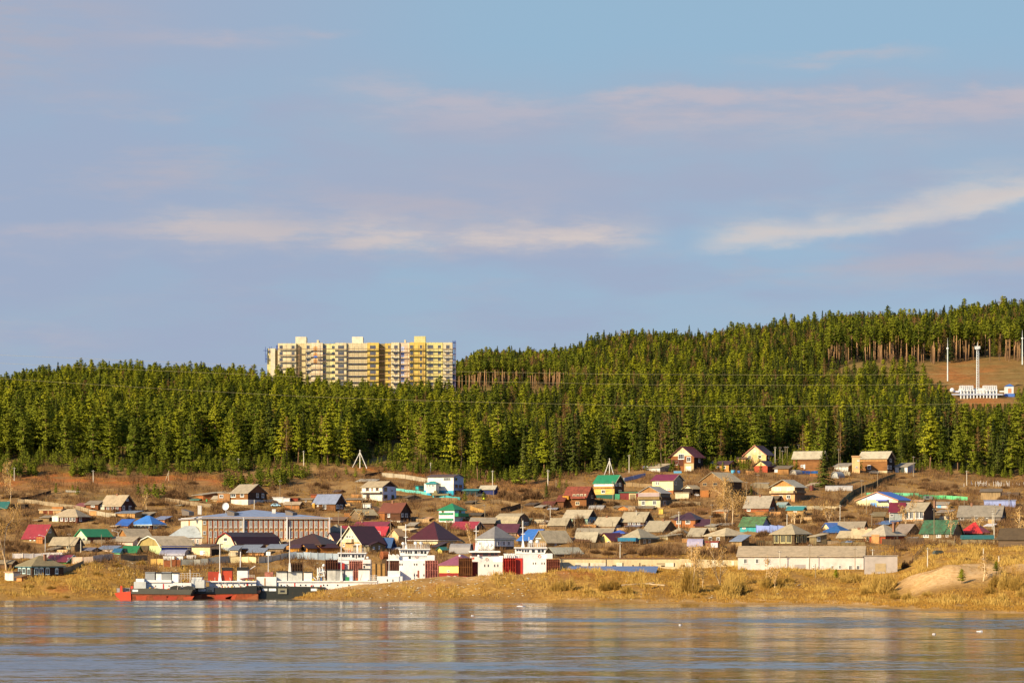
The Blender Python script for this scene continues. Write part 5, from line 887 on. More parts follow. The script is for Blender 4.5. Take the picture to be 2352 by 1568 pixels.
    H('D', 'cottage', 'teal trimmed hip roofed house', 'white house with grey hip roof and teal frieze above the ferries', 325, 535, 772, 970, 808, 668, roof='hip', wc='#f2ecd8', wk='plank', rc='#948e84', rk='metal', wf='#fff8e8', th=46, win=[(362, 880, 24, 50), (582, 876, 28, 56), (648, 876, 28, 56), (708, 878, 30, 56)], extra=[('frieze', 325, 812, 534, 838, .06, '#3f9c98', 'paint'), ('frieze', 536, 812, 772, 838, .06, '#1c7470', 'paint'), ('skirting', 536, 914, 772, 970, .1, '#6a5438', 'plank')], trim='#efe4cc')
    H('D', 'shed', 'vivid blue roofed shed', 'shed with vivid blue metal roof behind the grey wooden barn by the ferries', 822, 985, 1262, 890, 830, 703, axis='x', wc='#3a2c24', wk='plank', rc='#1478d0', rk='metal', cat='shed', th=40)
    H('D', 'barn', 'big grey gabled barn', 'big barn with pale grey roof and weathered gable above the rightmost ferry', 1005, 1165, 1470, 925, 850, 718, axis='y', wc='#b08a54', gc='#8c7a54', wk='plank', rc='#bdab84', cat='barn', th=50, win=[(1275, 890, 24, 30)])
    H('D', 'cottage', 'grey gabled mint cottage', 'mint green cottage with grey roof and dark gable', 1375, 1662, 1770, 645, 557, 468, wc='#a8c0a0', wcr='#8fb0a8', gc='#4a3424', wk='plank', rc='#b0a282', th=28, win=[(1592, 608, 26, 44), (1690, 606, 26, 44), (1735, 606, 26, 44)])
    H('D', 'cottage', 'small grey gabled cottage', 'small cottage with plain grey roof left of the mint cottage', 1195, 1400, 1475, 705, 642, 568, wc='#7a5c3c', wk='plank', rc='#a89a7a', gc='#6a5038', th=28)
    H('E', 'cottage', 'grey cottage with dark gable', 'cottage with grey roof, dark gable and white eaves in the village middle', 235, 482, 612, 700, 655, 556, wc='#d0a878', wcr='#c8b498', gc='#3a281c', wk='plank', rc='#ad9f7e', th=30, chim=[(330, 545, 580)])
    H('E', 'barn', 'grey roof strip barn', 'low barn with long grey roof behind the yellow gabled hut', 20, 440, 495, 770, 750, 690, wc='#6a5238', wk='plank', rc='#a3977c', cat='barn', th=14)
    H('E', 'cottage', 'grey roofed cottage behind poles', 'cottage with pale grey roof left of the yellow gabled hut', 0, 240, 305, 870, 835, 738, wc='#6a5238', gc='#5a4430', wk='plank', rc='#b3a88a', th=26)
    H('E', 'shed', 'flat rust roofed shed', 'shed with flat rusty roof below the pale grey roofed cottage', -130, 150, 185, 870, 845, 805, roof='shed', wc='#7a6242', wk='plank', rc='#8a5a36', rk='rust', cat='shed', th=12)
    H('D', 'barn', 'leaning grey boat shed', 'leaning grey boat shed with dark open end beside the rightmost ferry', 1150, 1262, 1600, 1055, 990, 922, axis='y', wc='#7a6a4e', gc='#2a1e14', wk='plank', rc='#b0ac92', cat='boat shed', th=55, extra=[('opening', 1180, 980, 1258, 1050, .05, '#1c130c', 'plank')])  # dark gable and opening sheet paint the shade inside the open end
    # ---- fifth sheet
    H('E', 'house', 'yellow house with magenta roof', 'pale yellow two storey house with magenta metal roof', 938, 1185, 1318, 282, 108, 40, wc='#fbe8a4', wcr='#a89c78', gc='#c4bca0', wk='plaster', rc='#902048', rk='metal', wf='#fff4dc', th=30, found=(46, '#b8703c'), win=[(990, 150, 22, 42), (1014, 150, 22, 42), (1215, 150, 26, 40), (1132, 226, 44, 20)], trim='#f0dca0')
    H('E', 'house', 'grey balcony house', 'grey plastered house with brown gable and glazed balcony band', 770, 1030, 1162, 445, 262, 185, axis='y', wc='#e6cf9c', wcr='#8f8468', gc='#a8743c', wk='plaster', rc='#b9b6a8', th=30, win=[(830, 388, 44, 54, .03, 3), (962, 386, 42, 54), (1086, 386, 34, 54)], extra=[('balcony', 770, 316, 1030, 346, .9, '#9a7a48', 'plank'), ('balcony', 1032, 316, 1160, 346, .5, '#5a4630', 'plank'), ('glazing', 775, 266, 1025, 312, .4, '#b89c90', 'glass')])
    H('E', 'garage', 'maroon garage', 'maroon metal garage with grey gate left of the grey balcony house', 540, 768, 775, 352, 268, 255, roof='flat', wc='#8a2c26', wk='metal', rc='#2c8a60', rk='metal', cat='garage', th=6, extra=[('gate', 652, 276, 735, 350, .08, '#f0d890', 'paint'), ('door', 660, 284, 728, 350, .12, '#a08458', 'paint')])
    H('E', 'garage', 'cream walled garage', 'cream garage with small grey canopy below the magenta roofed house', 1212, 1372, 1415, 336, 272, 262, roof='flat', wc='#f4e2b4', wk='plaster', rc='#c8b890', cat='garage', th=14)
    H('E', 'carport', 'open carport', 'open carport with grey roof and pale gable beside the big brown house', 1310, 1420, 1520, 318, 212, 172, axis='y', wc='#2a1c14', gc='#f4e2bc', wk='plank', rc='#b3a07a', cat='carport', th=48)
    H('E', 'house', 'big brown two storey house', 'big brown two storey timber house with tan roof behind the birches', 1525, 1800, 2030, 335, 122, 14, axis='y', wc='#8a6236', wcr='#5a4026', gc='#8f6636', wk='log', rc='#b0a07c', wf='#b89460', th=44, win=[(1582, 160, 50, 36), (1700, 160, 50, 36), (1810, 164, 40, 36), (1690, 62, 18, 22)], extra=[('porch', 1545, 235, 1640, 318, .8, '#a8662c', 'plank')])
    H('E', 'cottage', 'grey roofed cottage with white windows', 'cottage with grey roof, dark gable and three white windows', 560, 832, 952, 668, 602, 494, wc='#5a3a26', gc='#3a261a', wk='log', rc='#a99c7c', wf=W4, th=28, win=[(662, 640, 34, 40), (715, 640, 34, 34), (770, 638, 34, 34), (862, 622, 24, 24)])
    H('E', 'house', 'plum hip roofed brick house', 'orange brick house with plum hip roof and two white windows', 1208, 1450, 1570, 682, 582, 500, roof='hip', wc='#b06834', wk='plaster', rc='#4f2c38', rk='metal', wf=W4, th=30, win=[(1258, 614, 54, 50, .03, 3), (1366, 614, 54, 50, .03, 3)])
    H('E', 'annex', 'plum roofed annex', 'low annex with plum roof right of the plum hip roofed house', 1450, 1600, 1625, 682, 655, 590, roof='shed', wc='#8a5230', wk='plank', rc='#5a2c38', rk='metal', cat='annex', th=14)
    H('E', 'cottage', 'broad grey roofed cottage', 'cottage with broad grey roof and brown plank gable in the village middle', 830, 1055, 1245, 755, 720, 600, wc='#8a6a42', gc='#806040', wk='plank', rc='#a3977a', th=36, chim=[(985, 590, 640)])
    H('E', 'hut', 'yellow gabled hut', 'yellow gabled hut with deep crimson roof', 275, 435, 618, 872, 835, 748, axis='y', wc='#f4cc70', gc='#f4cf7c', wk='plaster', rc='#78182c', rk='metal', cat='hut', th=45, win=[(408, 858, 30, 22)])
    H('E', 'hut', 'cobalt roofed hut', 'small hut with cobalt blue roof behind the crimson roofed hut', 452, 590, 612, 770, 746, 716, roof='hip', wc='#5a4a3a', wk='plank', rc='#1860cc', rk='metal', cat='hut', th=20)
    H('E', 'cottage', 'grey hip cottage with teal awning', 'cottage with grey hip roof and teal awning above the cream river wall', 565, 785, 1012, 895, 800, 697, roof='hip', wc='#8a6c44', wk='plank', rc='#b3a683', th=40, trim='#5a9488', wf='#e8dcb8', win=[(840, 848, 30, 50), (905, 846, 26, 44)], extra=[('awning', 560, 808, 770, 852, 1.6, '#0f6f88', 'metal')])
    H('E', 'shed', 'plank shed with flat roof', 'ochre plank shed with flat roof right of the teal awning cottage', 1010, 1118, 1282, 838, 785, 760, roof='shed', wc='#b8a67c', wcr='#b88a4a', wk='plank', rc='#b0a282', cat='shed', th=58)
    H('E', 'barn', 'hidden grey barn', 'barn with grey hip roof half hidden by brown bushes', 1120, 1320, 1425, 800, 770, 684, roof='hip', wc='#6a5238', wk='plank', rc='#a89a78', cat='barn', th=28)
    H('E', 'cottage', 'grey cottage behind the bushes', 'cottage with grey roof and slanting dark gable right of the hidden barn', 1372, 1530, 1640, 820, 775, 686, wc='#7a5c3a', gc='#5a4228', wk='plank', rc='#a89c80', th=34)
    H('E', 'cottage', 'tan hip roofed cottage', 'cottage with tan hip roof and two white windows above the warehouse', 1580, 1808, 2120, 866, 776, 685, roof='hip', wc='#8a6a40', wk='log', rc='#c0ad84', wf='#f0ece0', th=52, win=[(1650, 820, 38, 44), (1735, 820, 38, 36)])
    H('E', 'greenhouse', 'lavender arched greenhouse', 'small lavender grey arched greenhouse below the bushes', 1370, 1520, 1555, 912, 905, 820, roof='arch', wc='#a8a0b0', wk='metal', rc='#b0a8c0', rk='metal', cat='greenhouse', th=14)
    H('E', 'shed', 'white panel shed', 'small shed with white panel and red trim left of the tan hip cottage', 1580, 1725, 1740, 950, 865, 850, roof='flat', wc='#a8784a', wk='plank', rc='#a03a34', cat='shed', th=10, extra=[('panel', 1640, 868, 1722, 925, .08, '#e8e4e0', 'paint')])
    H('E', 'shed', 'plank shed with blue roof', 'plank shed with blue grey roof before the tan hip roofed cottage', 1895, 2010, 2110, 960, 840, 780, roof='shed', wc='#b08a54', wcr='#7a6038', wk='plank', rc='#8a98a8', rk='metal', cat='shed', th=45)
    H('E', 'greenhouse', 'glass arched greenhouse', 'clear arched greenhouse in the plot below the rust roofed house', 180, 330, 372, 472, 462, 416, roof='arch', wc='#b8b4a8', wk='metal', rc='#c0bcb0', rk='metal', cat='greenhouse', th=14)
    H('E', 'shed', 'ochre gabled shed', 'ochre gabled shed below the maroon garage', 530, 640, 700, 480, 445, 418, axis='y', wc='#d8843c', wk='plank', rc='#8f8068', cat='shed', th=45)
    H('E', 'shed', 'low grey sheds', 'low shed with long grey roof before the grey balcony house', 690, 930, 960, 475, 448, 424, roof='shed', wc='#a0682e', wk='plank', rc='#8a7e66', cat='shed', th=12)
    H('E', 'outhouse', 'yellow outhouse', 'tall narrow yellow outhouse below the grey balcony house', 1010, 1062, 1070, 520, 460, 452, roof='flat', wc='#f0c050', wk='plank', rc='#c8a860', cat='outhouse', th=15, mind=1.4)
    # ---- sixth sheet
    H('F', 'house', 'pink balcony house', 'peach two storey house with timber gable and wrap round balcony', 575, 842, 985, 378, 184, 104, axis='y', wc='#f2b070', wcr='#a0764a', gc='#c88a48', wk='plaster', rc='#bdb499', th=32, win=[(628, 222, 30, 40), (662, 222, 40, 40), (772, 222, 34, 36), (685, 316, 42, 44), (772, 316, 48, 44)], extra=[('balcony', 568, 242, 862, 270, 1.2, '#e6c088', 'plank'), ('balcony', 844, 242, 984, 270, .6, '#8a6f4a', 'plank'), ('panel', 578, 190, 840, 240, .1, '#f8dfae', 'plaster')], over=.9)
    H('F', 'log_house', 'grey roofed brown log house', 'reddish log house with grey roof and brick chimney', 246, 526, 632, 508, 430, 300, wc='#a0562c', gc='#7a3c1c', wcr='#4a2818', wk='log', rc='#a39882', wf=W4, th=28, chim=[(390, 288, 330)], win=[(297, 460, 42, 52), (545, 465, 26, 44), (590, 464, 28, 44), (435, 450, 16, 16)])
    H('F', 'outhouse', 'teal roofed outhouse', 'ochre outhouse with turquoise roof in the gardens', 758, 930, 990, 560, 466, 430, roof='gable', wc='#c89a5c', wk='plank', rc='#2a9a96', rk='metal', cat='outhouse', th=20, win=[(850, 492, 40, 14)])
    H('F', 'cottage', 'weathered green roofed house', 'turquoise house with weathered green roof behind the birches', 190, 440, 560, 740, 656, 552, wc='#42aaa4', gc='#b8b0b8', wk='plank', rc='#5a8a50', rk='rust', th=30, win=[(240, 690, 40, 20)])
    H('F', 'cottage', 'arched window house', 'old log house with grey hip roof and tall arched yellow windows', 592, 838, 1040, 905, 752, 640, roof='hip', wc='#5a4428', wk='log', rc='#a99a78', wf='#f0dc94', ornate=True, th=42, muntin=3, win=[(640, 822, 56, 96), (712, 822, 56, 96), (780, 822, 56, 96), (880, 818, 34, 90), (935, 818, 34, 90), (985, 818, 34, 90)], over=.8)
    H('F', 'annex', 'veranda annex', 'open veranda annex with grey roof right of the arched window house', 1030, 1100, 1235, 905, 790, 758, roof='shed', wc='#8a744c', wk='plank', rc='#b8a680', cat='annex', th=60, win=[(1130, 825, 40, 50)])
    H('F', 'cottage', 'periwinkle roofed cottage', 'cottage with periwinkle blue roof and pale gable', 1190, 1270, 1590, 720, 690, 626, axis='y', wc='#e8c890', gc='#f0d8a0', wk='plank', rc='#4c7cc8', rk='metal', th=62)
    H('F', 'cottage', 'royal blue roofed cottage', 'cottage with royal blue hip roof below the periwinkle one', 1190, 1400, 1570, 775, 735, 655, roof='hip', wc='#5a4630', wk='plank', rc='#146cb4', rk='metal', th=34)
    H('F', 'barn', 'grey barn behind blue roofs', 'barn with grey roof behind the periwinkle and royal blue roofs', 1250, 1660, 1745, 715, 690, 610, wc='#5a4630', gc='#40301f', wk='plank', rc='#a4957a', cat='barn', th=20)
    H('F', 'shed', 'tan patched roof shed', 'rickety shed with patched tan roof between the blue and brick houses', 1365, 1540, 1600, 850, 800, 730, roof='shed', wc='#9a8458', wk='plank', rc='#c4b084', cat='shed', th=20)
    H('F', 'shed', 'tan gabled outbuilding', 'outbuilding with tan roof and two chimneys left of the brick hip house', 1540, 1740, 1790, 860, 790, 695, roof='gable', wc='#8f7a52', wk='plank', rc='#ccb688', cat='outbuilding', th=18, chim=[(1605, 690, 750), (1690, 688, 740)])
    H('G', 'cottage', 'red brick hip house', 'red brick house with pale grey hip roof above the warehouse end', 205, 440, 705, 885, 775, 645, roof='hip', wc='#a44a26', wk='plaster', rc='#bdb093', th=46, wf='#e8c890', win=[(250, 822, 34, 60), (600, 818, 22, 60)], chim=[(420, 636, 680)], extra=[('porch', 300, 770, 385, 880, .5, '#d89a58', 'plank')])
    H('F', 'warehouse', 'long cream warehouse', 'long low cream warehouse with tan slate roof on the river bank', 172, 1672, 1864, 1192, 1028, 906, axis='x', wc='#e8d6c0', wcr='#c4b4a2', gc='#a08f74', wk='plaster', rc='#bfa77e', cat='warehouse', th=8, win=[(262, 1092, 40, 62), (402, 1092, 40, 62), (530, 1092, 22, 62), (550, 1092, 22, 62), (1300, 1165, 34, 48), (1390, 1163, 34, 44), (1515, 1168, 42, 56), (1605, 1168, 42, 56), (1180, 1158, 30, 26), (1075, 1152, 26, 30)], extra=[('gate', 850, 1132, 980, 1192, .06, '#b8a898', 'metal'), ('downpipe', 1014, 1030, 1020, 1190, .15, '#f4e4cc', 'paint')], mind=14)
    H('F', 'garage', 'flat roofed warehouse annex', 'flat roofed grey annex with wide gate at the right warehouse end', 1690, 2080, 2095, 1222, 1030, 1020, roof='flat', wc='#c8b6a2', wk='plaster', rc='#a89a88', cat='annex', th=5, extra=[('gate', 1815, 1118, 1945, 1215, .06, '#c8aa78', 'metal')])
    H('F', 'house', 'cream hall with blue roof', 'cream hall with white gable, blue roof and blue door on the right slope', 1622, 2085, 2290, 465, 348, 250, axis='y', wc='#fbe8a8', gc='#fbf4f0', wk='plaster', rc='#1670d4', rk='metal', cat='hall', th=34, trim='#c88a58', win=[(1888, 380, 22, 34), (1985, 382, 26, 40), (2010, 380, 20, 34)], extra=[('door', 1780, 385, 1850, 462, .08, '#6aa8dc', 'paint'), ('awning', 1860, 348, 1985, 364, 1.3, '#6a78c8', 'metal'), ('band', 1612, 428, 2084, 465, .3, '#7c9ccc', 'metal')])
    H('F', 'greenhouse', 'long silver greenhouse', 'long silver tunnel greenhouse in the upper gardens', 1230, 1520, 1552, 246, 240, 178, roof='arch', wc='#c4bcac', wk='metal', rc='#ccc4b4', rk='metal', cat='greenhouse', th=10)
    # ---- top row
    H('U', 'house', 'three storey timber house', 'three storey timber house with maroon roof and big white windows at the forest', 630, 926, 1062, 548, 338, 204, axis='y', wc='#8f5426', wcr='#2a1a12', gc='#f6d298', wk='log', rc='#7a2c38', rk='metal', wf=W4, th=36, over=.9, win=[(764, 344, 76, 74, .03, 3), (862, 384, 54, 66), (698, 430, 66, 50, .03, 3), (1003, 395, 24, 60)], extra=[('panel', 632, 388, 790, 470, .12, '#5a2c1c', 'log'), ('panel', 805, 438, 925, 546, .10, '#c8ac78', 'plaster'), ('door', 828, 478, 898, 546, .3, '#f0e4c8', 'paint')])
    H('U', 'house', 'ochre gabled house', 'ochre plastered house with pale plank gable and dark maroon roof', 1615, 1898, 2015, 455, 320, 192, axis='y', wc='#f0c27c', wcr='#4a2e22', gc='#fad8a0', wk='plaster', rc='#4a2530', rk='metal', wf=W4, th=36, win=[(1688, 352, 42, 50), (1816, 350, 42, 48), (1757, 262, 16, 40), (1935, 355, 16, 46)], trim='#d88a68')
    H('U', 'garage', 'brick red garage', 'brick red garage with yellow gable and maroon roof before the ochre house', 1745, 1915, 2045, 565, 470, 400, axis='y', wc='#b04a28', wcr='#5a2018', gc='#fad88c', wk='metal', rc='#4a2430', rk='metal', cat='garage', th=42)
    H('U', 'cabin', 'small ochre cabin', 'small ochre cabin with plum flat roof and porch', 1225, 1395, 1505, 552, 446, 402, roof='gable', wc='#e09a4c', wcr='#5a3a26', wk='plaster', rc='#5a3a40', rk='metal', wf=W4, cat='cabin', th=36, win=[(1258, 485, 38, 20), (1338, 490, 38, 34)], extra=[('porch', 1398, 540, 1500, 552, 1.2, '#8a6238', 'plank')])
    H('U', 'shed', 'wide grey shed by the forest', 'wide grey shed with slanting roof left of the three storey timber house', 290, 470, 630, 560, 490, 438, roof='shed', wc='#dcd4c0', wcr='#8a8478', wk='metal', rc='#c8b48c', cat='shed', th=42)
    H('U', 'annex', 'ochre side annex', 'ochre annex left of the ochre gabled house', 1500, 1618, 1625, 450, 372, 352, roof='shed', wc='#e8ac64', wk='plaster', rc='#8a6a50', cat='annex', th=10)
    H('U', 'shed', 'white sloping shed', 'white shed with sloping roof right of the three storey timber house', 1148, 1280, 1290, 480, 435, 405, roof='shed', wc='#f0e4d0', wk='plaster', rc='#d8ccb8', cat='shed', th=15)
    H('V', 'log_house', 'long log house behind the spruce', 'long log house with tan roof half hidden by the big spruce', 665, 1000, 1060, 485, 315, 237, wc='#9a6430', wk='log', rc='#c4b898', gc='#5a3a20', wf='#fff6e8', th=22, win=[(772, 412, 34, 24)], extra=[('band', 668, 318, 998, 356, .12, '#7a4c26', 'plank'), ('door', 788, 395, 804, 448, .1, '#fff4e4', 'paint')])
    H('V', 'log_house', 'log house near the forest end', 'log house with tan roof, plank upper band and white side windows', 1447, 1760, 1880, 500, 318, 237, wc='#94602e', wcr='#2c1c14', gc='#32201a', wk='log', rc='#c4b898', wf=W4, th=26, found=(28, '#e0c898'), win=[(1562, 426, 36, 46), (1776, 428, 26, 44), (1816, 428, 26, 44), (1815, 345, 28, 40)], extra=[('band', 1449, 322, 1758, 362, .12, '#b8854c', 'plank')])
    H('V', 'shed', 'white walled shed', 'white walled shed with grey roof left of the log house near the forest end', 1148, 1302, 1372, 490, 412, 380, roof='shed', wc='#fdf0d4', wcr='#a8743c', wk='plaster', rc='#9c9484', cat='shed', th=35)
    H('V', 'annex', 'ochre stepped annex', 'tall ochre annex joined to the log house near the forest end', 1348, 1438, 1447, 500, 312, 295, roof='flat', wc='#ecbc7c', wk='plaster', rc='#c89a60', cat='annex', th=8, win=[(1422, 352, 26, 20), (1400, 428, 26, 20)])
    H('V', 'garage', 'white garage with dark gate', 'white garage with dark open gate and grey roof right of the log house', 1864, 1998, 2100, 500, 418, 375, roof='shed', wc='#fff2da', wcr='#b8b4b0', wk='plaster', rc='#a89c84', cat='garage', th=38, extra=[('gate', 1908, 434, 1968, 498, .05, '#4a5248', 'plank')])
    H('V', 'shed', 'plank shed and kennel', 'plank shed with lean-to roof left of the long log house', 440, 600, 660, 515, 440, 408, roof='shed', wc='#a8743a', wk='plank', rc='#7a6a52', cat='shed', th=25, extra=[('door', 442, 442, 478, 490, .1, '#dcd8cc', 'metal')])
    H('V', 'greenhouse', 'small beige greenhouse', 'small beige arched greenhouse before the long log house', 628, 700, 745, 522, 512, 460, roof='arch', axis='y', wc='#c0b49c', wk='metal', rc='#c8bca4', rk='metal', cat='greenhouse', th=40)
    H('V', 'greenhouse', 'grey greenhouse beside the spruce', 'grey arched greenhouse right of the big spruce', 1112, 1190, 1262, 562, 545, 480, roof='arch', axis='y', wc='#b8b4a4', wk='metal', rc='#c4c0b2', rk='metal', cat='greenhouse', th=40)
    # ---- right sheet
    H('G', 'cottage', 'glazed veranda house', 'house with grey and maroon roof and long white glazed veranda', 665, 902, 1072, 625, 478, 378, wc='#c89a68', wcr='#5a4432', gc='#4a3428', wk='plank', rc='#a99b7c', wf='#fff6e4', th=34, win=[(712, 538, 50, 86, .03, 2), (765, 538, 44, 86, .03, 2), (830, 536, 44, 86, .03, 2), (875, 536, 44, 86, .03, 2)], chim=[(960, 362, 400)])
    H('G', 'annex', 'maroon roofed wing', 'wing with maroon roof left of the glazed veranda house', 500, 665, 700, 610, 480, 382, wc='#9a9c90', wk='plank', rc='#8a1c38', rk='metal', cat='annex', th=12, win=[(520, 538, 40, 36)])
    H('G', 'cottage', 'mossy green roofed house', 'timber house with mossy green roof and white framed windows at right', 898, 1245, 1402, 818, 738, 592, wc='#8a7048', gc='#9a7a48', wk='plank', rc='#3f7a50', rk='rust', wf=W4, th=34, win=[(942, 778, 30, 50), (975, 778, 30, 50), (1085, 780, 30, 50), (1112, 780, 24, 50), (1190, 780, 28, 44)], trim='#b0a888')
    H('G', 'cottage', 'vivid scarlet roofed house', 'house with vivid scarlet metal roof at the right edge of the village', 1365, 1600, 1735, 790, 742, 612, roof='hip', wc='#4a3624', wk='plank', rc='#e01c1c', rk='metal', th=30)
    H('G', 'shed', 'teal roofed low shed', 'low open shed with teal roof below the scarlet roof', 1372, 1730, 1745, 872, 815, 780, roof='shed', wc='#8f7c54', wk='plank', rc='#1f7a6c', rk='metal', cat='shed', th=10)
    H('G', 'cottage', 'long dark grey roofed house', 'long old house with dark grey roof and two chimneys at right', 1345, 1832, 1922, 612, 538, 415, wc='#8a7a68', gc='#40342c', wk='plank', rc='#8f8674', wf='#d8d0bc', th=20, win=[(1390, 570, 42, 44), (1550, 560, 40, 40), (1675, 560, 26, 30)], chim=[(1475, 392, 430), (1800, 400, 440)])
    H('G', 'shed', 'tall plank shed', 'tall plank shed at the edge of the upper right meadow', 1600, 1828, 1862, 342, 248, 218, roof='shed', wc='#a8885a', wcr='#4a3a28', wk='plank', rc='#7a6a54', cat='shed', th=15, mind=4)
    H('G', 'barn', 'dark thatched barn', 'dark barn with mossy roof at the right edge of the picture', 1830, 2200, 2330, 905, 815, 690, wc='#6a5238', wk='log', rc='#5c4a30', cat='barn', th=24)
    H('G', 'shed', 'pale tin shed', 'pale tin shed behind the glazed veranda house', 1040, 1190, 1222, 455, 402, 375, roof='shed', wc='#d8c4b0', wk='metal', rc='#a8977c', cat='shed', th=14, extra=[('door', 1070, 404, 1115, 452, .05, '#7cb8d0', 'paint')])
    H('G', 'shed', 'plank shed with vent slits', 'plank shed with slit vents right of the glazed veranda house', 1075, 1210, 1285, 560, 498, 470, roof='shed', wc='#8f7850', wk='plank', rc='#9c8c78', cat='shed', th=28)
    H('G', 'cottage', 'brown gabled cottage', 'cottage with mottled roof and brown plank gable left of the mossy roofed house', 560, 700, 890, 790, 745, 640, axis='x', wc='#8a6c42', gc='#a07a48', wk='plank', rc='#8a7a6a', th=52)
    H('G', 'shed', 'lavender tin hall', 'low lavender tin hall below the tall plank shed', 1640, 2010, 2025, 445, 360, 350, roof='flat', wc='#a8b0d4', wk='metal', rc='#9098b0', rk='metal', cat='hall', th=8)
    H('G', 'shed', 'small blue tarp roof shed', 'low sheds under a blue tarpaulin beside the maroon roofed wing', 320, 480, 640, 668, 640, 600, roof='shed', wc='#6a5436', wk='plank', rc='#5f88b8', rk='metal', cat='shed', th=45)
    H('G', 'shed', 'log pile shelter', 'rough log shelter with turf roof left of the maroon roofed wing', 290, 420, 445, 610, 540, 500, roof='shed', wc='#7a5c36', wk='log', rc='#8a7850', cat='shelter', th=15)
    H('E', 'shed', 'pale eaves shed', 'long low shed with blue grey roof sunk behind the bank mound', -110, 950, 1080, 1300, 1236, 1158, axis='x', roof='shed', wc='#8a8474', wk='concrete', rc='#6f86b0', rk='metal', cat='shed', th=6, D=808, mind=12)
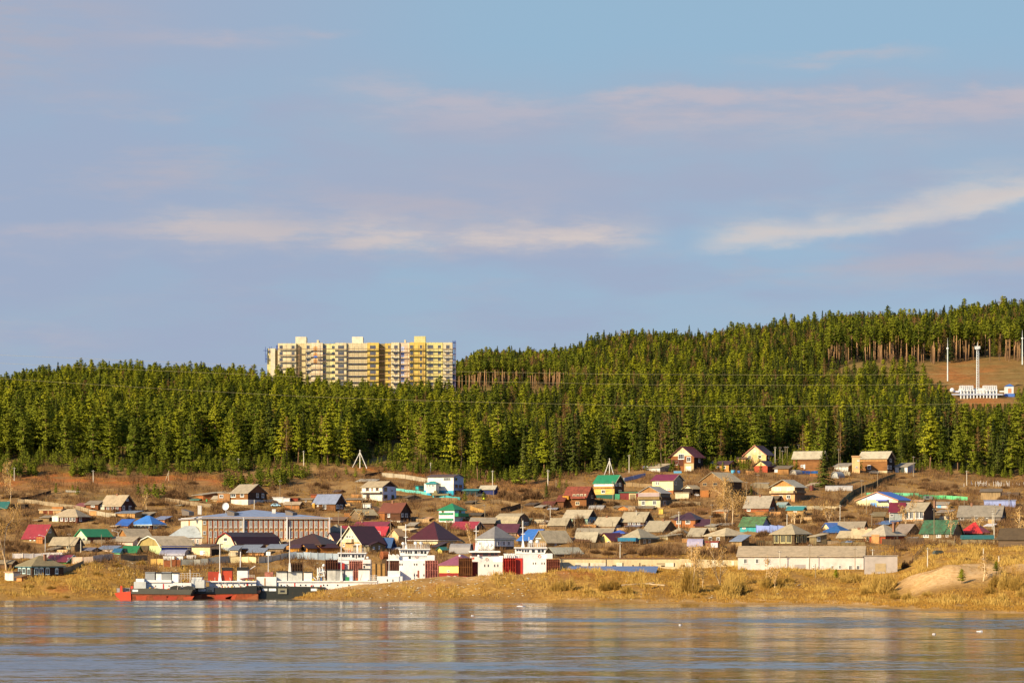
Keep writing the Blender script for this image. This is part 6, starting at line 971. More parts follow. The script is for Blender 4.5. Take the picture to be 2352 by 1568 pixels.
    # small sheds and outbuildings between the plots
    for c, xl, xr, y0, y1, rc, wc, nm, lab in (('A', 560, 655, 920, 985, '#9a8a6c', '#7a6242', 'grey lean-to', 'grey lean-to beside the plain grey gabled cottage'), ('A', 980, 1130, 925, 985, '#8f8890', '#8a7a6a', 'mauve roofed shed', 'low shed with mauve grey roof by the river fence'), ('A', 1330, 1470, 690, 730, '#a09078', '#7f6848', 'low shed', 'low weathered shed left of the wooden gabled barn'), ('A', 1340, 1410, 650, 690, '#c8b088', '#c08a50', 'ochre hen house', 'tiny ochre hen house left of the little blue roofed outbuilding'), ('A', 1860, 2005, 550, 625, '#7c8cae', '#d08a50', 'orange side shed', 'orange shed with slate blue roof beside the blue hip roofed cottage'), ('A', 400, 460, 580, 620, '#a08a60', '#a8703c', 'garden hut', 'tiny garden hut left of the dark hip roofed log house'), ('A', 700, 760, 985, 1030, '#a09080', '#8a6a48', 'yard shed', 'small yard shed before the plain grey gabled cottage'),
        ('B', 1590, 1700, 825, 885, '#c0a880', '#9a7a50', 'tan roofed shed', 'shed with tan roof peeping out beside the brown hip roofed house'), ('B', 490, 600, 338, 366, '#3a8a6a', '#8a5a34', 'green roofed kennel', 'tiny kennel with green roof before the wide wooden shed'), ('B', 750, 830, 300, 375, '#b8a888', '#c8a878', 'pale hut', 'pale hut left of the plank annex'), ('B', 300, 380, 405, 432, '#8f8468', '#5c5034', 'sunken hut', 'sunken dark hut behind the cream school'),
        ('C', 335, 555, 560, 640, '#7a5a3e', '#5a3a24', 'dark yard shed', 'dark plank yard shed right behind the cream school'), ('C', 1455, 1560, 560, 608, '#d8a064', '#c88a4c', 'ochre lean-to', 'ochre lean-to left of the green hip roofed white house'), ('C', 1290, 1390, 625, 700, '#a89c84', '#8a6c48', 'grey roofed hut', 'hut with grey roof left of the maroon half hip house'), ('C', 400, 480, 230, 275, '#7a5a40', '#b0683c', 'brick red hut', 'brick red hut above the blue grey roofed log house'), ('C', 1075, 1205, 700, 870, '#e0b070', '#f0c488', 'ochre gabled house', 'ochre gabled house beside the bright red roofed cottage'), ('C', 1200, 1345, 695, 745, '#f0d49c', '#c8a070', 'cream roofed porch', 'low building with cream roof edge left of the maroon half hip house'), ('C', 1990, 2090, 360, 410, '#6a5a40', '#4f3f2a', 'dark shed', 'dark shed right of the turquoise fence end'),
        ('D', 900, 1030, 385, 440, '#5c4a36', '#6a4a30', 'brown hut', 'brown hut among the bushes in the middle gardens'), ('D', 1035, 1130, 412, 462, '#a39882', '#8a6c48', 'grey roofed garden shed', 'garden shed with grey roof left of the low brown barn'), ('D', 1055, 1165, 600, 650, '#c8b89c', '#f0dcc0', 'white yard shed', 'small white yard shed above the plum roofed cottage'), ('D', 890, 960, 575, 640, '#6a6a4c', '#7a7a50', 'mossy hut', 'mossy hut right of the round shouldered barn'), ('D', 1190, 1290, 445, 480, '#b8bcc0', '#a8b0b4', 'tin store', 'low tin store left of the rust roofed timber house'), ('D', 200, 400, 505, 560, '#4f4434', '#5a4630', 'dark long shed', 'dark long shed right of the green hip roofed white house'),
        ('E', 1690, 1860, 465, 510, '#c4a880', '#d0844c', 'orange garden shed', 'orange garden shed behind the twin birches'), ('E', 1590, 1700, 640, 690, '#a8a08c', '#7a6648', 'grey flat shed', 'grey flat roofed shed right of the plum roofed annex'), ('E', 1710, 1880, 632, 680, '#a09684', '#6f5a3c', 'twin shed', 'low shed with two grey roofs behind the twin birches'), ('E', 1160, 1210, 530, 600, '#9a8a6c', '#8a5a34', 'privy', 'narrow brown privy left of the plum hip roofed brick house'), ('E', 470, 540, 420, 470, '#7a6a50', '#6a5236', 'small hut', 'small dark hut below the maroon garage'), ('E', 620, 800, 650, 690, '#8a90a8', '#7a6a54', 'blue grey lean-to', 'lean-to with blue grey roof below the cottage with white windows'), ('E', 80, 190, 652, 690, '#7a3440', '#6a4a38', 'dark red lean-to', 'dark red lean-to left of the grey cottage with dark gable'),
        ('F', 330, 510, 142, 205, '#a3947a', '#7a6244', 'grey garden shed', 'grey garden shed left of the pink balcony house'), ('F', 1000, 1150, 145, 215, '#b09a78', '#7a4a30', 'brown row of sheds', 'long brown shed right of the pink balcony house'), ('F', 585, 640, 300, 370, '#6a5c48', '#5a4834', 'dark lean-to', 'dark lean-to beside the grey roofed brown log house'), ('F', 630, 740, 378, 445, '#9cb0a8', '#a88a60', 'pale roofed shed', 'shed with pale grey green roof before the pink balcony house'), ('F', 1400, 1500, 845, 890, '#7a6a4c', '#5f4c30', 'yard lean-to', 'small dark yard lean-to left of the red brick hip house'),
        ('G', 790, 900, 350, 382, '#e0b084', '#d08a54', 'orange roofed stall', 'little stall with orange roof behind the maroon roofed wing'), ('G', 1860, 2060, 258, 330, '#6a5034', '#7a5c3c', 'brown lean-to', 'brown lean-to right of the tall plank shed'), ('G', 1650, 1740, 640, 690, '#d8d0cc', '#8a7860', 'pale roofed hut', 'hut with pale roof right of the scarlet roof'), ('G', 1060, 1100, 500, 560, '#8a7a5c', '#6a5234', 'narrow hut', 'narrow hut between the glazed veranda house and the slit vent shed'), ('G', 1780, 1830, 790, 870, '#6f5c3c', '#8a7046', 'board privy', 'board privy left of the dark thatched barn'), ('G', 690, 800, 800, 850, '#9a8c74', '#7a6242', 'low pen', 'low wooden pen right of the red brick hip house')):
        h_ = y1 - y0; H(c, 'shed', nm, lab, xl, xr - (xr - xl) * .14, xr, y1, y0 + h_ * .42, y0, roof='gable' if 'gabled' in nm or (xl * 7 + y0) % 3 == 0 else 'shed', rc=rc, rk='metal' if any(k in nm for k in ('tin', 'blue', 'mauve', 'green', 'red')) else 'slate', wc=wc, wk='plank', cat='shed', th=18 + (xl * 13 + y1) % 22, axis='y' if 'gabled' in nm else 'x')
# ------------------------------------------------------------------ ships, apartment block, fences, poles and the rest
def prt(par, name, c, pts, D0, depth, col, kind='paint', mi=None):
    """a part whose front outline is read from the survey sheet, standing at distance D0 and reaching 'depth' metres back"""
    o = par.location; poly = []
    for X, Y in pts: px, py = PX(c, X, Y); poly.append((wx(px, D0) - o.x, wz(py, D0) - o.z))
    area = sum(a[0] * b[1] - b[0] * a[1] for a, b in zip(poly, poly[1:] + poly[:1]))
    if area > 0: poly = poly[::-1]
    m = MB(); m.prism(poly, D0 - o.y, D0 - o.y + depth); return m.build(name, mat(kind, col), par)
def prb(par, name, c, X0, Y0, X1, Y1, D0, depth, col, kind='paint'): return prt(par, name, c, [(X0, Y0), (X1, Y0), (X1, Y1), (X0, Y1)], D0, depth, col, kind)
def ptube(par, name, c, pts, D0, r, col='#f4ead8', kind='paint', n=6):
    o = par.location; m = MB(); P = [Vector((wx(PX(c, X, Y)[0], D0), D0, wz(PX(c, X, Y)[1], D0))) - o for X, Y in pts]
    for a, b in zip(P, P[1:]): m.tube(a, b, r, r, n)
    return m.build(name, mat(kind, col), par)
def ramp_part(par, c, X0, Y0, X1, Y1, D0, col, ribs=6):
    """ribbed steel bow ramp, raised"""
    o = par.location; (a, b), (p, q) = PX(c, X0, Y0), PX(c, X1, Y1); x0, x1, z1, z0 = wx(a, D0) - o.x, wx(p, D0) - o.x, wz(b, D0) - o.z, wz(q, D0) - o.z
    m = MB(); y = D0 - o.y; m.box(x0, x1, y, y + .3, z0, z1); w = (x1 - x0) / ribs
    for i in range(ribs + 1): xx = x0 + (x1 - x0) * i / ribs; m.box(xx - .09, xx + .09, y - .45, y, z0, z1 + .15)
    for t in (.12, .5, .88): zz = z0 + (z1 - z0) * t; m.box(x0, x1, y - .25, y - .003, zz - .1, zz + .1)
    return m.build('ramp', mat('rust', col), par)
def ball(par, name, c, X, Y, r, D0, col='#f6eee0'):
    o = par.location; px, py = PX(c, X, Y); m = MB(); m.lathe([(r * math.sin(math.pi * k / 8) + .01, -r * math.cos(math.pi * k / 8)) for k in range(9)], 12)
    return m.build(name, mat('paint', col), par, Vector((wx(px, D0), D0, wz(py, D0))) - o)
def wins(par, c, lst, D0, parent=None):
    o = par.location
    for X, Y, w, h in lst:
        px, py = PX(c, X, Y); s = D0 / F / CR[c][2]; m = MB(); m.box(-w * s / 2, w * s / 2, -.04, .02, -h * s / 2, h * s / 2)
        m.build('window', GLASS(), parent or par, Vector((wx(px, D0), D0, wz(py, D0))) - o)
def rail(par, c, X0, X1, Y0, Y1, D0, n=10, col='#efe4d0'):
    o = par.location; m = MB(); z = lambda Y: wz(PX(c, 0, Y)[1], D0) - o.z; x = lambda X: wx(PX(c, X, 0)[0], D0) - o.x; y = D0 - o.y
    for k in range(3): zz = z(Y1) + (z(Y0) - z(Y1)) * (k + 1) / 3; m.tube((x(X0), y, zz), (x(X1), y, zz), .04, None, 4)
    for i in range(n + 1): xx = x(X0 + (X1 - X0) * i / n); m.tube((xx, y, z(Y1)), (xx, y, z(Y0)), .04, None, 4)
    return m.build('railing', mat('paint', col), par)
def plate(par, c, X0, Y0, X1, Y1, D0):
    """white name board with dark weathered letter marks too small to read"""
    b = prb(par, 'name_board', c, X0, Y0, X1, Y1, D0, .06, '#f4efe2'); return b
def lifering(par, c, X, Y, D0):
    px, py = PX(c, X, Y); m = MB(); n = 12
    for i in range(n): a, b = 6.283 * i / n, 6.283 * (i + 1) / n; m.tube((.38 * math.cos(a), 0, .38 * math.sin(a)), (.38 * math.cos(b), 0, .38 * math.sin(b)), .1, None, 5)
    m.build('lifebuoy', mat('paint', '#e0703a'), par, Vector((wx(px, D0), D0, wz(py, D0))) - par.location)

def ship(name, c, X, D, label, cat):
    e = empty(name, (wx(PX(c, X, 0)[0], D), D, 0)); return tag(e, label, cat, 'vessels laid up by the river bank')
def gear(t, c, X0, X1, Y, D0, n, seed, hmax=34):
    rg = random.Random(seed)
    for i in range(n):
        X = rg.uniform(X0, X1); w, h = rg.uniform(8, 26), rg.uniform(8, hmax); prb(t, 'deck_gear', c, X, Y - h, X + w, Y + 2, D0 + rg.uniform(0, .6), rg.uniform(.4, 1.2), rg.choice(['#8a4a30', '#c8602c', '#e8d8b8', '#5a564a', '#2a6ca8', '#a89878', '#d8b040', '#3a3830']), rg.choice(['paint', 'rust']))
        if i % 3 == 0: ptube(t, 'stay', c, [(X, Y), (X + rg.uniform(-30, 30), Y - hmax * 2.2)], D0 + .3, .05)
def streaks(t, c, X0, X1, Y0, Y1, D0, n, seed):  # brighter red paint patches; the darker hull colour around them holds painted shadow too
    rg = random.Random(seed)
    for i in range(n):
        X = X0 + (X1 - X0) * (i + rg.random() * .6) / n; w = (X1 - X0) / n * rg.uniform(.3, 1.25); a = rg.uniform(.1, .6); prt(t, 'paint_patch', c, [(X, Y0 + (Y1 - Y0) * a), (X + w, Y0 + (Y1 - Y0) * rg.uniform(0, .4)), (X + w * rg.uniform(.7, 1.0), Y1), (X + w * .1, Y1 - 4)], D0, .04, rg.choice(['#c04a20', '#b43c1c', '#a85a2c', '#9a3a1c']))
def build_ships():
    WH, GR, BK, RU = '#fff4e2', '#bdb8a8', '#2c2a22', '#8c4220'
    # pusher tug with orange stern
    D = 788; t = ship('pusher_tug', 'L', 600, D, 'orange sterned tug with dark grey bulwarks and grey deck cabins, leftmost vessel', 'tug')
    prt(t, 'stern', 'L', [(128, 738), (200, 725), (345, 715), (352, 840), (228, 840), (150, 785)], D, 7, '#e8502a')
    prt(t, 'hull', 'L', [(345, 745), (1150, 757), (1150, 840), (372, 840)], D + .3, 8, RU, 'rust')
    prt(t, 'bulwark', 'L', [(350, 678), (640, 672), (870, 688), (1180, 690), (1150, 757), (345, 747)], D + .1, 8.2, '#5a5444')
    prt(t, 'cover', 'L', [(865, 690), (880, 652), (930, 636), (1000, 645), (1015, 690)], D + .6, 4, '#35332a'); prt(t, 'cover', 'L', [(1035, 692), (1050, 652), (1100, 640), (1180, 650), (1195, 692)], D + .7, 4, '#38362c')
    prb(t, 'pillar', 'L', 203, 640, 232, 730, D + .1, .6, '#e0482a'); prb(t, 'pillar', 'L', 345, 640, 377, 720, D + .15, .6, '#d84a2c')
    prb(t, 'cabin', 'L', 158, 672, 198, 725, D + 1, 2, '#a8a49a'); prb(t, 'cabin', 'L', 242, 668, 330, 722, D + 1, 3, '#b8b0a0'); wins(t, 'L', [(300, 692, 44, 40)], D + .95)
    prb(t, 'cabin', 'L', 388, 585, 548, 682, D + 3, 4, '#d0ccbc'); prb(t, 'cabin', 'L', 415, 545, 526, 586, D + 3.2, 3, '#f0eadc'); plate(t, 'L', 370, 690, 445, 718, D - .02)
    dk = prb(t, 'deckhouse', 'L', 550, 600, 1160, 690, D + 5, 5, WH); prb(t, 'roof_deck', 'L', 530, 562, 892, 594, D + 4.6, 6, WH); prb(t, 'door', 'L', 776, 612, 792, 680, D + 4.94, .1, '#d8322a')
    wins(t, 'L', [(620, 640, 14, 16), (680, 640, 14, 16), (860, 640, 14, 16), (960, 640, 14, 16), (1040, 640, 14, 16)], D + 4.98)
    for X0, X1, Y0, col in ((540, 668, 465, '#aaa69c'), (686, 758, 468, WH), (758, 890, 465, '#a5a196'), (902, 985, 470, WH)):
        b = prb(t, 'deck_box', 'L', X0, Y0, X1, 594 if X0 > 900 else 563, D + 5.2 + (X0 % 3) * .1, 3, col); prb(t, 'lid', 'L', X0 - 3, Y0 - 12, X1 + 3, Y0, D + 5.0, 3.4, '#2a2620' if col == WH else '#8f8b82')
    prb(t, 'wheelhouse', 'L', 1160, 562, 1335, 668, D + 6, 4, '#d4cfc0'); prb(t, 'wheelhouse_roof', 'L', 1165, 524, 1302, 563, D + 6.2, 3.4, '#e0dacb'); rail(t, 'L', 990, 1270, 470, 560, D + 5.5, 7); ptube(t, 'mast', 'L', [(1143, 420), (1143, 600)], D + 5, .09)
    streaks(t, 'L', 385, 1140, 752, 838, D + .24, 4, 3); gear(t, 'L', 400, 1150, 690, D + .2, 16, 5); gear(t, 'L', 560, 1150, 600, D + 5.2, 8, 6, 24)
    # tanker
    D = 799; t = ship('river_tanker', 'L', 1500, D, 'black hulled river ship with red deck tanks and black topped funnels', 'ship')
    prt(t, 'hull', 'L', [(1152, 740), (1900, 735), (2060, 750), (2060, 850), (1150, 850)], D - 2.2, 9, '#96441e', 'rust'); prt(t, 'bulwark', 'L', [(1130, 668), (1460, 668), (2040, 650), (2040, 742), (1140, 748)], D - 2.4, 9, '#23241f')
    plate(t, 'L', 1134, 680, 1222, 713, D - 2.5); plate(t, 'L', 1250, 678, 1352, 713, D - 2.52); prb(t, 'hawse_frame', 'L', 1360, 648, 1462, 722, D - 2.6, .6, '#b8ab8c'); wins(t, 'L', [(1412, 706, 56, 24)], D - 2.62)
    prb(t, 'deckhouse', 'L', 1400, 588, 2030, 668, D + 1, 6, WH); prb(t, 'deck_edge', 'L', 1362, 574, 2032, 590, D + .2, 7.6, '#fff0dc')
    wins(t, 'L', [(x, 625, 16, 18) for x in (1480, 1560, 1640, 1720, 1800, 1870, 1970)], D + .98); prb(t, 'door', 'L', 1902, 600, 1924, 655, D + .95, .1, '#d8302a')
    prb(t, 'tank', 'L', 1384, 450, 1532, 576, D + 2, 4, '#b83e1e'); k = prb(t, 'tank', 'L', 1568, 434, 1706, 576, D + 2.2, 4, '#c04220'); prb(t, 'funnel_top', 'L', 1570, 394, 1704, 432, D + 2, 4, '#211e1a')
    prb(t, 'funnel', 'L', 1775, 434, 1916, 572, D + 2, 4, WH); prb(t, 'funnel_top', 'L', 1773, 390, 1918, 434, D + 1.9, 4.2, '#211e1a'); prt(t, 'awning', 'L', [(1800, 545), (1880, 532), (2000, 530), (1990, 548), (1850, 556)], D + .8, 2, '#8a3a28')
    ptube(t, 'mast', 'L', [(1543, 60), (1543, 470)], D + 1.5, .13); prt(t, 'mast_foot', 'L', [(1522, 575), (1530, 470), (1552, 470), (1566, 575)], D + 1.3, 1, WH); ptube(t, 'mast', 'L', [(1822, 180), (1818, 392)], D + 3, .14); ptube(t, 'derrick', 'L', [(1900, 450), (2020, 372)], D + 3, .1); rail(t, 'L', 1920, 2010, 494, 560, D + 2, 4)
    streaks(t, 'L', 1160, 2050, 748, 845, D - 2.26, 4, 7); gear(t, 'L', 1380, 2030, 664, D - 1.5, 14, 8); gear(t, 'L', 1400, 2020, 576, D + .6, 8, 9, 22)
    # barge
    D = 806; t = ship('white_barge', 'M', 500, D, 'long black barge with white deckhouse, grey cabins and two name boards, half behind the spit', 'barge')
    prt(t, 'bow', 'L', [(1868, 700), (1890, 642), (2060, 636), (2092, 705), (2085, 742), (1880, 742)], D - 8.5, 6, '#2a2a24'); prt(t, 'stripe', 'L', [(1864, 706), (2090, 700), (2080, 738), (1872, 740)], D - 8.6, .3, '#d08a64', 'rust')
    prt(t, 'hull', 'M', [(-60, 650), (-30, 640), (830, 655), (830, 850), (-60, 850)], D - 7, 9, '#26281f'); plate(t, 'M', -2, 676, 66, 706, D - 7.1); plate(t, 'M', 86, 674, 182, 710, D - 7.1); plate(t, 'M', 650, 676, 735, 708, D - 7.1)
    prb(t, 'hawse_frame', 'M', 208, 674, 328, 748, D - 7.4, .6, '#8f8668'); wins(t, 'M', [(268, 712, 60, 26)], D - 7.42)
    prb(t, 'deckhouse', 'M', 180, 588, 1540, 690, D - 4, 7, WH); prb(t, 'deck_edge', 'M', 170, 572, 1540, 590, D - 4.4, 8, '#fff0dc'); prb(t, 'cabin', 'M', -80, 520, 186, 650, D - 4.6, 6, WH); prb(t, 'cabin_door', 'M', 22, 535, 42, 636, D - 4.65, .1, '#b88a58')
    wins(t, 'M', [(x, 630, 16, 20) for x in (250, 330, 510, 580, 820, 870, 1010, 1160)] + [(105, 575, 20, 40)], D - 4.05); prb(t, 'fire_box', 'M', 648, 630, 686, 660, D - 4.1, .3, '#c81e24'); prb(t, 'door', 'M', 425, 600, 440, 668, D - 4.08, .1, '#d83a2a'); prb(t, 'door', 'M', 775, 628, 792, 655, D - 4.08, .1, '#c8282a')
    for X0, X1, Y0, col in ((187, 330, 452, '#d8d0bc'), (343, 532, 452, '#d4ccb8'), (556, 662, 462, WH), (868, 985, 430, '#c4bca8'), (985, 1102, 430, '#aaa496'), (1110, 1212, 428, '#eee6d6'), (1288, 1440, 425, '#f4e8d4')):
        prb(t, 'deck_box', 'M', X0, Y0, X1, 574, D - 3.5 + (X0 % 4) * .1, 3.4, col, 'metal'); prb(t, 'lid', 'M', X0 - 3, Y0 - 11, X1 + 3, Y0, D - 3.7, 3.8, '#2a2620')
    prb(t, 'bin', 'M', 1116, 520, 1164, 572, D - 3.9, .6, '#2c8a4c'); prb(t, 'bin', 'M', 1168, 505, 1212, 572, D - 3.9, .6, '#b4c4d4')
    for X, Y0, Y1 in ((365, -155, 452), (1058, -170, 576)): ptube(t, 'mast', 'M', [(X, Y0), (X, Y1 - 120)], D - 4.2, .13); prt(t, 'mast_foot', 'M', [(X - 20, Y1), (X - 10, Y1 - 120), (X + 10, Y1 - 120), (X + 20, Y1)], D - 4.6, .8, WH)
    ptube(t, 'mast', 'M', [(78, 175), (78, 500)], D - 3, .1); prb(t, 'lamp_box', 'M', 48, 182, 106, 232, D - 3, .4, WH); prb(t, 'winch', 'M', 30, 455, 140, 520, D - 3.4, 2, '#b06a52', 'rust')
    for a in ([(740, 400), (745, 560)], [(800, 380), (838, 560)], [(745, 470), (838, 440)], [(720, 520), (840, 500)], [(660, 500), (720, 560)], [(770, 390), (760, 560)]): ptube(t, 'crane_frame', 'M', a, D - 3, .16)
    ball(t, 'lamp', 'M', 822, 365, .42, D - 3); prb(t, 'winch', 'M', 745, 410, 832, 480, D - 2.6, 1, '#f4e8d4'); rail(t, 'M', 1440, 1540, 500, 572, D - 4, 6)
    gear(t, 'M', -40, 800, 662, D - 6, 14, 11, 26); gear(t, 'M', 660, 860, 572, D - 4, 12, 12, 60); gear(t, 'M', 1220, 1540, 574, D - 4, 8, 13, 40)
    # four landing ferries seen from the bow
    def domes(t, c, L, D0):
        for X, Y, r in L: ball(t, 'radar_dome', c, X, Y, r, D0); ptube(t, 'dome_stand', c, [(X, Y + 10), (X, Y + 65)], D0, .12)
    D = 826; t = ship('landing_ferry', 'M', 1200, D, 'white landing ferry with low wheelhouse and pink rust ramp, leftmost of the four', 'ferry')
    w = prt(t, 'wheelhouse', 'M', [(1018, 200), (1388, 206), (1362, 292), (1018, 292)], D, 5, WH); prb(t, 'wheelhouse_roof', 'M', 1008, 192, 1396, 207, D - .6, 6.4, '#fff2de'); wins(t, 'M', [(1034, 234, 20, 30), (1072, 234, 20, 32), (1100, 236, 26, 34), (1130, 236, 22, 32), (1163, 236, 18, 30), (1219, 240, 34, 36), (1260, 246, 14, 50), (1300, 240, 34, 34), (1346, 240, 30, 32)], D - .02, None)
    prb(t, 'superstructure', 'M', 1010, 292, 1452, 345, D + .2, 6, WH); prb(t, 'superstructure', 'M', 1100, 345, 1450, 600, D + .5, 8, '#f8ecd8'); prb(t, 'bridge_wing', 'M', 1345, 285, 1452, 340, D - .5, 2, WH); wins(t, 'M', [(1366, 384, 18, 34)], D + .45)
    ramp_part(t, 'M', 848, 290, 1010, 560, D - 1, '#6a3a22', 5); ramp_part(t, 'M', 1168, 305, 1342, 580, D - 3, '#c07a60', 6); prb(t, 'ramp_side', 'M', 1012, 335, 1102, 440, D - .4, .4, '#b83426'); ramp_part(t, 'M', 370, 335, 540, 470, D + 2, '#5a3a1e', 5)
    ball(t, 'lamp', 'M', 1412, 262, .38, D); ptube(t, 'radar_mast', 'M', [(1275, 85), (1275, 195)], D + 2, .22); ptube(t, 'radar_bar', 'M', [(1238, 84), (1312, 84)], D + 2, .2); rail(t, 'M', 1110, 1380, 130, 192, D + .5, 9); lifering(t, 'M', 1170, 180, D - .3)
    tw = empty('timber_wall', (wx(PX('M', 1550, 0)[0], 846), 846, 1)); tag(tw, 'brown timber quay wall between the two left landing ferries', 'quay wall'); prb(tw, 'planking', 'M', 1448, 340, 1660, 620, 846, 1, '#b88a4c', 'log')
    for X in (1452, 1520, 1590, 1650): prb(tw, 'post', 'M', X - 6, 330, X + 6, 620, 845.7, .3, '#7a5a32', 'plank')
    D = 823; t = ship('landing_ferry', 'M', 2000, D, 'tall white landing ferry with three radar domes and a slab sided hull', 'ferry')
    prt(t, 'wheelhouse', 'M', [(1832, 150), (2248, 150), (2204, 236), (1850, 236)], D, 6, WH); prb(t, 'wheelhouse_roof', 'M', 1826, 138, 2254, 152, D - .8, 7.4, '#fff2de'); wins(t, 'M', [(1864, 182, 18, 16), (1897, 182, 20, 18), (1931, 186, 20, 34), (1966, 188, 22, 34), (1997, 188, 22, 36), (2061, 188, 38, 40), (2101, 186, 14, 32), (2141, 188, 36, 40), (2187, 190, 30, 40)], D - .02)
    prb(t, 'superstructure', 'M', 1832, 236, 2312, 300, D + .4, 7, WH); prb(t, 'bridge_wing', 'M', 2210, 228, 2312, 298, D - .4, 2, WH); wins(t, 'M', [(2280, 250, 40, 12), (1978, 258, 30, 40)], D - .42 + .8); lifering(t, 'M', 2070, 250, D + .2); rail(t, 'M', 2000, 2210, 225, 285, D + .1, 8)
    prb(t, 'bow_house', 'M', 1838, 298, 2188, 620, D - 2, 9, '#fff2de'); wins(t, 'M', [(x, 352, 14, 26) for x in (1848, 1876, 2040, 2072, 2168)] + [(x, 497, 14, 26) for x in (2040, 2072, 2168)], D - 2.02); prb(t, 'door', 'M', 2082, 432, 2106, 528, D - 2.06, .08, '#a85a3c')
    prb(t, 'side_deck', 'M', 1670, 286, 1842, 300, D - 1, 5, WH); ramp_part(t, 'M', 1668, 304, 1836, 580, D - .2, '#7a4a30', 6); ramp_part(t, 'M', 2190, 302, 2355, 560, D - 3.6, '#b8705c', 5)
    for i in range(8): ptube(t, 'ventilator', 'M', [(1702 + i * 18, 215 + (i % 3) * 6), (1702 + i * 18, 290)], D - .5, .22)
    prb(t, 'fore_house', 'M', 1538, 512, 1880, 640, D - 6, 4, WH); wins(t, 'M', [(1678, 566, 14, 32), (1752, 568, 14, 32)], D - 6.02); prb(t, 'hatch_house', 'M', 1684, 438, 1848, 514, D - 5, 3, WH); ptube(t, 'jackstaff', 'M', [(1705, 180), (1700, 440)], D - 4, .09)
    domes(t, 'M', [(1890, 72, .48), (2056, 68, .5), (2130, 68, .5)], D + 1.5); ptube(t, 'mast', 'M', [(1925, -190), (1925, 60)], D + 2, .12); prt(t, 'mast_foot', 'M', [(1910, 138), (1918, 55), (1932, 55), (1942, 138)], D + 1.6, 1, WH); ptube(t, 'yard', 'M', [(1897, -15), (1955, -15)], D + 2, .1); ptube(t, 'yard', 'M', [(1880, -120), (1965, -120)], D + 2, .07); rail(t, 'M', 1950, 2240, 85, 138, D + 1, 10)
    D = 826; t = ship('landing_ferry', 'N', 850, D, 'white landing ferry with dark window band and orange lifebuoy, before the teal trimmed house', 'ferry')
    prt(t, 'wheelhouse_roof', 'N', [(582, 340), (640, 334), (1000, 338), (1014, 346), (1010, 360), (600, 360)], D - 1, 8, '#fff2de'); prt(t, 'wheelhouse', 'N', [(605, 360), (1000, 360), (980, 405), (620, 405)], D, 6, '#7a4438'); wins(t, 'N', [(650, 382, 40, 30), (705, 384, 36, 30), (810, 384, 66, 34), (905, 384, 44, 34), (955, 382, 36, 30)], D - .02)
    prb(t, 'superstructure', 'N', 604, 404, 1050, 492, D + .3, 7, WH); prb(t, 'bridge_wing', 'N', 915, 435, 1042, 500, D - 1.4, 3, WH); lifering(t, 'N', 832, 452, D + .2); prb(t, 'name_board', 'N', 636, 424, 662, 452, D + .26, .05, '#d85a3a'); rail(t, 'N', 710, 910, 440, 482, D - .2, 9)
    prb(t, 'bow_house', 'N', 712, 486, 1042, 680, D - 2.4, 9, '#fff0da'); wins(t, 'N', [(802, 536, 14, 34), (850, 536, 14, 34), (936, 536, 14, 34), (978, 536, 14, 34)], D - 2.42); ramp_part(t, 'N', 455, 435, 630, 680, D - 3.5, '#8a5226', 6); prb(t, 'ramp_side', 'N', 632, 484, 714, 660, D - 1.5, .5, '#8a2c20', 'rust')
    ball(t, 'lamp', 'N', 468, 405, .36, D - 3); ball(t, 'lamp', 'N', 720, 406, .36, D - .4); domes(t, 'N', [(835, 260, .5), (885, 262, .5)], D + 1.5); ptube(t, 'mast', 'N', [(688, 0), (688, 250)], D + 2, .12); prt(t, 'mast_foot', 'N', [(668, 335), (680, 230), (698, 230), (712, 335)], D + 1.6, 1, WH); ptube(t, 'yard', 'N', [(652, 72), (725, 72)], D + 2, .1); rail(t, 'N', 720, 900, 300, 336, D + 1, 7); ptube(t, 'antenna', 'N', [(660, 225), (660, 320)], D + 3, .14, '#b8402c')
    D = 825; t = ship('landing_ferry', 'N', 1450, D, 'white landing ferry with bright red ramp doors, rightmost of the four', 'ferry')
    prt(t, 'wheelhouse', 'N', [(1208, 302), (1635, 302), (1612, 375), (1210, 375)], D, 6, WH); prb(t, 'wheelhouse_roof', 'N', 1196, 288, 1642, 303, D - .8, 7.5, '#fff2de'); wins(t, 'N', [(1240, 330, 26, 22), (1277, 330, 28, 22), (1314, 338, 22, 34), (1351, 340, 24, 30), (1385, 340, 24, 30), (1455, 340, 40, 40), (1533, 340, 38, 40), (1580, 338, 32, 40)], D - .02)
    prb(t, 'superstructure', 'N', 1062, 375, 1712, 442, D + .3, 7, WH); prb(t, 'bridge_wing', 'N', 1630, 372, 1714, 444, D - 1, 3, WH); lifering(t, 'N', 1540, 412, D + .2); rail(t, 'N', 1240, 1500, 378, 430, D - .3, 12)
    prb(t, 'bow_house', 'N', 1312, 438, 1632, 690, D - 2.4, 9, '#fff2de'); wins(t, 'N', [(1454, 506, 12, 28), (1486, 506, 12, 28), (1571, 506, 12, 28), (1603, 506, 12, 28)], D - 2.42); ramp_part(t, 'N', 1055, 436, 1215, 690, D - 3.5, '#b02a18', 5); prb(t, 'ramp_side', 'N', 1215, 436, 1312, 690, D - 2.6, .5, '#d03420'); ramp_part(t, 'N', 1634, 455, 1808, 640, D - 2.8, '#9a5236', 6)
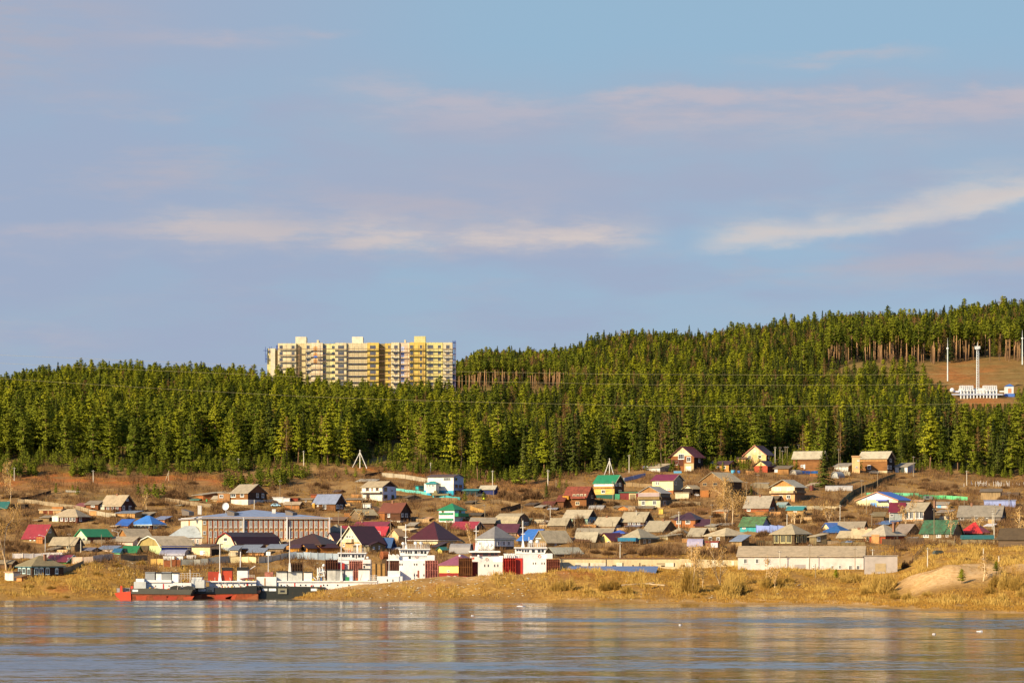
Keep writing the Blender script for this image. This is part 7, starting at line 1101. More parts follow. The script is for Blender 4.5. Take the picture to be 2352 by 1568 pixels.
    domes(t, 'N', [(1428, 216, .52), (1510, 215, .55)], D + 1.5); ptube(t, 'radar_bar', 'N', [(1485, 172), (1560, 172)], D + 1.6, .2); ptube(t, 'mast', 'N', [(1316, -70), (1316, 210)], D + 2, .14); prt(t, 'mast_foot', 'N', [(1296, 290), (1306, 200), (1324, 200), (1338, 290)], D + 1.6, 1, WH); ptube(t, 'yard', 'N', [(1275, 25), (1350, 25)], D + 2, .09); ptube(t, 'yard', 'N', [(1290, 112), (1345, 112)], D + 2, .1); ptube(t, 'antenna', 'N', [(1398, 150), (1398, 290)], D + 2, .1); rail(t, 'N', 1380, 1620, 230, 288, D + 1, 9)
    for i in range(6): ptube(t, 'ventilator', 'N', [(1065 + i * 26, 372 + (i % 2) * 8), (1075 + i * 26, 432)], D - .6, .2)

def build_apartments():
    """long block under construction on the plateau behind the first ridge"""
    D = 1392; e = empty('apartment_block', (wx(PX('K', 1100, 0)[0], D), D, wz(405, D))); tag(e, 'long nine storey cream and yellow apartment block under construction above the forest', 'apartment block'); MARKS.append((365, 372, 'long apartment block'))
    PA, YE, CO = '#ead4a0', '#dfba58', '#cdb88c'
    secs = [(180, 268, 240, 7, '#e4cc88'), (215, 262, 240, 4, '#e8d4b0'), (268, 293, 262, 5, '#8a7450'), (293, 482, 187, 0, PA), (490, 580, 186, 2.5, '#e0c890'), (580, 640, 184, 1, PA), (640, 760, 182, .3, '#ead0a4'), (764, 890, 190, 2, '#ead894'), (890, 1008, 182, 0, PA), (1010, 1226, 184, 1.0, '#e8d09c'), (1228, 1348, 180, .2, YE), (1352, 1410, 190, 4, '#a08c60'),  # recessed sections get a darker wall colour standing in for their shade
            (1410, 1470, 186, 1.2, YE), (1474, 1560, 178, .5, PA), (1562, 1666, 180, 1.4, '#e8c8a0'), (1668, 1832, 176, .2, YE), (1832, 2015, 178, .8, '#e4d080'), (2018, 2116, 178, 0, PA)]
    for X0, X1, Y0, dd, col in secs: prb(e, 'wall', 'K', X0, Y0, X1, 900, D + dd, 15 - dd, col, 'plaster')
    for X0, X1, Y0, col in ((475, 588, 118, '#e6d4ac'), (1066, 1180, 118, '#efdcb8'), (1716, 1834, 112, '#e8d68c'), (698, 718, 152, PA), (1612, 1628, 150, PA)): prb(e, 'roof_tower', 'K', X0, Y0, X1, 190, D + 3, 8, col, 'plaster')
    s = D / F / CR['K'][2]
    for X, w, h, y0, n, dd in ((325, 34, 34, 227, 6, 0), (450, 32, 34, 227, 6, 0), (608, 30, 36, 227, 6, 1), (778, 30, 34, 228, 7, 2), (870, 28, 30, 228, 7, 2), (952, 62, 34, 227, 7, 0), (1038, 32, 36, 230, 7, 1.6), (1198, 30, 34, 230, 7, 1.6), (1284, 60, 34, 227, 7, .2), (1455, 22, 30, 225, 8, 1.2), (1525, 36, 34, 225, 8, .5), (1688, 32, 32, 223, 8, .2), (1786, 22, 30, 222, 8, .2), (1884, 60, 34, 222, 8, .8), (1980, 30, 30, 222, 8, .8), (2068, 36, 40, 225, 8, 0)):
        for k in range(n): prb(e, 'window', 'K', X - w / 2, y0 - h / 2 + 65 * k, X + w / 2, y0 + h / 2 + 65 * k, D + dd - .06, .05, '#5c5a5c', 'glass')
    for k in range(6): prb(e, 'window', 'K', 1578, 222 + 65 * k, 1612, 264 + 65 * k, D + 1.35, .04, '#7a90c4' if k % 2 else '#c8cce0', 'paint')
    for k in range(3): prb(e, 'panel', 'K', 664, 220 + 65 * k, 702, 268 + 65 * k, D + .25, .04, '#e8a860', 'paint')
    for k in range(7):
        y = 208 + 65 * k
        for X0, X1, dd in ((1010, 1226, .2), (1474, 1560, -.9), (2018, 2116, -1), (580, 640, -.4)): prb(e, 'balcony', 'K', X0, y + 54, X1, y + 66, D + dd, 1.6, '#e4d4b4', 'plaster'); 
    sc_ = MB(); o = e.location
    x = lambda X: wx(PX('K', X, 0)[0], D) - o.x; z = lambda Y: wz(PX('K', 0, Y)[1], D) - o.z
    for X0, X1 in ((290, 490), (490, 640), (640, 890), (890, 1350), (1350, 1475), (1475, 1670), (1668, 2015), (2015, 2150)):
        for k in range(8):
            yy = 246 + 65 * k; sc_.box(x(X0), x(X1), -1.7, -.7, z(yy + 2), z(yy - 2))
        n = max(2, int((X1 - X0) / 45))
        for i in range(n + 1): xx = x(X0 + (X1 - X0) * i / n); sc_.tube((xx, -1.7, z(760)), (xx, -1.7, z(178)), .05, None, 4)
    sc_.build('scaffolding', mat('rust', '#9a7258'), e)
    bl = MB()
    for X in (2120, 2134, 2148): bl.tube((x(X), 0, z(760)), (x(X), 0, z(156)), .16, None, 4); bl.tube((x(X), 5, z(760)), (x(X), 5, z(156)), .16, None, 4)
    for k in range(10): bl.box(x(2116), x(2152), 0, 5, z(176 + 60 * k), z(173 + 60 * k))
    for X, Y0, Y1 in ((150, 215, 380), (160, 290, 380), (195, 215, 300), (268, 196, 380), (280, 196, 380), (212, 212, 300)): bl.tube((x(X), 6, z(Y1)), (x(X), 6, z(Y0)), .18, None, 4)
    bl.box(x(128), x(296), 5.5, 6.5, z(255), z(251)).box(x(150), x(290), 5.5, 6.5, z(342), z(338)); bl.box(x(264), x(290), 5, 6, z(240), z(200)); bl.build('scaffolding', mat('paint', '#3a5490'), e)
    hoist = MB()
    for X in (516, 722, 1466, 1640, 1812):
        for dx in (-8, 8): hoist.tube((x(X + dx), -2.3, z(760)), (x(X + dx), -2.3, z(205)), .08, None, 4)
        for k in range(26): hoist.box(x(X - 8), x(X + 8), -2.35, -2.25, z(215 + 21 * k), z(213 + 21 * k))
    hoist.build('ladder_tower', mat('rust', '#c89a60'), e); prb(e, 'hoist_cage', 'K', 668, 318, 702, 334, D - 2.4, 1, '#3a6cc0')
    rl = MB()
    for i in range(40): xx = x(600 + 1520 * i / 39); rl.tube((xx, .3, z(182)), (xx, .3, z(164)), .04, None, 4)
    rl.tube((x(600), .3, z(166)), (x(2120), .3, z(160)), .04, None, 4); rl.build('roof_railing', mat('metal', '#a89a88'), e)

FENCES = []
def fence(c, pts, h, col, what, kind='plank', cols=None, post=None, th=.08, step=2.6, gap=0.0, rails=False, dmin=600):
    P = []
    for (X0, Y0), (X1, Y1) in zip(pts, pts[1:]):
        n = max(1, int(math.hypot(X1 - X0, Y1 - Y0) / (CR[c][2] * 7)))
        for k in range(n): t = k / n; P.append((X0 + (X1 - X0) * t, Y0 + (Y1 - Y0) * t))
    P.append(pts[-1]); W = []
    for X, Y in P:
        px, py = PX(c, X, Y); D = dist_at(px, py, dmin); W.append(Vector((wx(px, D), D, ground_pd(px, D))))
    for k in range(1, len(W) - 1): W[k].y = (W[k - 1].y + W[k].y + W[k + 1].y) / 3; W[k].x = wx(PX(c, *P[k])[0], W[k].y); W[k].z = ground(W[k].x, W[k].y)
    H = h / CR[c][2] * W[0].y / F; e = empty('fence', W[0]); mx, my = PX(c, sum(p[0] for p in P) / len(P), sum(p[1] for p in P) / len(P))
    tag(e, what if ' ' in what and what.startswith('=') is False else what[1:], 'fence', 'fences round the plots')
    for i, (a, b) in enumerate(zip(W, W[1:])):
        A, B = a - W[0], b - W[0]; col_i = (cols[min(int(i * len(cols) / max(1, len(W) - 1)), len(cols) - 1)] if cols else col); m = MB(); d = (B - A); d.z = 0; nrm = Vector((-d.y, d.x, 0)).normalized() * th / 2
        if rails:
            for t in (.3, .6, .9):
                va = [A - nrm + Vector((0, 0, H * t - .08)), B - nrm + Vector((0, 0, H * t - .08)), B + nrm + Vector((0, 0, H * t - .08)), A + nrm + Vector((0, 0, H * t - .08))]; m.add(va + [v + Vector((0, 0, .14)) for v in va], [(0, 3, 2, 1), (4, 5, 6, 7), (0, 1, 5, 4), (1, 2, 6, 5), (2, 3, 7, 6), (3, 0, 4, 7)])
        else:
            j1, j2 = random.uniform(.92, 1.08), random.uniform(.92, 1.08); lo = Vector((0, 0, -.6)); va = [A - nrm + lo, B - nrm + lo, B + nrm + lo, A + nrm + lo]; vb = [A - nrm + Vector((0, 0, H * j1)), B - nrm + Vector((0, 0, H * j2)), B + nrm + Vector((0, 0, H * j2)), A + nrm + Vector((0, 0, H * j1))]
            m.add(va + vb, [(0, 3, 2, 1), (4, 5, 6, 7), (0, 1, 5, 4), (1, 2, 6, 5), (2, 3, 7, 6), (3, 0, 4, 7)])
        m.build('rail' if rails else 'panel', mat(kind, col_i), e)
        pm = MB(); pm.box(A.x - .08, A.x + .08, A.y - .13, A.y + .03, A.z - .5, A.z + H * (1.08 if not rails else 1.1)); pm.build('post', mat('plank', post or '#7a5c38'), e)
    return e
def build_fences():
    f = fence
    f('A', [(210, 388), (470, 400), (715, 442), (880, 464), (1070, 502)], 46, '#a8906a', 'long weathered board fence below the red soil on the left')
    f('A', [(1072, 522), (1270, 562), (1395, 566)], 52, '#b8a684', 'grey board fence below the grey gabled log house')
    f('A', [(275, 562), (380, 545), (470, 532)], 50, '#6a4a2c', 'dark rail fence left of the ochre garage row', rails=True)
    f('A', [(150, 1062), (400, 1058), (600, 1052), (750, 1046)], 62, '#f8e8d4', 'white concrete panel fence behind the big dark log house', 'concrete', post='#e8d0b0')
    f('A', [(870, 1120), (1120, 1116), (1250, 1098), (1360, 1078)], 78, '#f0cca4', 'pale peach panel fence above the grassy river bank', 'concrete', post='#d8b088')
    f('A', [(1455, 1068), (1620, 1072), (1780, 1078)], 62, '#a5855a', 'plank fence on top of the bank below the gambrel house')
    f('A', [(750, 1240), (880, 1215), (1010, 1140)], 62, '#9a845c', 'plank fence climbing the bank beside the big dark log house')
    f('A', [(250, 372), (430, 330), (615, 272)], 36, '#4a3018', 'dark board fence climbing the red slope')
    f('A', [(790, 262), (880, 268), (970, 274)], 26, '#b8b09a', 'low grey rail fence on the upper slope beside a young pine', rails=True)
    f('B', [(0, 1138), (80, 1136), (160, 1136)], 74, '#f4bc5c', 'ochre sheet fence panel row above the tug', 'paint', post='#8a6038')
    f('B', [(162, 1164), (250, 1160), (368, 1162)], 84, '#8a4a22', 'rust brown sheet fence above the tug', 'rust', post='#c8a878')
    f('B', [(370, 1144), (520, 1142), (700, 1140), (840, 1120), (960, 1108)], 80, '#a8a08a', 'grey sheet metal fence above the red tanks', 'metal', cols=['#a8a08a', '#9c9686', '#b4ac94', '#a09884'], post='#7a6a50')
    f('B', [(962, 1108), (1100, 1100), (1280, 1114)], 72, '#f4d898', 'cream sheet fence above the black topped funnels', 'metal', post='#a88a5c')
    f('B', [(1310, 1116), (1480, 1090), (1670, 1062)], 70, '#f6deb0', 'cream sheet fence rising to the silver one', 'metal', post='#a88a5c')
    f('B', [(1675, 1068), (1850, 1066), (2110, 1078), (2290, 1084)], 86, '#b8c0be', 'silver corrugated fence below the timber pavilions', 'metal', post='#98a09c')
    f('B', [(185, 372), (370, 402), (590, 432), (740, 448)], 46, '#a08660', 'board fence behind the cream school')
    f('B', [(1400, 955), (1520, 950), (1620, 960)], 55, '#8f7450', 'board fence between the maroon gambrel house and the pavilions')
    f('C', [(780, 84), (880, 62), (985, 44)], 36, '#3f2c1c', 'shaded board fence on the rise above the white two storey house')  # same fence as the next, its shade put into a darker colour
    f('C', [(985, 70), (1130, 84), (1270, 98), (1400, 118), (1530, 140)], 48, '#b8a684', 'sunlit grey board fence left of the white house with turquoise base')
    f('C', [(1130, 240), (1260, 256), (1400, 272), (1530, 296)], 32, '#66c8b0', 'turquoise board fence running down to the white house', 'paint', post='#3a9a88')
    f('C', [(1600, 322), (1760, 336), (1930, 352)], 34, '#4cb8b0', 'turquoise board fence before the white house with turquoise base', 'paint', post='#3a9a88')
    f('C', [(1330, 396), (1480, 366), (1700, 352), (1900, 366)], 34, '#8f6c44', 'brown board fence below the olive truck')
    f('C', [(530, 495), (700, 505), (840, 480)], 34, '#2c5a4c', 'dark green sheet fence right of the blue grey roofed log house', 'metal')
    f('D', [(490, 402), (620, 396), (720, 404), (840, 445)], 48, '#93754c', 'board fence curving below the blue open shelter')
    f('D', [(610, 512), (730, 480), (850, 452)], 60, '#5a4226', 'dark wattle fence below the curved board fence')
    f('D', [(240, 470), (330, 520), (410, 528)], 50, '#d09a4c', 'yellow plank stack fence right of the green hip roofed house')
    f('E', [(470, 346), (540, 348)], 62, '#1c9060', 'short green sheet fence beside the maroon garage', 'metal', step=2)
    f('E', [(590, 132), (700, 108), (850, 78)], 46, '#98a6c0', 'blue grey panel fence with posts climbing to the forest', 'metal', post='#d8d4cc')
    f('E', [(610, 192), (780, 196), (930, 206)], 46, '#9a7c52', 'board fence behind the maroon garage')
    f('E', [(180, 938), (360, 930), (540, 924)], 62, '#8a6c44', 'board fence above the cream river wall on the left')
    f('E', [(180, 388), (330, 384), (530, 396)], 40, '#84683f', 'board fence below the green roofed two storey house')
    f('E', [(1180, 420), (1300, 414), (1510, 424)], 48, '#8c7450', 'board fence below the big brown two storey house')
    f('E', [(700, 560), (900, 572), (1180, 560)], 26, '#8f7648', 'low board fence across the middle gardens')
    f('F', [(1385, 440), (1440, 388), (1500, 335), (1560, 290), (1670, 242), (1800, 186), (1960, 122), (2055, 96)], 62, '#24402c', 'long dark green fence climbing the garden slope', 'metal', post='#1c3020')
    f('F', [(640, 446), (820, 452), (985, 456)], 34, '#86a49a', 'grey green fence behind the teal roofed outhouse', 'metal')
    f('F', [(985, 466), (1180, 466), (1385, 474)], 42, '#e0c490', 'cream plank fence right of the teal roofed outhouse')
    f('F', [(375, 745), (540, 752), (730, 762)], 92, '#8a9ac8', 'lavender blue sheet fence behind the arched window house', 'metal', post='#6a78a8')
    f('F', [(380, 898), (480, 900), (580, 902)], 62, '#7a6440', 'plank fence left of the arched window house')
    f('F', [(1390, 905), (1530, 900), (1690, 898)], 40, '#8a7248', 'patchy plank fence left of the red brick house')
    f('F', [(860, 222), (1010, 226), (1220, 240)], 32, '#8c7044', 'low fence behind the big lone spruce')
    f('F', [(330, 205), (430, 210), (530, 215)], 55, '#8f7c5c', 'board fence left of the pink balcony house')
    f('G', [(400, 900), (500, 905), (620, 908)], 80, '#5a4228', 'leaning dark plank fence before the red brick house')
    f('G', [(690, 885), (790, 888), (905, 878)], 74, '#5c4630', 'tall dark plank fence right of the red brick house')
    f('G', [(765, 1100), (830, 1045), (910, 945), (1060, 892), (1280, 884)], 62, '#8a6c44', 'rail fence climbing behind the sand mound', rails=True)
    f('G', [(1080, 884), (1180, 888), (1285, 905)], 56, '#93794e', 'board fence below the mossy green roofed house')
    f('G', [(1350, 885), (1550, 884), (1760, 890)], 50, '#9a8258', 'board fence below the teal roofed low shed')
    f('G', [(210, 302), (420, 300), (640, 304), (840, 312)], 36, '#6ac488', 'light green fence behind the cream hall', 'paint', post='#4a9a68')
    f('G', [(842, 334), (1080, 338), (1250, 348), (1430, 358)], 42, '#5ec878', 'light green fence across the meadow', 'paint', post='#4a9a68')
    f('G', [(1300, 560), (1340, 566)], 40, '#8c7450', 'short board fence left of the long dark grey roofed house')
    f('V', [(745, 508), (860, 506), (945, 508)], 38, '#4a90d8', 'bright blue tarpaulin fence below the long log house', 'paint')
    f('V', [(1560, 665), (1680, 660), (1820, 640)], 30, '#6a5030', 'brushwood fence beside the dark green fence', rails=True)
    # long cream wall of a ruined store behind the bank
    e = empty('river_wall', (wx(640, 838), 838, 6)); tag(e, 'long weathered cream wall with dark openings behind the golden bank', 'wall'); MARKS.append((640, 563, 'long cream river wall'))
    prt(e, 'wall', 'E', [(-190, 1060), (370, 1060), (1250, 1062), (1640, 1074), (1985, 1082), (1985, 1240), (-190, 1240)], 838, 4, '#f0d29a', 'concrete')
    prb(e, 'coping', 'E', -190, 1054, 1250, 1061, 837.7, 4.6, '#7a4a30', 'slate')
    for X0, X1, Y0 in ((170, 180, 1112), (225, 262, 1140), (372, 380, 1070), (450, 495, 1138), (572, 582, 1112), (690, 706, 1136), (776, 786, 1112), (806, 848, 1138), (985, 1112, 1118), (1190, 1202, 1112), (1280, 1322, 1134), (1040, 1082, 1140)): prb(e, 'opening', 'E', X0, Y0, X1, 1118 + 6 if Y0 == 1118 else 1156, 837.9, .2, '#4a3420', 'plank')  # openings are dark sheets, the shade inside put into their colour
    for X0, X1 in ((0, 160), (185, 370), (500, 570), (1090, 1190), (1330, 1460)): prb(e, 'patch', 'E', X0, 1112, X1, 1156, 837.88, .2, '#fbe8c4', 'plaster')
    for X in (1650, 1770, 1890): prb(e, 'opening', 'E', X, 1088, X + 28, 1140, 837.9, .2, '#fae6c0', 'plaster')

def pole(c, X, y0, y1, kind='wood', lab=None, dmin=600):
    px, py = PX(c, X, y1); D = dist_at(px, py, dmin); s = D / F / CR[c][2]; H = (y1 - y0) * s; z = ground_pd(px, D); e = empty('utility_pole', (wx(px, D), D, z))
    col = {'wood': '#a08a68', 'conc': '#e8d8b8', 'lamp': '#d8d0c0', 'dark': '#5a4630', 'A': '#c8b48c'}[kind]; mk = mat('concrete' if kind in ('conc', 'lamp') else 'plank', col); r = {'conc': .14, 'lamp': .10}.get(kind, .11)
    lean = random.uniform(-.015, .015) * H; MB().tube((0, 0, -.8), (lean, 0, H), r * 1.15, r * .8, 7).build('shaft', mk, e)
    if kind == 'lamp': MB().tube((lean, 0, H), (-1.6, -.2, H + .5), .07, None, 5).build('lamp_arm', mk, e); MB().box(-2.1, -1.5, -.35, 0, H + .42, H + .6).build('lamp_head', mat('paint', '#d8d4cc'), e)
    elif kind == 'A': MB().tube((-1.5, .3, -.8), (lean - .1, 0, H * .82), .15, .13, 6).build('brace', mk, e)
    if kind not in ('lamp', 'dark') and H > 4:
        m = MB(); m.box(lean - .55, lean + .55, -.16, -.06, H - .55, H - .45)
        if kind == 'A': m.box(lean - .6, lean + .6, -.2, -.06, H - 1.2, H - 1.08)
        m.build('crossarm', mat('plank', '#6a5236'), e); m = MB()
        for dx in (-.45, 0, .45): m.lathe([(.02, H - .45), (.06, H - .38), (.05, H - .3), (.02, H - .24)], 6, lean + dx, -.13)
        m.build('insulator_row', mat('paint', '#d8d8d0'), e)
    tag(e, lab or auto_label({'wood': 'grey wooden utility pole', 'conc': 'pale concrete utility pole', 'lamp': 'lamp post with bent arm', 'dark': 'dark leaning post', 'A': 'braced utility pole'}[kind], px, py - (y1 - y0) / CR[c][2] * .5), 'utility pole' if kind != 'lamp' else 'lamp post', 'utility poles of the village')
def build_poles():
    L = [('A', 545, 795, 985, 'lamp'), ('A', 976, 840, 988, 'conc'), ('A', 832, 752, 985), ('A', 1225, 770, 920), ('A', 1125, -5, 140, 'conc'), ('A', 2034, 0, 122, 'A'), ('A', 1427, 745, 850, 'lamp'), ('A', 665, 1000, 1112), ('A', 870, 880, 1000), ('A', 172, -40, 120, 'conc'), ('A', 2067, 1030, 1165),
         ('B', 1567, 112, 322), ('B', 1257, 350, 470, 'conc'), ('B', 1325, 702, 905), ('B', 1705, 375, 475), ('B', 1060, 1000, 1090), ('C', 465, 480, 665), ('C', 1090, 588, 862), ('C', 1767, 590, 725), ('C', 752, 262, 452), ('C', 592, 632, 690), ('C', 1637, 385, 455, 'dark'), ('C', 678, 180, 302), ('C', 1000, 250, 380), ('C', 970, 735, 820, 'lamp'),
         ('D', 514, 0, 178, 'conc'), ('D', 1181, 0, 185, 'conc'), ('D', 865, 412, 515), ('D', 1211, 418, 592, 'conc'), ('D', 865, 572, 695), ('D', 1397, 582, 725), ('D', 1503, 565, 745), ('D', 1677, 612, 852), ('D', 1960, 620, 745), ('D', 2052, 862, 1152, 'conc'), ('D', 525, 215, 302), ('D', 312, 292, 445), ('D', 422, 402, 562), ('D', 1480, 870, 1060, 'dark'), ('D', 1145, 508, 600),
         ('E', 740, 478, 655, 'conc'), ('E', 1252, 492, 692, 'conc'), ('E', 1637, 540, 732), ('E', 1652, 402, 565), ('E', 822, 560, 682), ('E', 1405, 930, 1062, 'conc'), ('E', 457, 125, 352), ('E', 1290, 125, 252, 'conc'), ('E', 1442, 512, 602), ('E', 2065, 130, 330),
         ('F', 400, 42, 300), ('F', 1650, 108, 312), ('F', 1690, 168, 300), ('F', 1840, 12, 212), ('F', 1387, 412, 612, 'conc'), ('F', 747, 522, 662, 'conc'), ('F', 1705, 322, 522), ('F', 1770, 512, 682), ('F', 1987, 502, 650, 'conc'), ('F', 660, 965, 1202, 'conc'), ('F', 1019, 882, 1200), ('F', 1570, 922, 1202), ('F', 1092, 1122, 1292), ('F', 1440, 562, 662), ('F', 2045, 792, 1000, 'dark'),
         ('G', 287, 945, 1212, 'conc'), ('G', 947, 925, 1168, 'conc'), ('G', 1421, 0, 182, 'conc'), ('G', 1027, 452, 842), ('G', 1729, 482, 742, 'conc'), ('G', 1752, 507, 832, 'conc'), ('G', 1767, 422, 612), ('G', 1275, 792, 905), ('G', 1931, 252, 442), ('G', 780, 0, 72), ('G', 1391, 352, 452), ('G', 1621, 935, 1105, 'conc'), ('G', 1808, 1030, 1100, 'conc'), ('G', 812, 470, 632), ('G', 2062, 540, 660),
         ('U', 55, 325, 565, 'conc'), ('U', 1253, 275, 408), ('U', 2118, 265, 488), ('U', 642, 190, 420, 'conc'), ('U', 1022, 148, 430, 'conc'), ('V', 1190, 215, 482), ('V', 2067, 300, 540), ('V', 442, 190, 390, 'conc'), ('V', 498, 190, 385), ('V', 562, 185, 380), ('V', 584, 185, 380), ('V', 720, 160, 300),
         ('Q', 1868, 845, 952, 'conc'), ('S', 878, 585, 657, 'conc'), ('S', 1295, 637, 737, 'conc'), ('S', 1665, 632, 722, 'conc'), ('S', 25, 505, 605, 'conc'), ('S', 1720, 700, 770)]
    for a in L: pole(*a)
    for c, X, y0, y1, l, r, lab in (('S', 403, 498, 622, 345, 455, 'white three legged pole above the red slope'), ('S', 2080, 555, 668, 2040, 2112, 'white three legged pole behind the green roofed two storey house')):
        px, py = PX(c, X, y1); D = dist_at(px, py); s = D / F / CR[c][2]; e = empty('tripod_pole', (wx(px, D), D, ground_pd(px, D))); tag(e, lab, 'utility pole', 'tripod poles at the forest edge'); H = (y1 - y0) * s; m = mat('concrete', '#f0e4cc')
        MB().tube((0, 0, -.6), (0, 0, H), .2, .16, 7).build('leg', m, e)
        for q in (l, r): MB().tube(((q - X) * s, -.6, -.8), (0, 0, H * .86), .18, .15, 6).build('leg', m, e)
        b = MB(); b.box(-.8, .8, -.1, .1, H - .5, H - .35).box(-.6, .6, -.1, .1, H - 1.3, H - 1.15); b.build('crossarm', mat('plank', '#4a4238'), e)

def car(c, X, Y, w, col, lab, kind='car', dmin=600, cat='car', name='parked_car'):
    px, py = PX(c, X, Y); D = dist_at(px, py, dmin); s = D / F / CR[c][2]; L = w * s; e = empty(name, (wx(px, D), D, ground_pd(px, D) + .05), R(-12)); tag(e, lab, cat); hw = .42 * L * .42
    k = L / 4.4; H = 1.45 * k if kind == 'car' else 2.1 * k
    if kind == 'car': prof = [(-L / 2, .32 * k), (L / 2, .32 * k), (L / 2, .75 * k), (L * .36, .86 * k), (L * .22, .92 * k), (L * .12, H), (-L * .25, H), (-L * .42, .92 * k), (-L / 2, .85 * k)]
    elif kind == 'van': prof = [(-L / 2, .35 * k), (L / 2, .35 * k), (L / 2, 1.1 * k), (L * .42, H), (-L / 2, H)]
    else: prof = [(-L / 2, .55 * k), (L / 2, .55 * k), (L / 2, 1.0 * k), (-L * .18, 1.0 * k), (-L * .2, 1.75 * k), (-L * .36, 1.75 * k), (-L * .4, 1.15 * k), (-L / 2, 1.1 * k)]
    MB().prism(prof, -hw, hw).build('body', mat('paint', col), e)
    if kind != 'truck':
        g = MB(); g.box(-L * .26, L * .12, -hw - .02, -hw + .01, .95 * k, H - .12 * k); g.build('side_window', GLASS(), e)
    for sx in (-.31, .31):
        for sy in (-1, 1): b = MB(); b.tube((sx * L, sy * (hw - .1), .33 * k), (sx * L, sy * (hw + .06), .33 * k), .33 * k, None, 10); b.build('wheel', mat('paint', '#1c1a18'), e)
    return e
def person(c, X, Y, h, top, legs, lab, bend=0.0):
    px, py = PX(c, X, Y); D = dist_at(px, py); H = h / CR[c][2] * D / F; k = H / 1.75; e = empty('person', (wx(px, D), D, ground_pd(px, D))); tag(e, lab, 'person')
    V = [(0, 0, .95), (0, -.05 * bend, 1.2), (-.35 * bend, -.1 * bend, 1.45 - .3 * bend), (-.45 * bend, -.1 * bend, 1.55 - .42 * bend), (-.52 * bend, -.12 * bend, 1.70 - .55 * bend), (-.1, 0, .9), (-.12, 0, .48), (-.13, -.02, .05), (-.13, -.16, .03), (.1, 0, .9), (.13, 0, .48), (.14, -.02, .05), (.14, -.16, .03),
         (-.2 - .3 * bend, -.1 * bend, 1.4 - .3 * bend), (-.27 - .4 * bend, -.1, 1.1 - .4 * bend), (-.25 - .45 * bend, -.2, .85 - .4 * bend), (.2 - .3 * bend, -.1 * bend, 1.4 - .3 * bend), (.27 - .4 * bend, -.1, 1.1 - .4 * bend), (.25 - .45 * bend, -.2, .85 - .4 * bend)]
    E = [(0, 1), (1, 2), (2, 3), (3, 4), (0, 5), (5, 6), (6, 7), (7, 8), (0, 9), (9, 10), (10, 11), (11, 12), (2, 13), (13, 14), (14, 15), (2, 16), (16, 17), (17, 18)]
    rad = [.15, .15, .15, .06, .11, .09, .065, .05, .04, .09, .065, .05, .04, .07, .05, .04, .07, .05, .04]
    me = bpy.data.meshes.new('body'); me.from_pydata([tuple(a * k for a in v) for v in V], E, []); o = link(bpy.data.objects.new('body', me), e); sk = o.modifiers.new('skin', 'SKIN'); o.modifiers.new('sub', 'SUBSURF').levels = 1
    for v, r in zip(me.skin_vertices[0].data, rad): v.radius = (r * k, r * k)
    me.skin_vertices[0].data[0].use_root = True
    dg = bpy.context.evaluated_depsgraph_get(); m2 = bpy.data.meshes.new_from_object(o.evaluated_get(dg)); o.modifiers.clear(); o.data = m2; m2.materials.clear()
    for m in (mat('paint', legs), mat('paint', top), mat('paint', '#c89070')): m2.materials.append(m)
    for p in m2.polygons: zz = p.center.z / k; p.material_index = 2 if zz > 1.55 - .42 * bend else (1 if zz > .92 else 0)
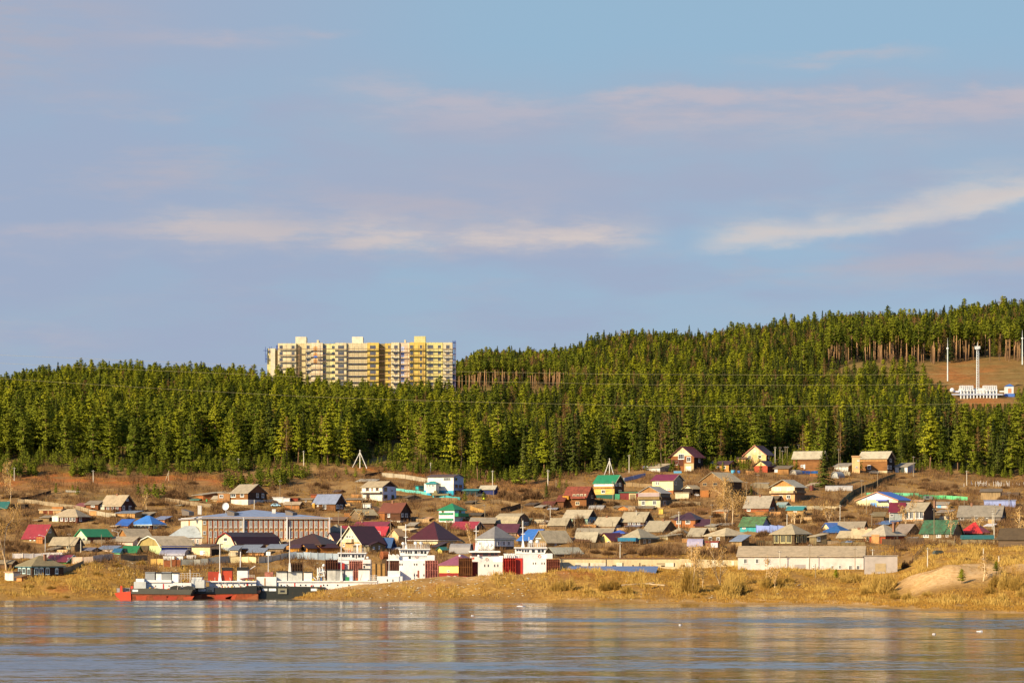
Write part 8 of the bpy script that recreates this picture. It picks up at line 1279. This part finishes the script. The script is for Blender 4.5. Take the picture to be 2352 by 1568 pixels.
def build_small():
    car('B', 1470, 388, 125, '#2c3040', 'dark saloon car parked beside the log house on white plinth'); car('B', 1520, 436, 120, '#9cc4d0', 'pale blue car parked below the dark saloon car'); car('C', 1700, 328, 210, '#8a7a48', 'olive flatbed truck before the white house with turquoise base', 'truck', cat='truck', name='flatbed_truck')
    car('E', 1475, 312, 90, '#e8e4dc', 'white car parked in the open carport'); car('G', 955, 360, 110, '#7c8478', 'grey van parked on the meadow behind the glazed veranda house', 'van', cat='van', name='parked_van'); car('U', 285, 520, 85, '#f4f0e8', 'white truck cab by the forest edge left of the wide grey shed', 'van', cat='truck', name='parked_truck')
    car('U', 600, 530, 110, '#20242c', 'black car under the wide grey shed roof'); car('F', 1510, 884, 120, '#8a98b0', 'blue grey car in the yard left of the red brick house'); car('V', 1610, 512, 120, '#6a5a4c', 'brown car parked below the log house near the forest end'); car('D', 380, 318, 120, '#1c1c20', 'black car by the blue open shelter')
    person('D', 406, 372, 52, '#e8f020', '#2c2c30', 'person in a yellow high visibility vest on the path below the blue open shelter'); person('A', 1362, 1062, 62, '#e02c1c', '#c83020', 'person in red bending over by the peach panel fence', .8)
    # bins, tubs, tarps
    for n, (c, X, Y, w, h, col, kind, lab, nm) in enumerate([('U', 1453, 570, 56, 38, '#5cc0d8', 'metal', 'turquoise water tank beside the small ochre cabin', 'water_tank'), ('U', 1532, 570, 40, 30, '#3a80c8', 'metal', 'blue barrel right of the turquoise water tank', 'barrel'), ('U', 985, 510, 40, 30, '#2a6cc8', 'metal', 'blue barrel beside the three storey timber house', 'barrel'), ('U', 708, 572, 104, 28, '#6cb4d0', 'paint', 'light blue trough before the three storey timber house', 'trough'),
            ('B', 225, 1078, 132, 48, '#faf0de', 'plaster', 'wide white box above the ochre fence panels', 'storage_box'), ('B', 358, 1076, 78, 46, '#faf0de', 'plaster', 'small white box between two larger ones on the fence top', 'storage_box'), ('B', 498, 1064, 114, 44, '#f6ead4', 'plaster', 'white box below the cream workshop', 'storage_box'), ('B', 685, 372, 20, 28, '#4cc060', 'metal', 'green barrel before the wide wooden shed', 'barrel'), ('F', 1045, 238, 50, 62, '#7a3c2c', 'metal', 'red brown tank behind the long silver greenhouse', 'water_tank'), ('F', 880, 226, 24, 56, '#5a4a38', 'metal', 'dark upright barrel beside the pink balcony house', 'barrel'), ('M', 268, 500, 2, 2, '#c8c0b0', 'metal', '', '')]):
        if not lab: continue
        px, py = PX(c, X, Y); D = dist_at(px, py); s = D / F / CR[c][2]; e = empty(nm, (wx(px, D), D, ground_pd(px, D))); tag(e, lab, nm.replace('_', ' ')); W_, H_ = w * s, h * s
        if nm in ('barrel', 'water_tank'): m = MB(); m.lathe([(W_ * .5, -.3), (W_ * .5, H_ * .33), (W_ * .53, H_ * .35), (W_ * .5, H_ * .37), (W_ * .5, H_ * .95), (W_ * .46, H_), (.01, H_)], 12); m.build('drum', mat(kind, col), e); MB().lathe([(W_ * .12, H_), (W_ * .12, H_ + .12), (.01, H_ + .12)], 8).build('cap', mat('metal', '#8a8a84'), e)
        else: MB().box(-W_ / 2, W_ / 2, 0, 1.4, -.4, H_).build('body', mat(kind, col), e); MB().box(-W_ / 2 - .08, W_ / 2 + .08, -.08, 1.48, H_, H_ + .12).build('lid', mat('metal', '#b8b0a0'), e)
    px, py = PX('G', 1075, 1000); D = dist_at(px, py); e = empty('overturned_boat', (wx(px, D), D, ground_pd(px, D)), R(25)); tag(e, 'grey green boat lying upturned on the slope above the sand mound', 'boat'); m = MB(); m.prism([(-1.7, 0), (1.7, 0), (1.4, .75), (1.1, 1.0), (-1.1, 1.0), (-1.5, .6)], -.6, .6); m.build('hull', mat('paint', '#5a5a48'), e); MB().box(-1.2, 1.2, -.08, .08, .98, 1.1).build('keel', mat('paint', '#3c3a30'), e)
    px, py = PX('C', 1020, 1075); D = 866; e = empty('rusty_tank', (wx(px, D), D, wz(py, D))); tag(e, 'round rusty tank lying behind the tall ferry', 'tank'); r = 1.3; m = MB(); m.tube((-.9, 0, r), (.9, 1, r), r, None, 14); m.build('drum', mat('rust', '#9a5428'), e); MB().box(-.8, .8, -.5, 1, -1.5, .35).build('cradle', mat('plank', '#5a4228'), e)
    # firewood and plank piles in the yards
    rg = np.random.default_rng(12); spots = [('A', 1130, 540), ('A', 700, 470), ('A', 1010, 880), ('A', 1200, 870), ('A', 760, 1010), ('B', 1660, 430), ('B', 870, 390), ('B', 1000, 1030), ('B', 1390, 1010), ('C', 560, 420), ('C', 700, 330), ('C', 580, 560), ('C', 1230, 700), ('C', 1380, 600), ('C', 1480, 620), ('C', 1180, 790), ('D', 340, 660), ('D', 1080, 640), ('D', 1300, 640), ('D', 1130, 690), ('D', 1690, 690), ('E', 1120, 640), ('E', 1650, 720), ('E', 690, 480), ('E', 1480, 640), ('E', 1350, 860), ('F', 420, 530), ('F', 1120, 470), ('F', 1290, 880), ('F', 1000, 590), ('F', 610, 540), ('G', 560, 650), ('G', 1150, 590), ('G', 840, 640), ('G', 1720, 640), ('U', 1680, 590), ('V', 900, 540), ('V', 1290, 525), ('G', 1480, 620), ('E', 560, 720)]
    for i, (c, X, Y) in enumerate(spots):
        px, py = PX(c, X, Y); D = dist_at(px, py); w, h = rg.uniform(1.0, 2.2), rg.uniform(.7, 1.5); e = empty('woodpile', (wx(px, D), D, ground_pd(px, D)), rg.uniform(-.5, .3)); col = ('#d89a58', '#b8783c', '#c8b48c', '#a08460', '#e0b478')[i % 5]
        tag(e, auto_label(('orange plank pile', 'brown firewood stack', 'pale plank pile', 'grey board stack', 'yellow timber stack')[i % 5], px, py), 'woodpile', 'wood piles in the yards'); m = MB()
        for r_ in range(3):
            for q in range(4): z0 = h * r_ / 3; yy = -.5 + q * .3; m.box(-w + rg.uniform(-.2, .1), w + rg.uniform(-.1, .2), yy, yy + .28, z0 - (.3 if r_ == 0 else 0), z0 + h / 3 - .03)
        m.build('plank_stack', mat('plank', col), e); MB().box(-w * .9, w * .9, -.6, .8, h + .0, h + .07).build('cover_sheet', mat('slate', '#8a8474'), e)
    # driftwood and planks on the bank
    for i, (c, a, b, q, d, r, lab) in enumerate((('E', 560, 1392, 950, 1360, .25, 'long pale driftwood log on the golden bank'), ('E', 810, 1368, 1085, 1392, .28, 'second driftwood log crossing the long pale one'), ('E', 930, 1425, 1010, 1405, .18, 'short dark driftwood log below the crossing logs'), ('F', 625, 1398, 850, 1372, .22, 'pale plank log lying below the warehouse windows'), ('F', 880, 1390, 945, 1374, .2, 'short pale log below the warehouse gate'), ('E', 575, 1020, 700, 995, .3, 'dark fallen log above the cream river wall'))):
        p0, p1 = PX(c, a, b), PX(c, q, d); D0, D1 = dist_at(*p0), dist_at(*p1); A = Vector((wx(p0[0], D0), D0, ground_pd(p0[0], D0) + .15)); B = Vector((wx(p1[0], D1), D1, ground_pd(p1[0], D1) + .2)); 
        if (B - A).length > 45: B = A + (B - A).normalized() * 45
        e = MB().tube((0, 0, 0), B - A, r, r * .7, 7).build('driftwood_log', mat('plank', '#d8b888' if i not in (2, 5) else '#4a3a28'), None, A); tag(e, lab, 'log', 'driftwood logs')
    # ice floes
    for i, (X, Y, w) in enumerate(((875, 1394, 9), (905, 1396, 6), (945, 1408, 8), (1198, 1391, 46), (1085, 1413, 12), (1562, 1434, 15), (2145, 1455, 16), (2250, 1449, 26))):
        px, py = X * .4354, Y * .4354; D = CH * F / (py - HY); s = D / F; w_ = w * .4354 * s * .3; rng = np.random.default_rng(i); n = 9; ring = [(w_ * rng.uniform(.6, 1.1) * math.cos(6.283 * k / n), 1.2 * w_ ** .4 * rng.uniform(.6, 1.1) * math.sin(6.283 * k / n)) for k in range(n)]
        m = MB(); m.add([(x, y, -.15) for x, y in ring] + [(x * .85, y * .85, .10 + rng.uniform(0, .14)) for x, y in ring], [tuple(range(n, 2 * n))] + [(k, (k + 1) % n, (k + 1) % n + n, k + n) for k in range(n)])
        tag(m.build('ice_floe', mat('plaster', '#d8d0c8'), None, (wx(px, D), D, 0)), 'small white ice floe drifting on the river', 'ice floe', 'ice floes on the river')
    # white posts of the upper meadow
    rng = np.random.default_rng(3); P = [(1388, 150), (1487, 155), (1475, 135), (1525, 130), (1745, 135), (1690, 165), (1660, 120), (2035, 170), (1975, 165), (2020, 140), (2108, 140), (2055, 165), (1870, 150)] + [(1550 + 8 * k + rng.uniform(-3, 3), 140 + rng.uniform(-15, 20)) for k in range(14)] + [(1775 + 9 * k, 140 + rng.uniform(-15, 15)) for k in range(8)] + [(1900 + 9 * k, 140 + rng.uniform(-10, 15)) for k in range(5)]
    for i, (X, Y) in enumerate(P):
        px, py = PX('G', X, 192 - (i % 3) * 6); D = dist_at(px, py); s = D / F / 12.063; H = (190 - Y) * s; m = MB(); m.tube((0, 0, -.5), (rng.uniform(-.3, .3) if i > 12 else 0, 0, max(H, .8)), .075, .06, 6); tag(m.build('white_post', mat('concrete', '#f4ead6'), None, (wx(px, D), D, ground_pd(px, D))), 'white post standing in the meadow under the forest edge', 'post', 'white posts in the upper meadow')
    # overhead lines across the hill
    for nm, pts, lab in (('a', [(-140, 349), (60, 357), (199, 362.8), (300, 366.3), (455, 371), (600, 373.5), (760, 374.4), (875, 374.2), (1024, 372.7), (1180, 370)], 'topmost thin wire crossing before the apartment block'), ('b', [(-140, 356), (80, 366.6), (190, 371.6), (300, 376.3), (480, 381), (650, 384.2), (780, 384.8), (875, 384.4), (1024, 382.7), (1180, 380)], 'middle thin wire crossing the forest'), ('c', [(-140, 369), (0, 378), (150, 387.5), (300, 395.8), (400, 399.4), (512, 402.4), (650, 405.3), (760, 405.8), (875, 405), (1024, 402), (1180, 398)], 'lowest thin wire crossing the forest')):
        W = [Vector((wx(x, 1040), 1040, wz(y, 1040))) for x, y in pts]; m = MB(); o = W[0]
        for a, b in zip(W, W[1:]): m.tube(a - o, b - o, .03, None, 5)
        tag(m.build('power_line', mat('metal', '#c0b078'), None, o), lab, 'power line', 'overhead wires over the forest')
    # the cleared site with masts
    def base(X, Y): px, py = PX('R', X, Y); D = dist_at(px, py, 1290); return px, py, D
    for X, Y0, Y1, lab in ((828, 570, 1060, 'slim white lightning mast at the left side of the cleared slope'), (1680, 480, 872, 'slim white lightning mast at the right picture edge')):
        px, py, D = base(X, Y1); s = D / F / 11.4; e = empty('lightning_mast', (wx(px, D), D, ground_pd(px, D))); tag(e, lab, 'mast', 'masts on the cleared slope'); H = (Y1 - Y0) * s
        MB().tube((0, 0, -1), (0, 0, H * .77), .34, .22, 7).build('shaft', mat('paint', '#eef2e4'), e); MB().tube((0, 0, H * .77), (0, 0, H), .14, .04, 5).build('spike', mat('paint', '#f4f4ea'), e); MB().lathe([(.3, H * .74), (.55, H * .745), (.55, H * .77), (.3, H * .775)], 8).build('collar', mat('paint', '#f8f4ea'), e)
    px, py, D = base(1168, 1205); s = D / F / 11.4; e = empty('radio_tower', (wx(px, D), D, ground_pd(px, D))); tag(e, 'white lattice radio tower with antenna platform on the cleared slope', 'radio tower', 'masts on the cleared slope'); H = (1205 - 700) * s; m = MB()
    for a in (0, 2.094, 4.189): m.tube((.75 * math.cos(a), .75 * math.sin(a), -1), (.6 * math.cos(a), .6 * math.sin(a), H), .13, None, 5)
    for k in range(18):
        for a in (0, 2.094, 4.189): z0, z1 = H * k / 18, H * (k + 1) / 18; m.tube((.72 * math.cos(a), .72 * math.sin(a), z0), (.72 * math.cos(a + 2.094), .72 * math.sin(a + 2.094), z1), .07, None, 4)
    m.build('lattice', mat('paint', '#f0f0e4'), e); MB().lathe([(.2, H), (1.1, H), (1.1, H + .3), (.2, H + .3)], 12).build('platform', mat('paint', '#f4f0e4'), e); MB().tube((0, 0, H), (0, 0, H + 85 * s), .2, .04, 6).build('spike', mat('paint', '#f8f4ea'), e)
    for a in np.linspace(0, 6.28, 7)[:-1]: MB().box(1.15 * math.cos(a) - .12, 1.15 * math.cos(a) + .12, 1.15 * math.sin(a) - .1, 1.15 * math.sin(a) + .1, H + .2, H + 1.5).build('antenna', mat('paint', '#fbf6ec'), e)
    px, py, D = base(1150, 1232); D -= 4; z0 = ground_pd(px, D); e = empty('pipe_station', (wx(px, D), D, z0)); tag(e, 'white pipe racks of a gas station at the foot of the radio tower', 'pipe station'); s = D / F / 11.4; x = lambda X: wx(PX('R', X, 0)[0], D) - e.location.x; z = lambda Y: wz(PX('R', 0, Y)[1], D) - z0
    WHT = mat('paint', '#f8f2e4')
    for X0, X1 in ((975, 1115), (1242, 1385)):
        m = MB()
        for X in np.linspace(X0, X1, 7): m.box(x(X) - .2, x(X) + .2, -.2, .2, -1, z(1110)); m.box(x(X) - .15, x(X) + .15, 3, 3.3, -1, z(1110)); m.box(x(X) - .12, x(X) + .12, -.2, 3.3, z(1118), z(1110))
        for Y in (1112, 1140, 1165): m.box(x(X0), x(X1), -.25, .1, z(Y + 5), z(Y))
        m.build('rack', WHT, e)
    for X0, X1, Y0, Y1 in ((960, 1140, 1150, 1200), (1180, 1240, 1140, 1200), (1250, 1400, 1150, 1205), (1110, 1160, 1140, 1215)): MB().box(x(X0), x(X1), 1.2, 2.6, z(Y1), z(Y0)).build('pipe_bank', mat('metal', '#eee8d8'), e)
    for i in range(12): X = 975 + i * 37; m = MB(); m.lathe([(.3, -1), (.3, z(1180)), (.55, z(1175)), (.55, z(1168)), (.2, z(1160))], 8, x(X), -1.2); m.build('valve', WHT, e)
    MB().box(x(868), x(1450), -1.6, -.9, z(1222), z(1208)).build('walkway', mat('paint', '#ccd0d8'), e); MB().box(x(890), x(960), 0, 1, z(1190), z(1172)).build('pipe', mat('paint', '#d8d8e0'), e); MB().box(x(1420), x(1490), 0, 1, z(1186), z(1172)).build('pipe', WHT, e); ball(e, 'tank', 'R', 880, 1165, 1.1, D)
    px, py, D = base(1535, 1225); D -= 3; z0 = ground_pd(px, D); s = D / F / 11.4; e = empty('control_hut', (wx(px, D), D, z0)); tag(e, 'small white control hut with blue roof and blue base on the cleared slope', 'hut'); w, h = 90 * s, 118 * s
    MB().box(-w / 2, w / 2, 0, 4, h * .3, h).build('wall', mat('metal', '#f6eede'), e); MB().box(-w / 2 - .4, w / 2 + .4, -.3, 4.3, -1, h * .28).build('base', mat('paint', '#5a80c8'), e); MB().prism([(-w / 2 - .3, h), (w / 2 + .3, h), (0, h + 1.1)], -.3, 4.3).build('roof', mat('metal', '#4a80c8'), e); MB().box(-.8, .8, -.06, 0, h * .35, h * .8).build('door', mat('paint', '#e8a070'), e)
build_houses(); build_ships(); build_apartments(); build_fences(); build_poles(); build_small()
build_saplings(); build_forest(); build_bushes(); build_grass(); build_birches()
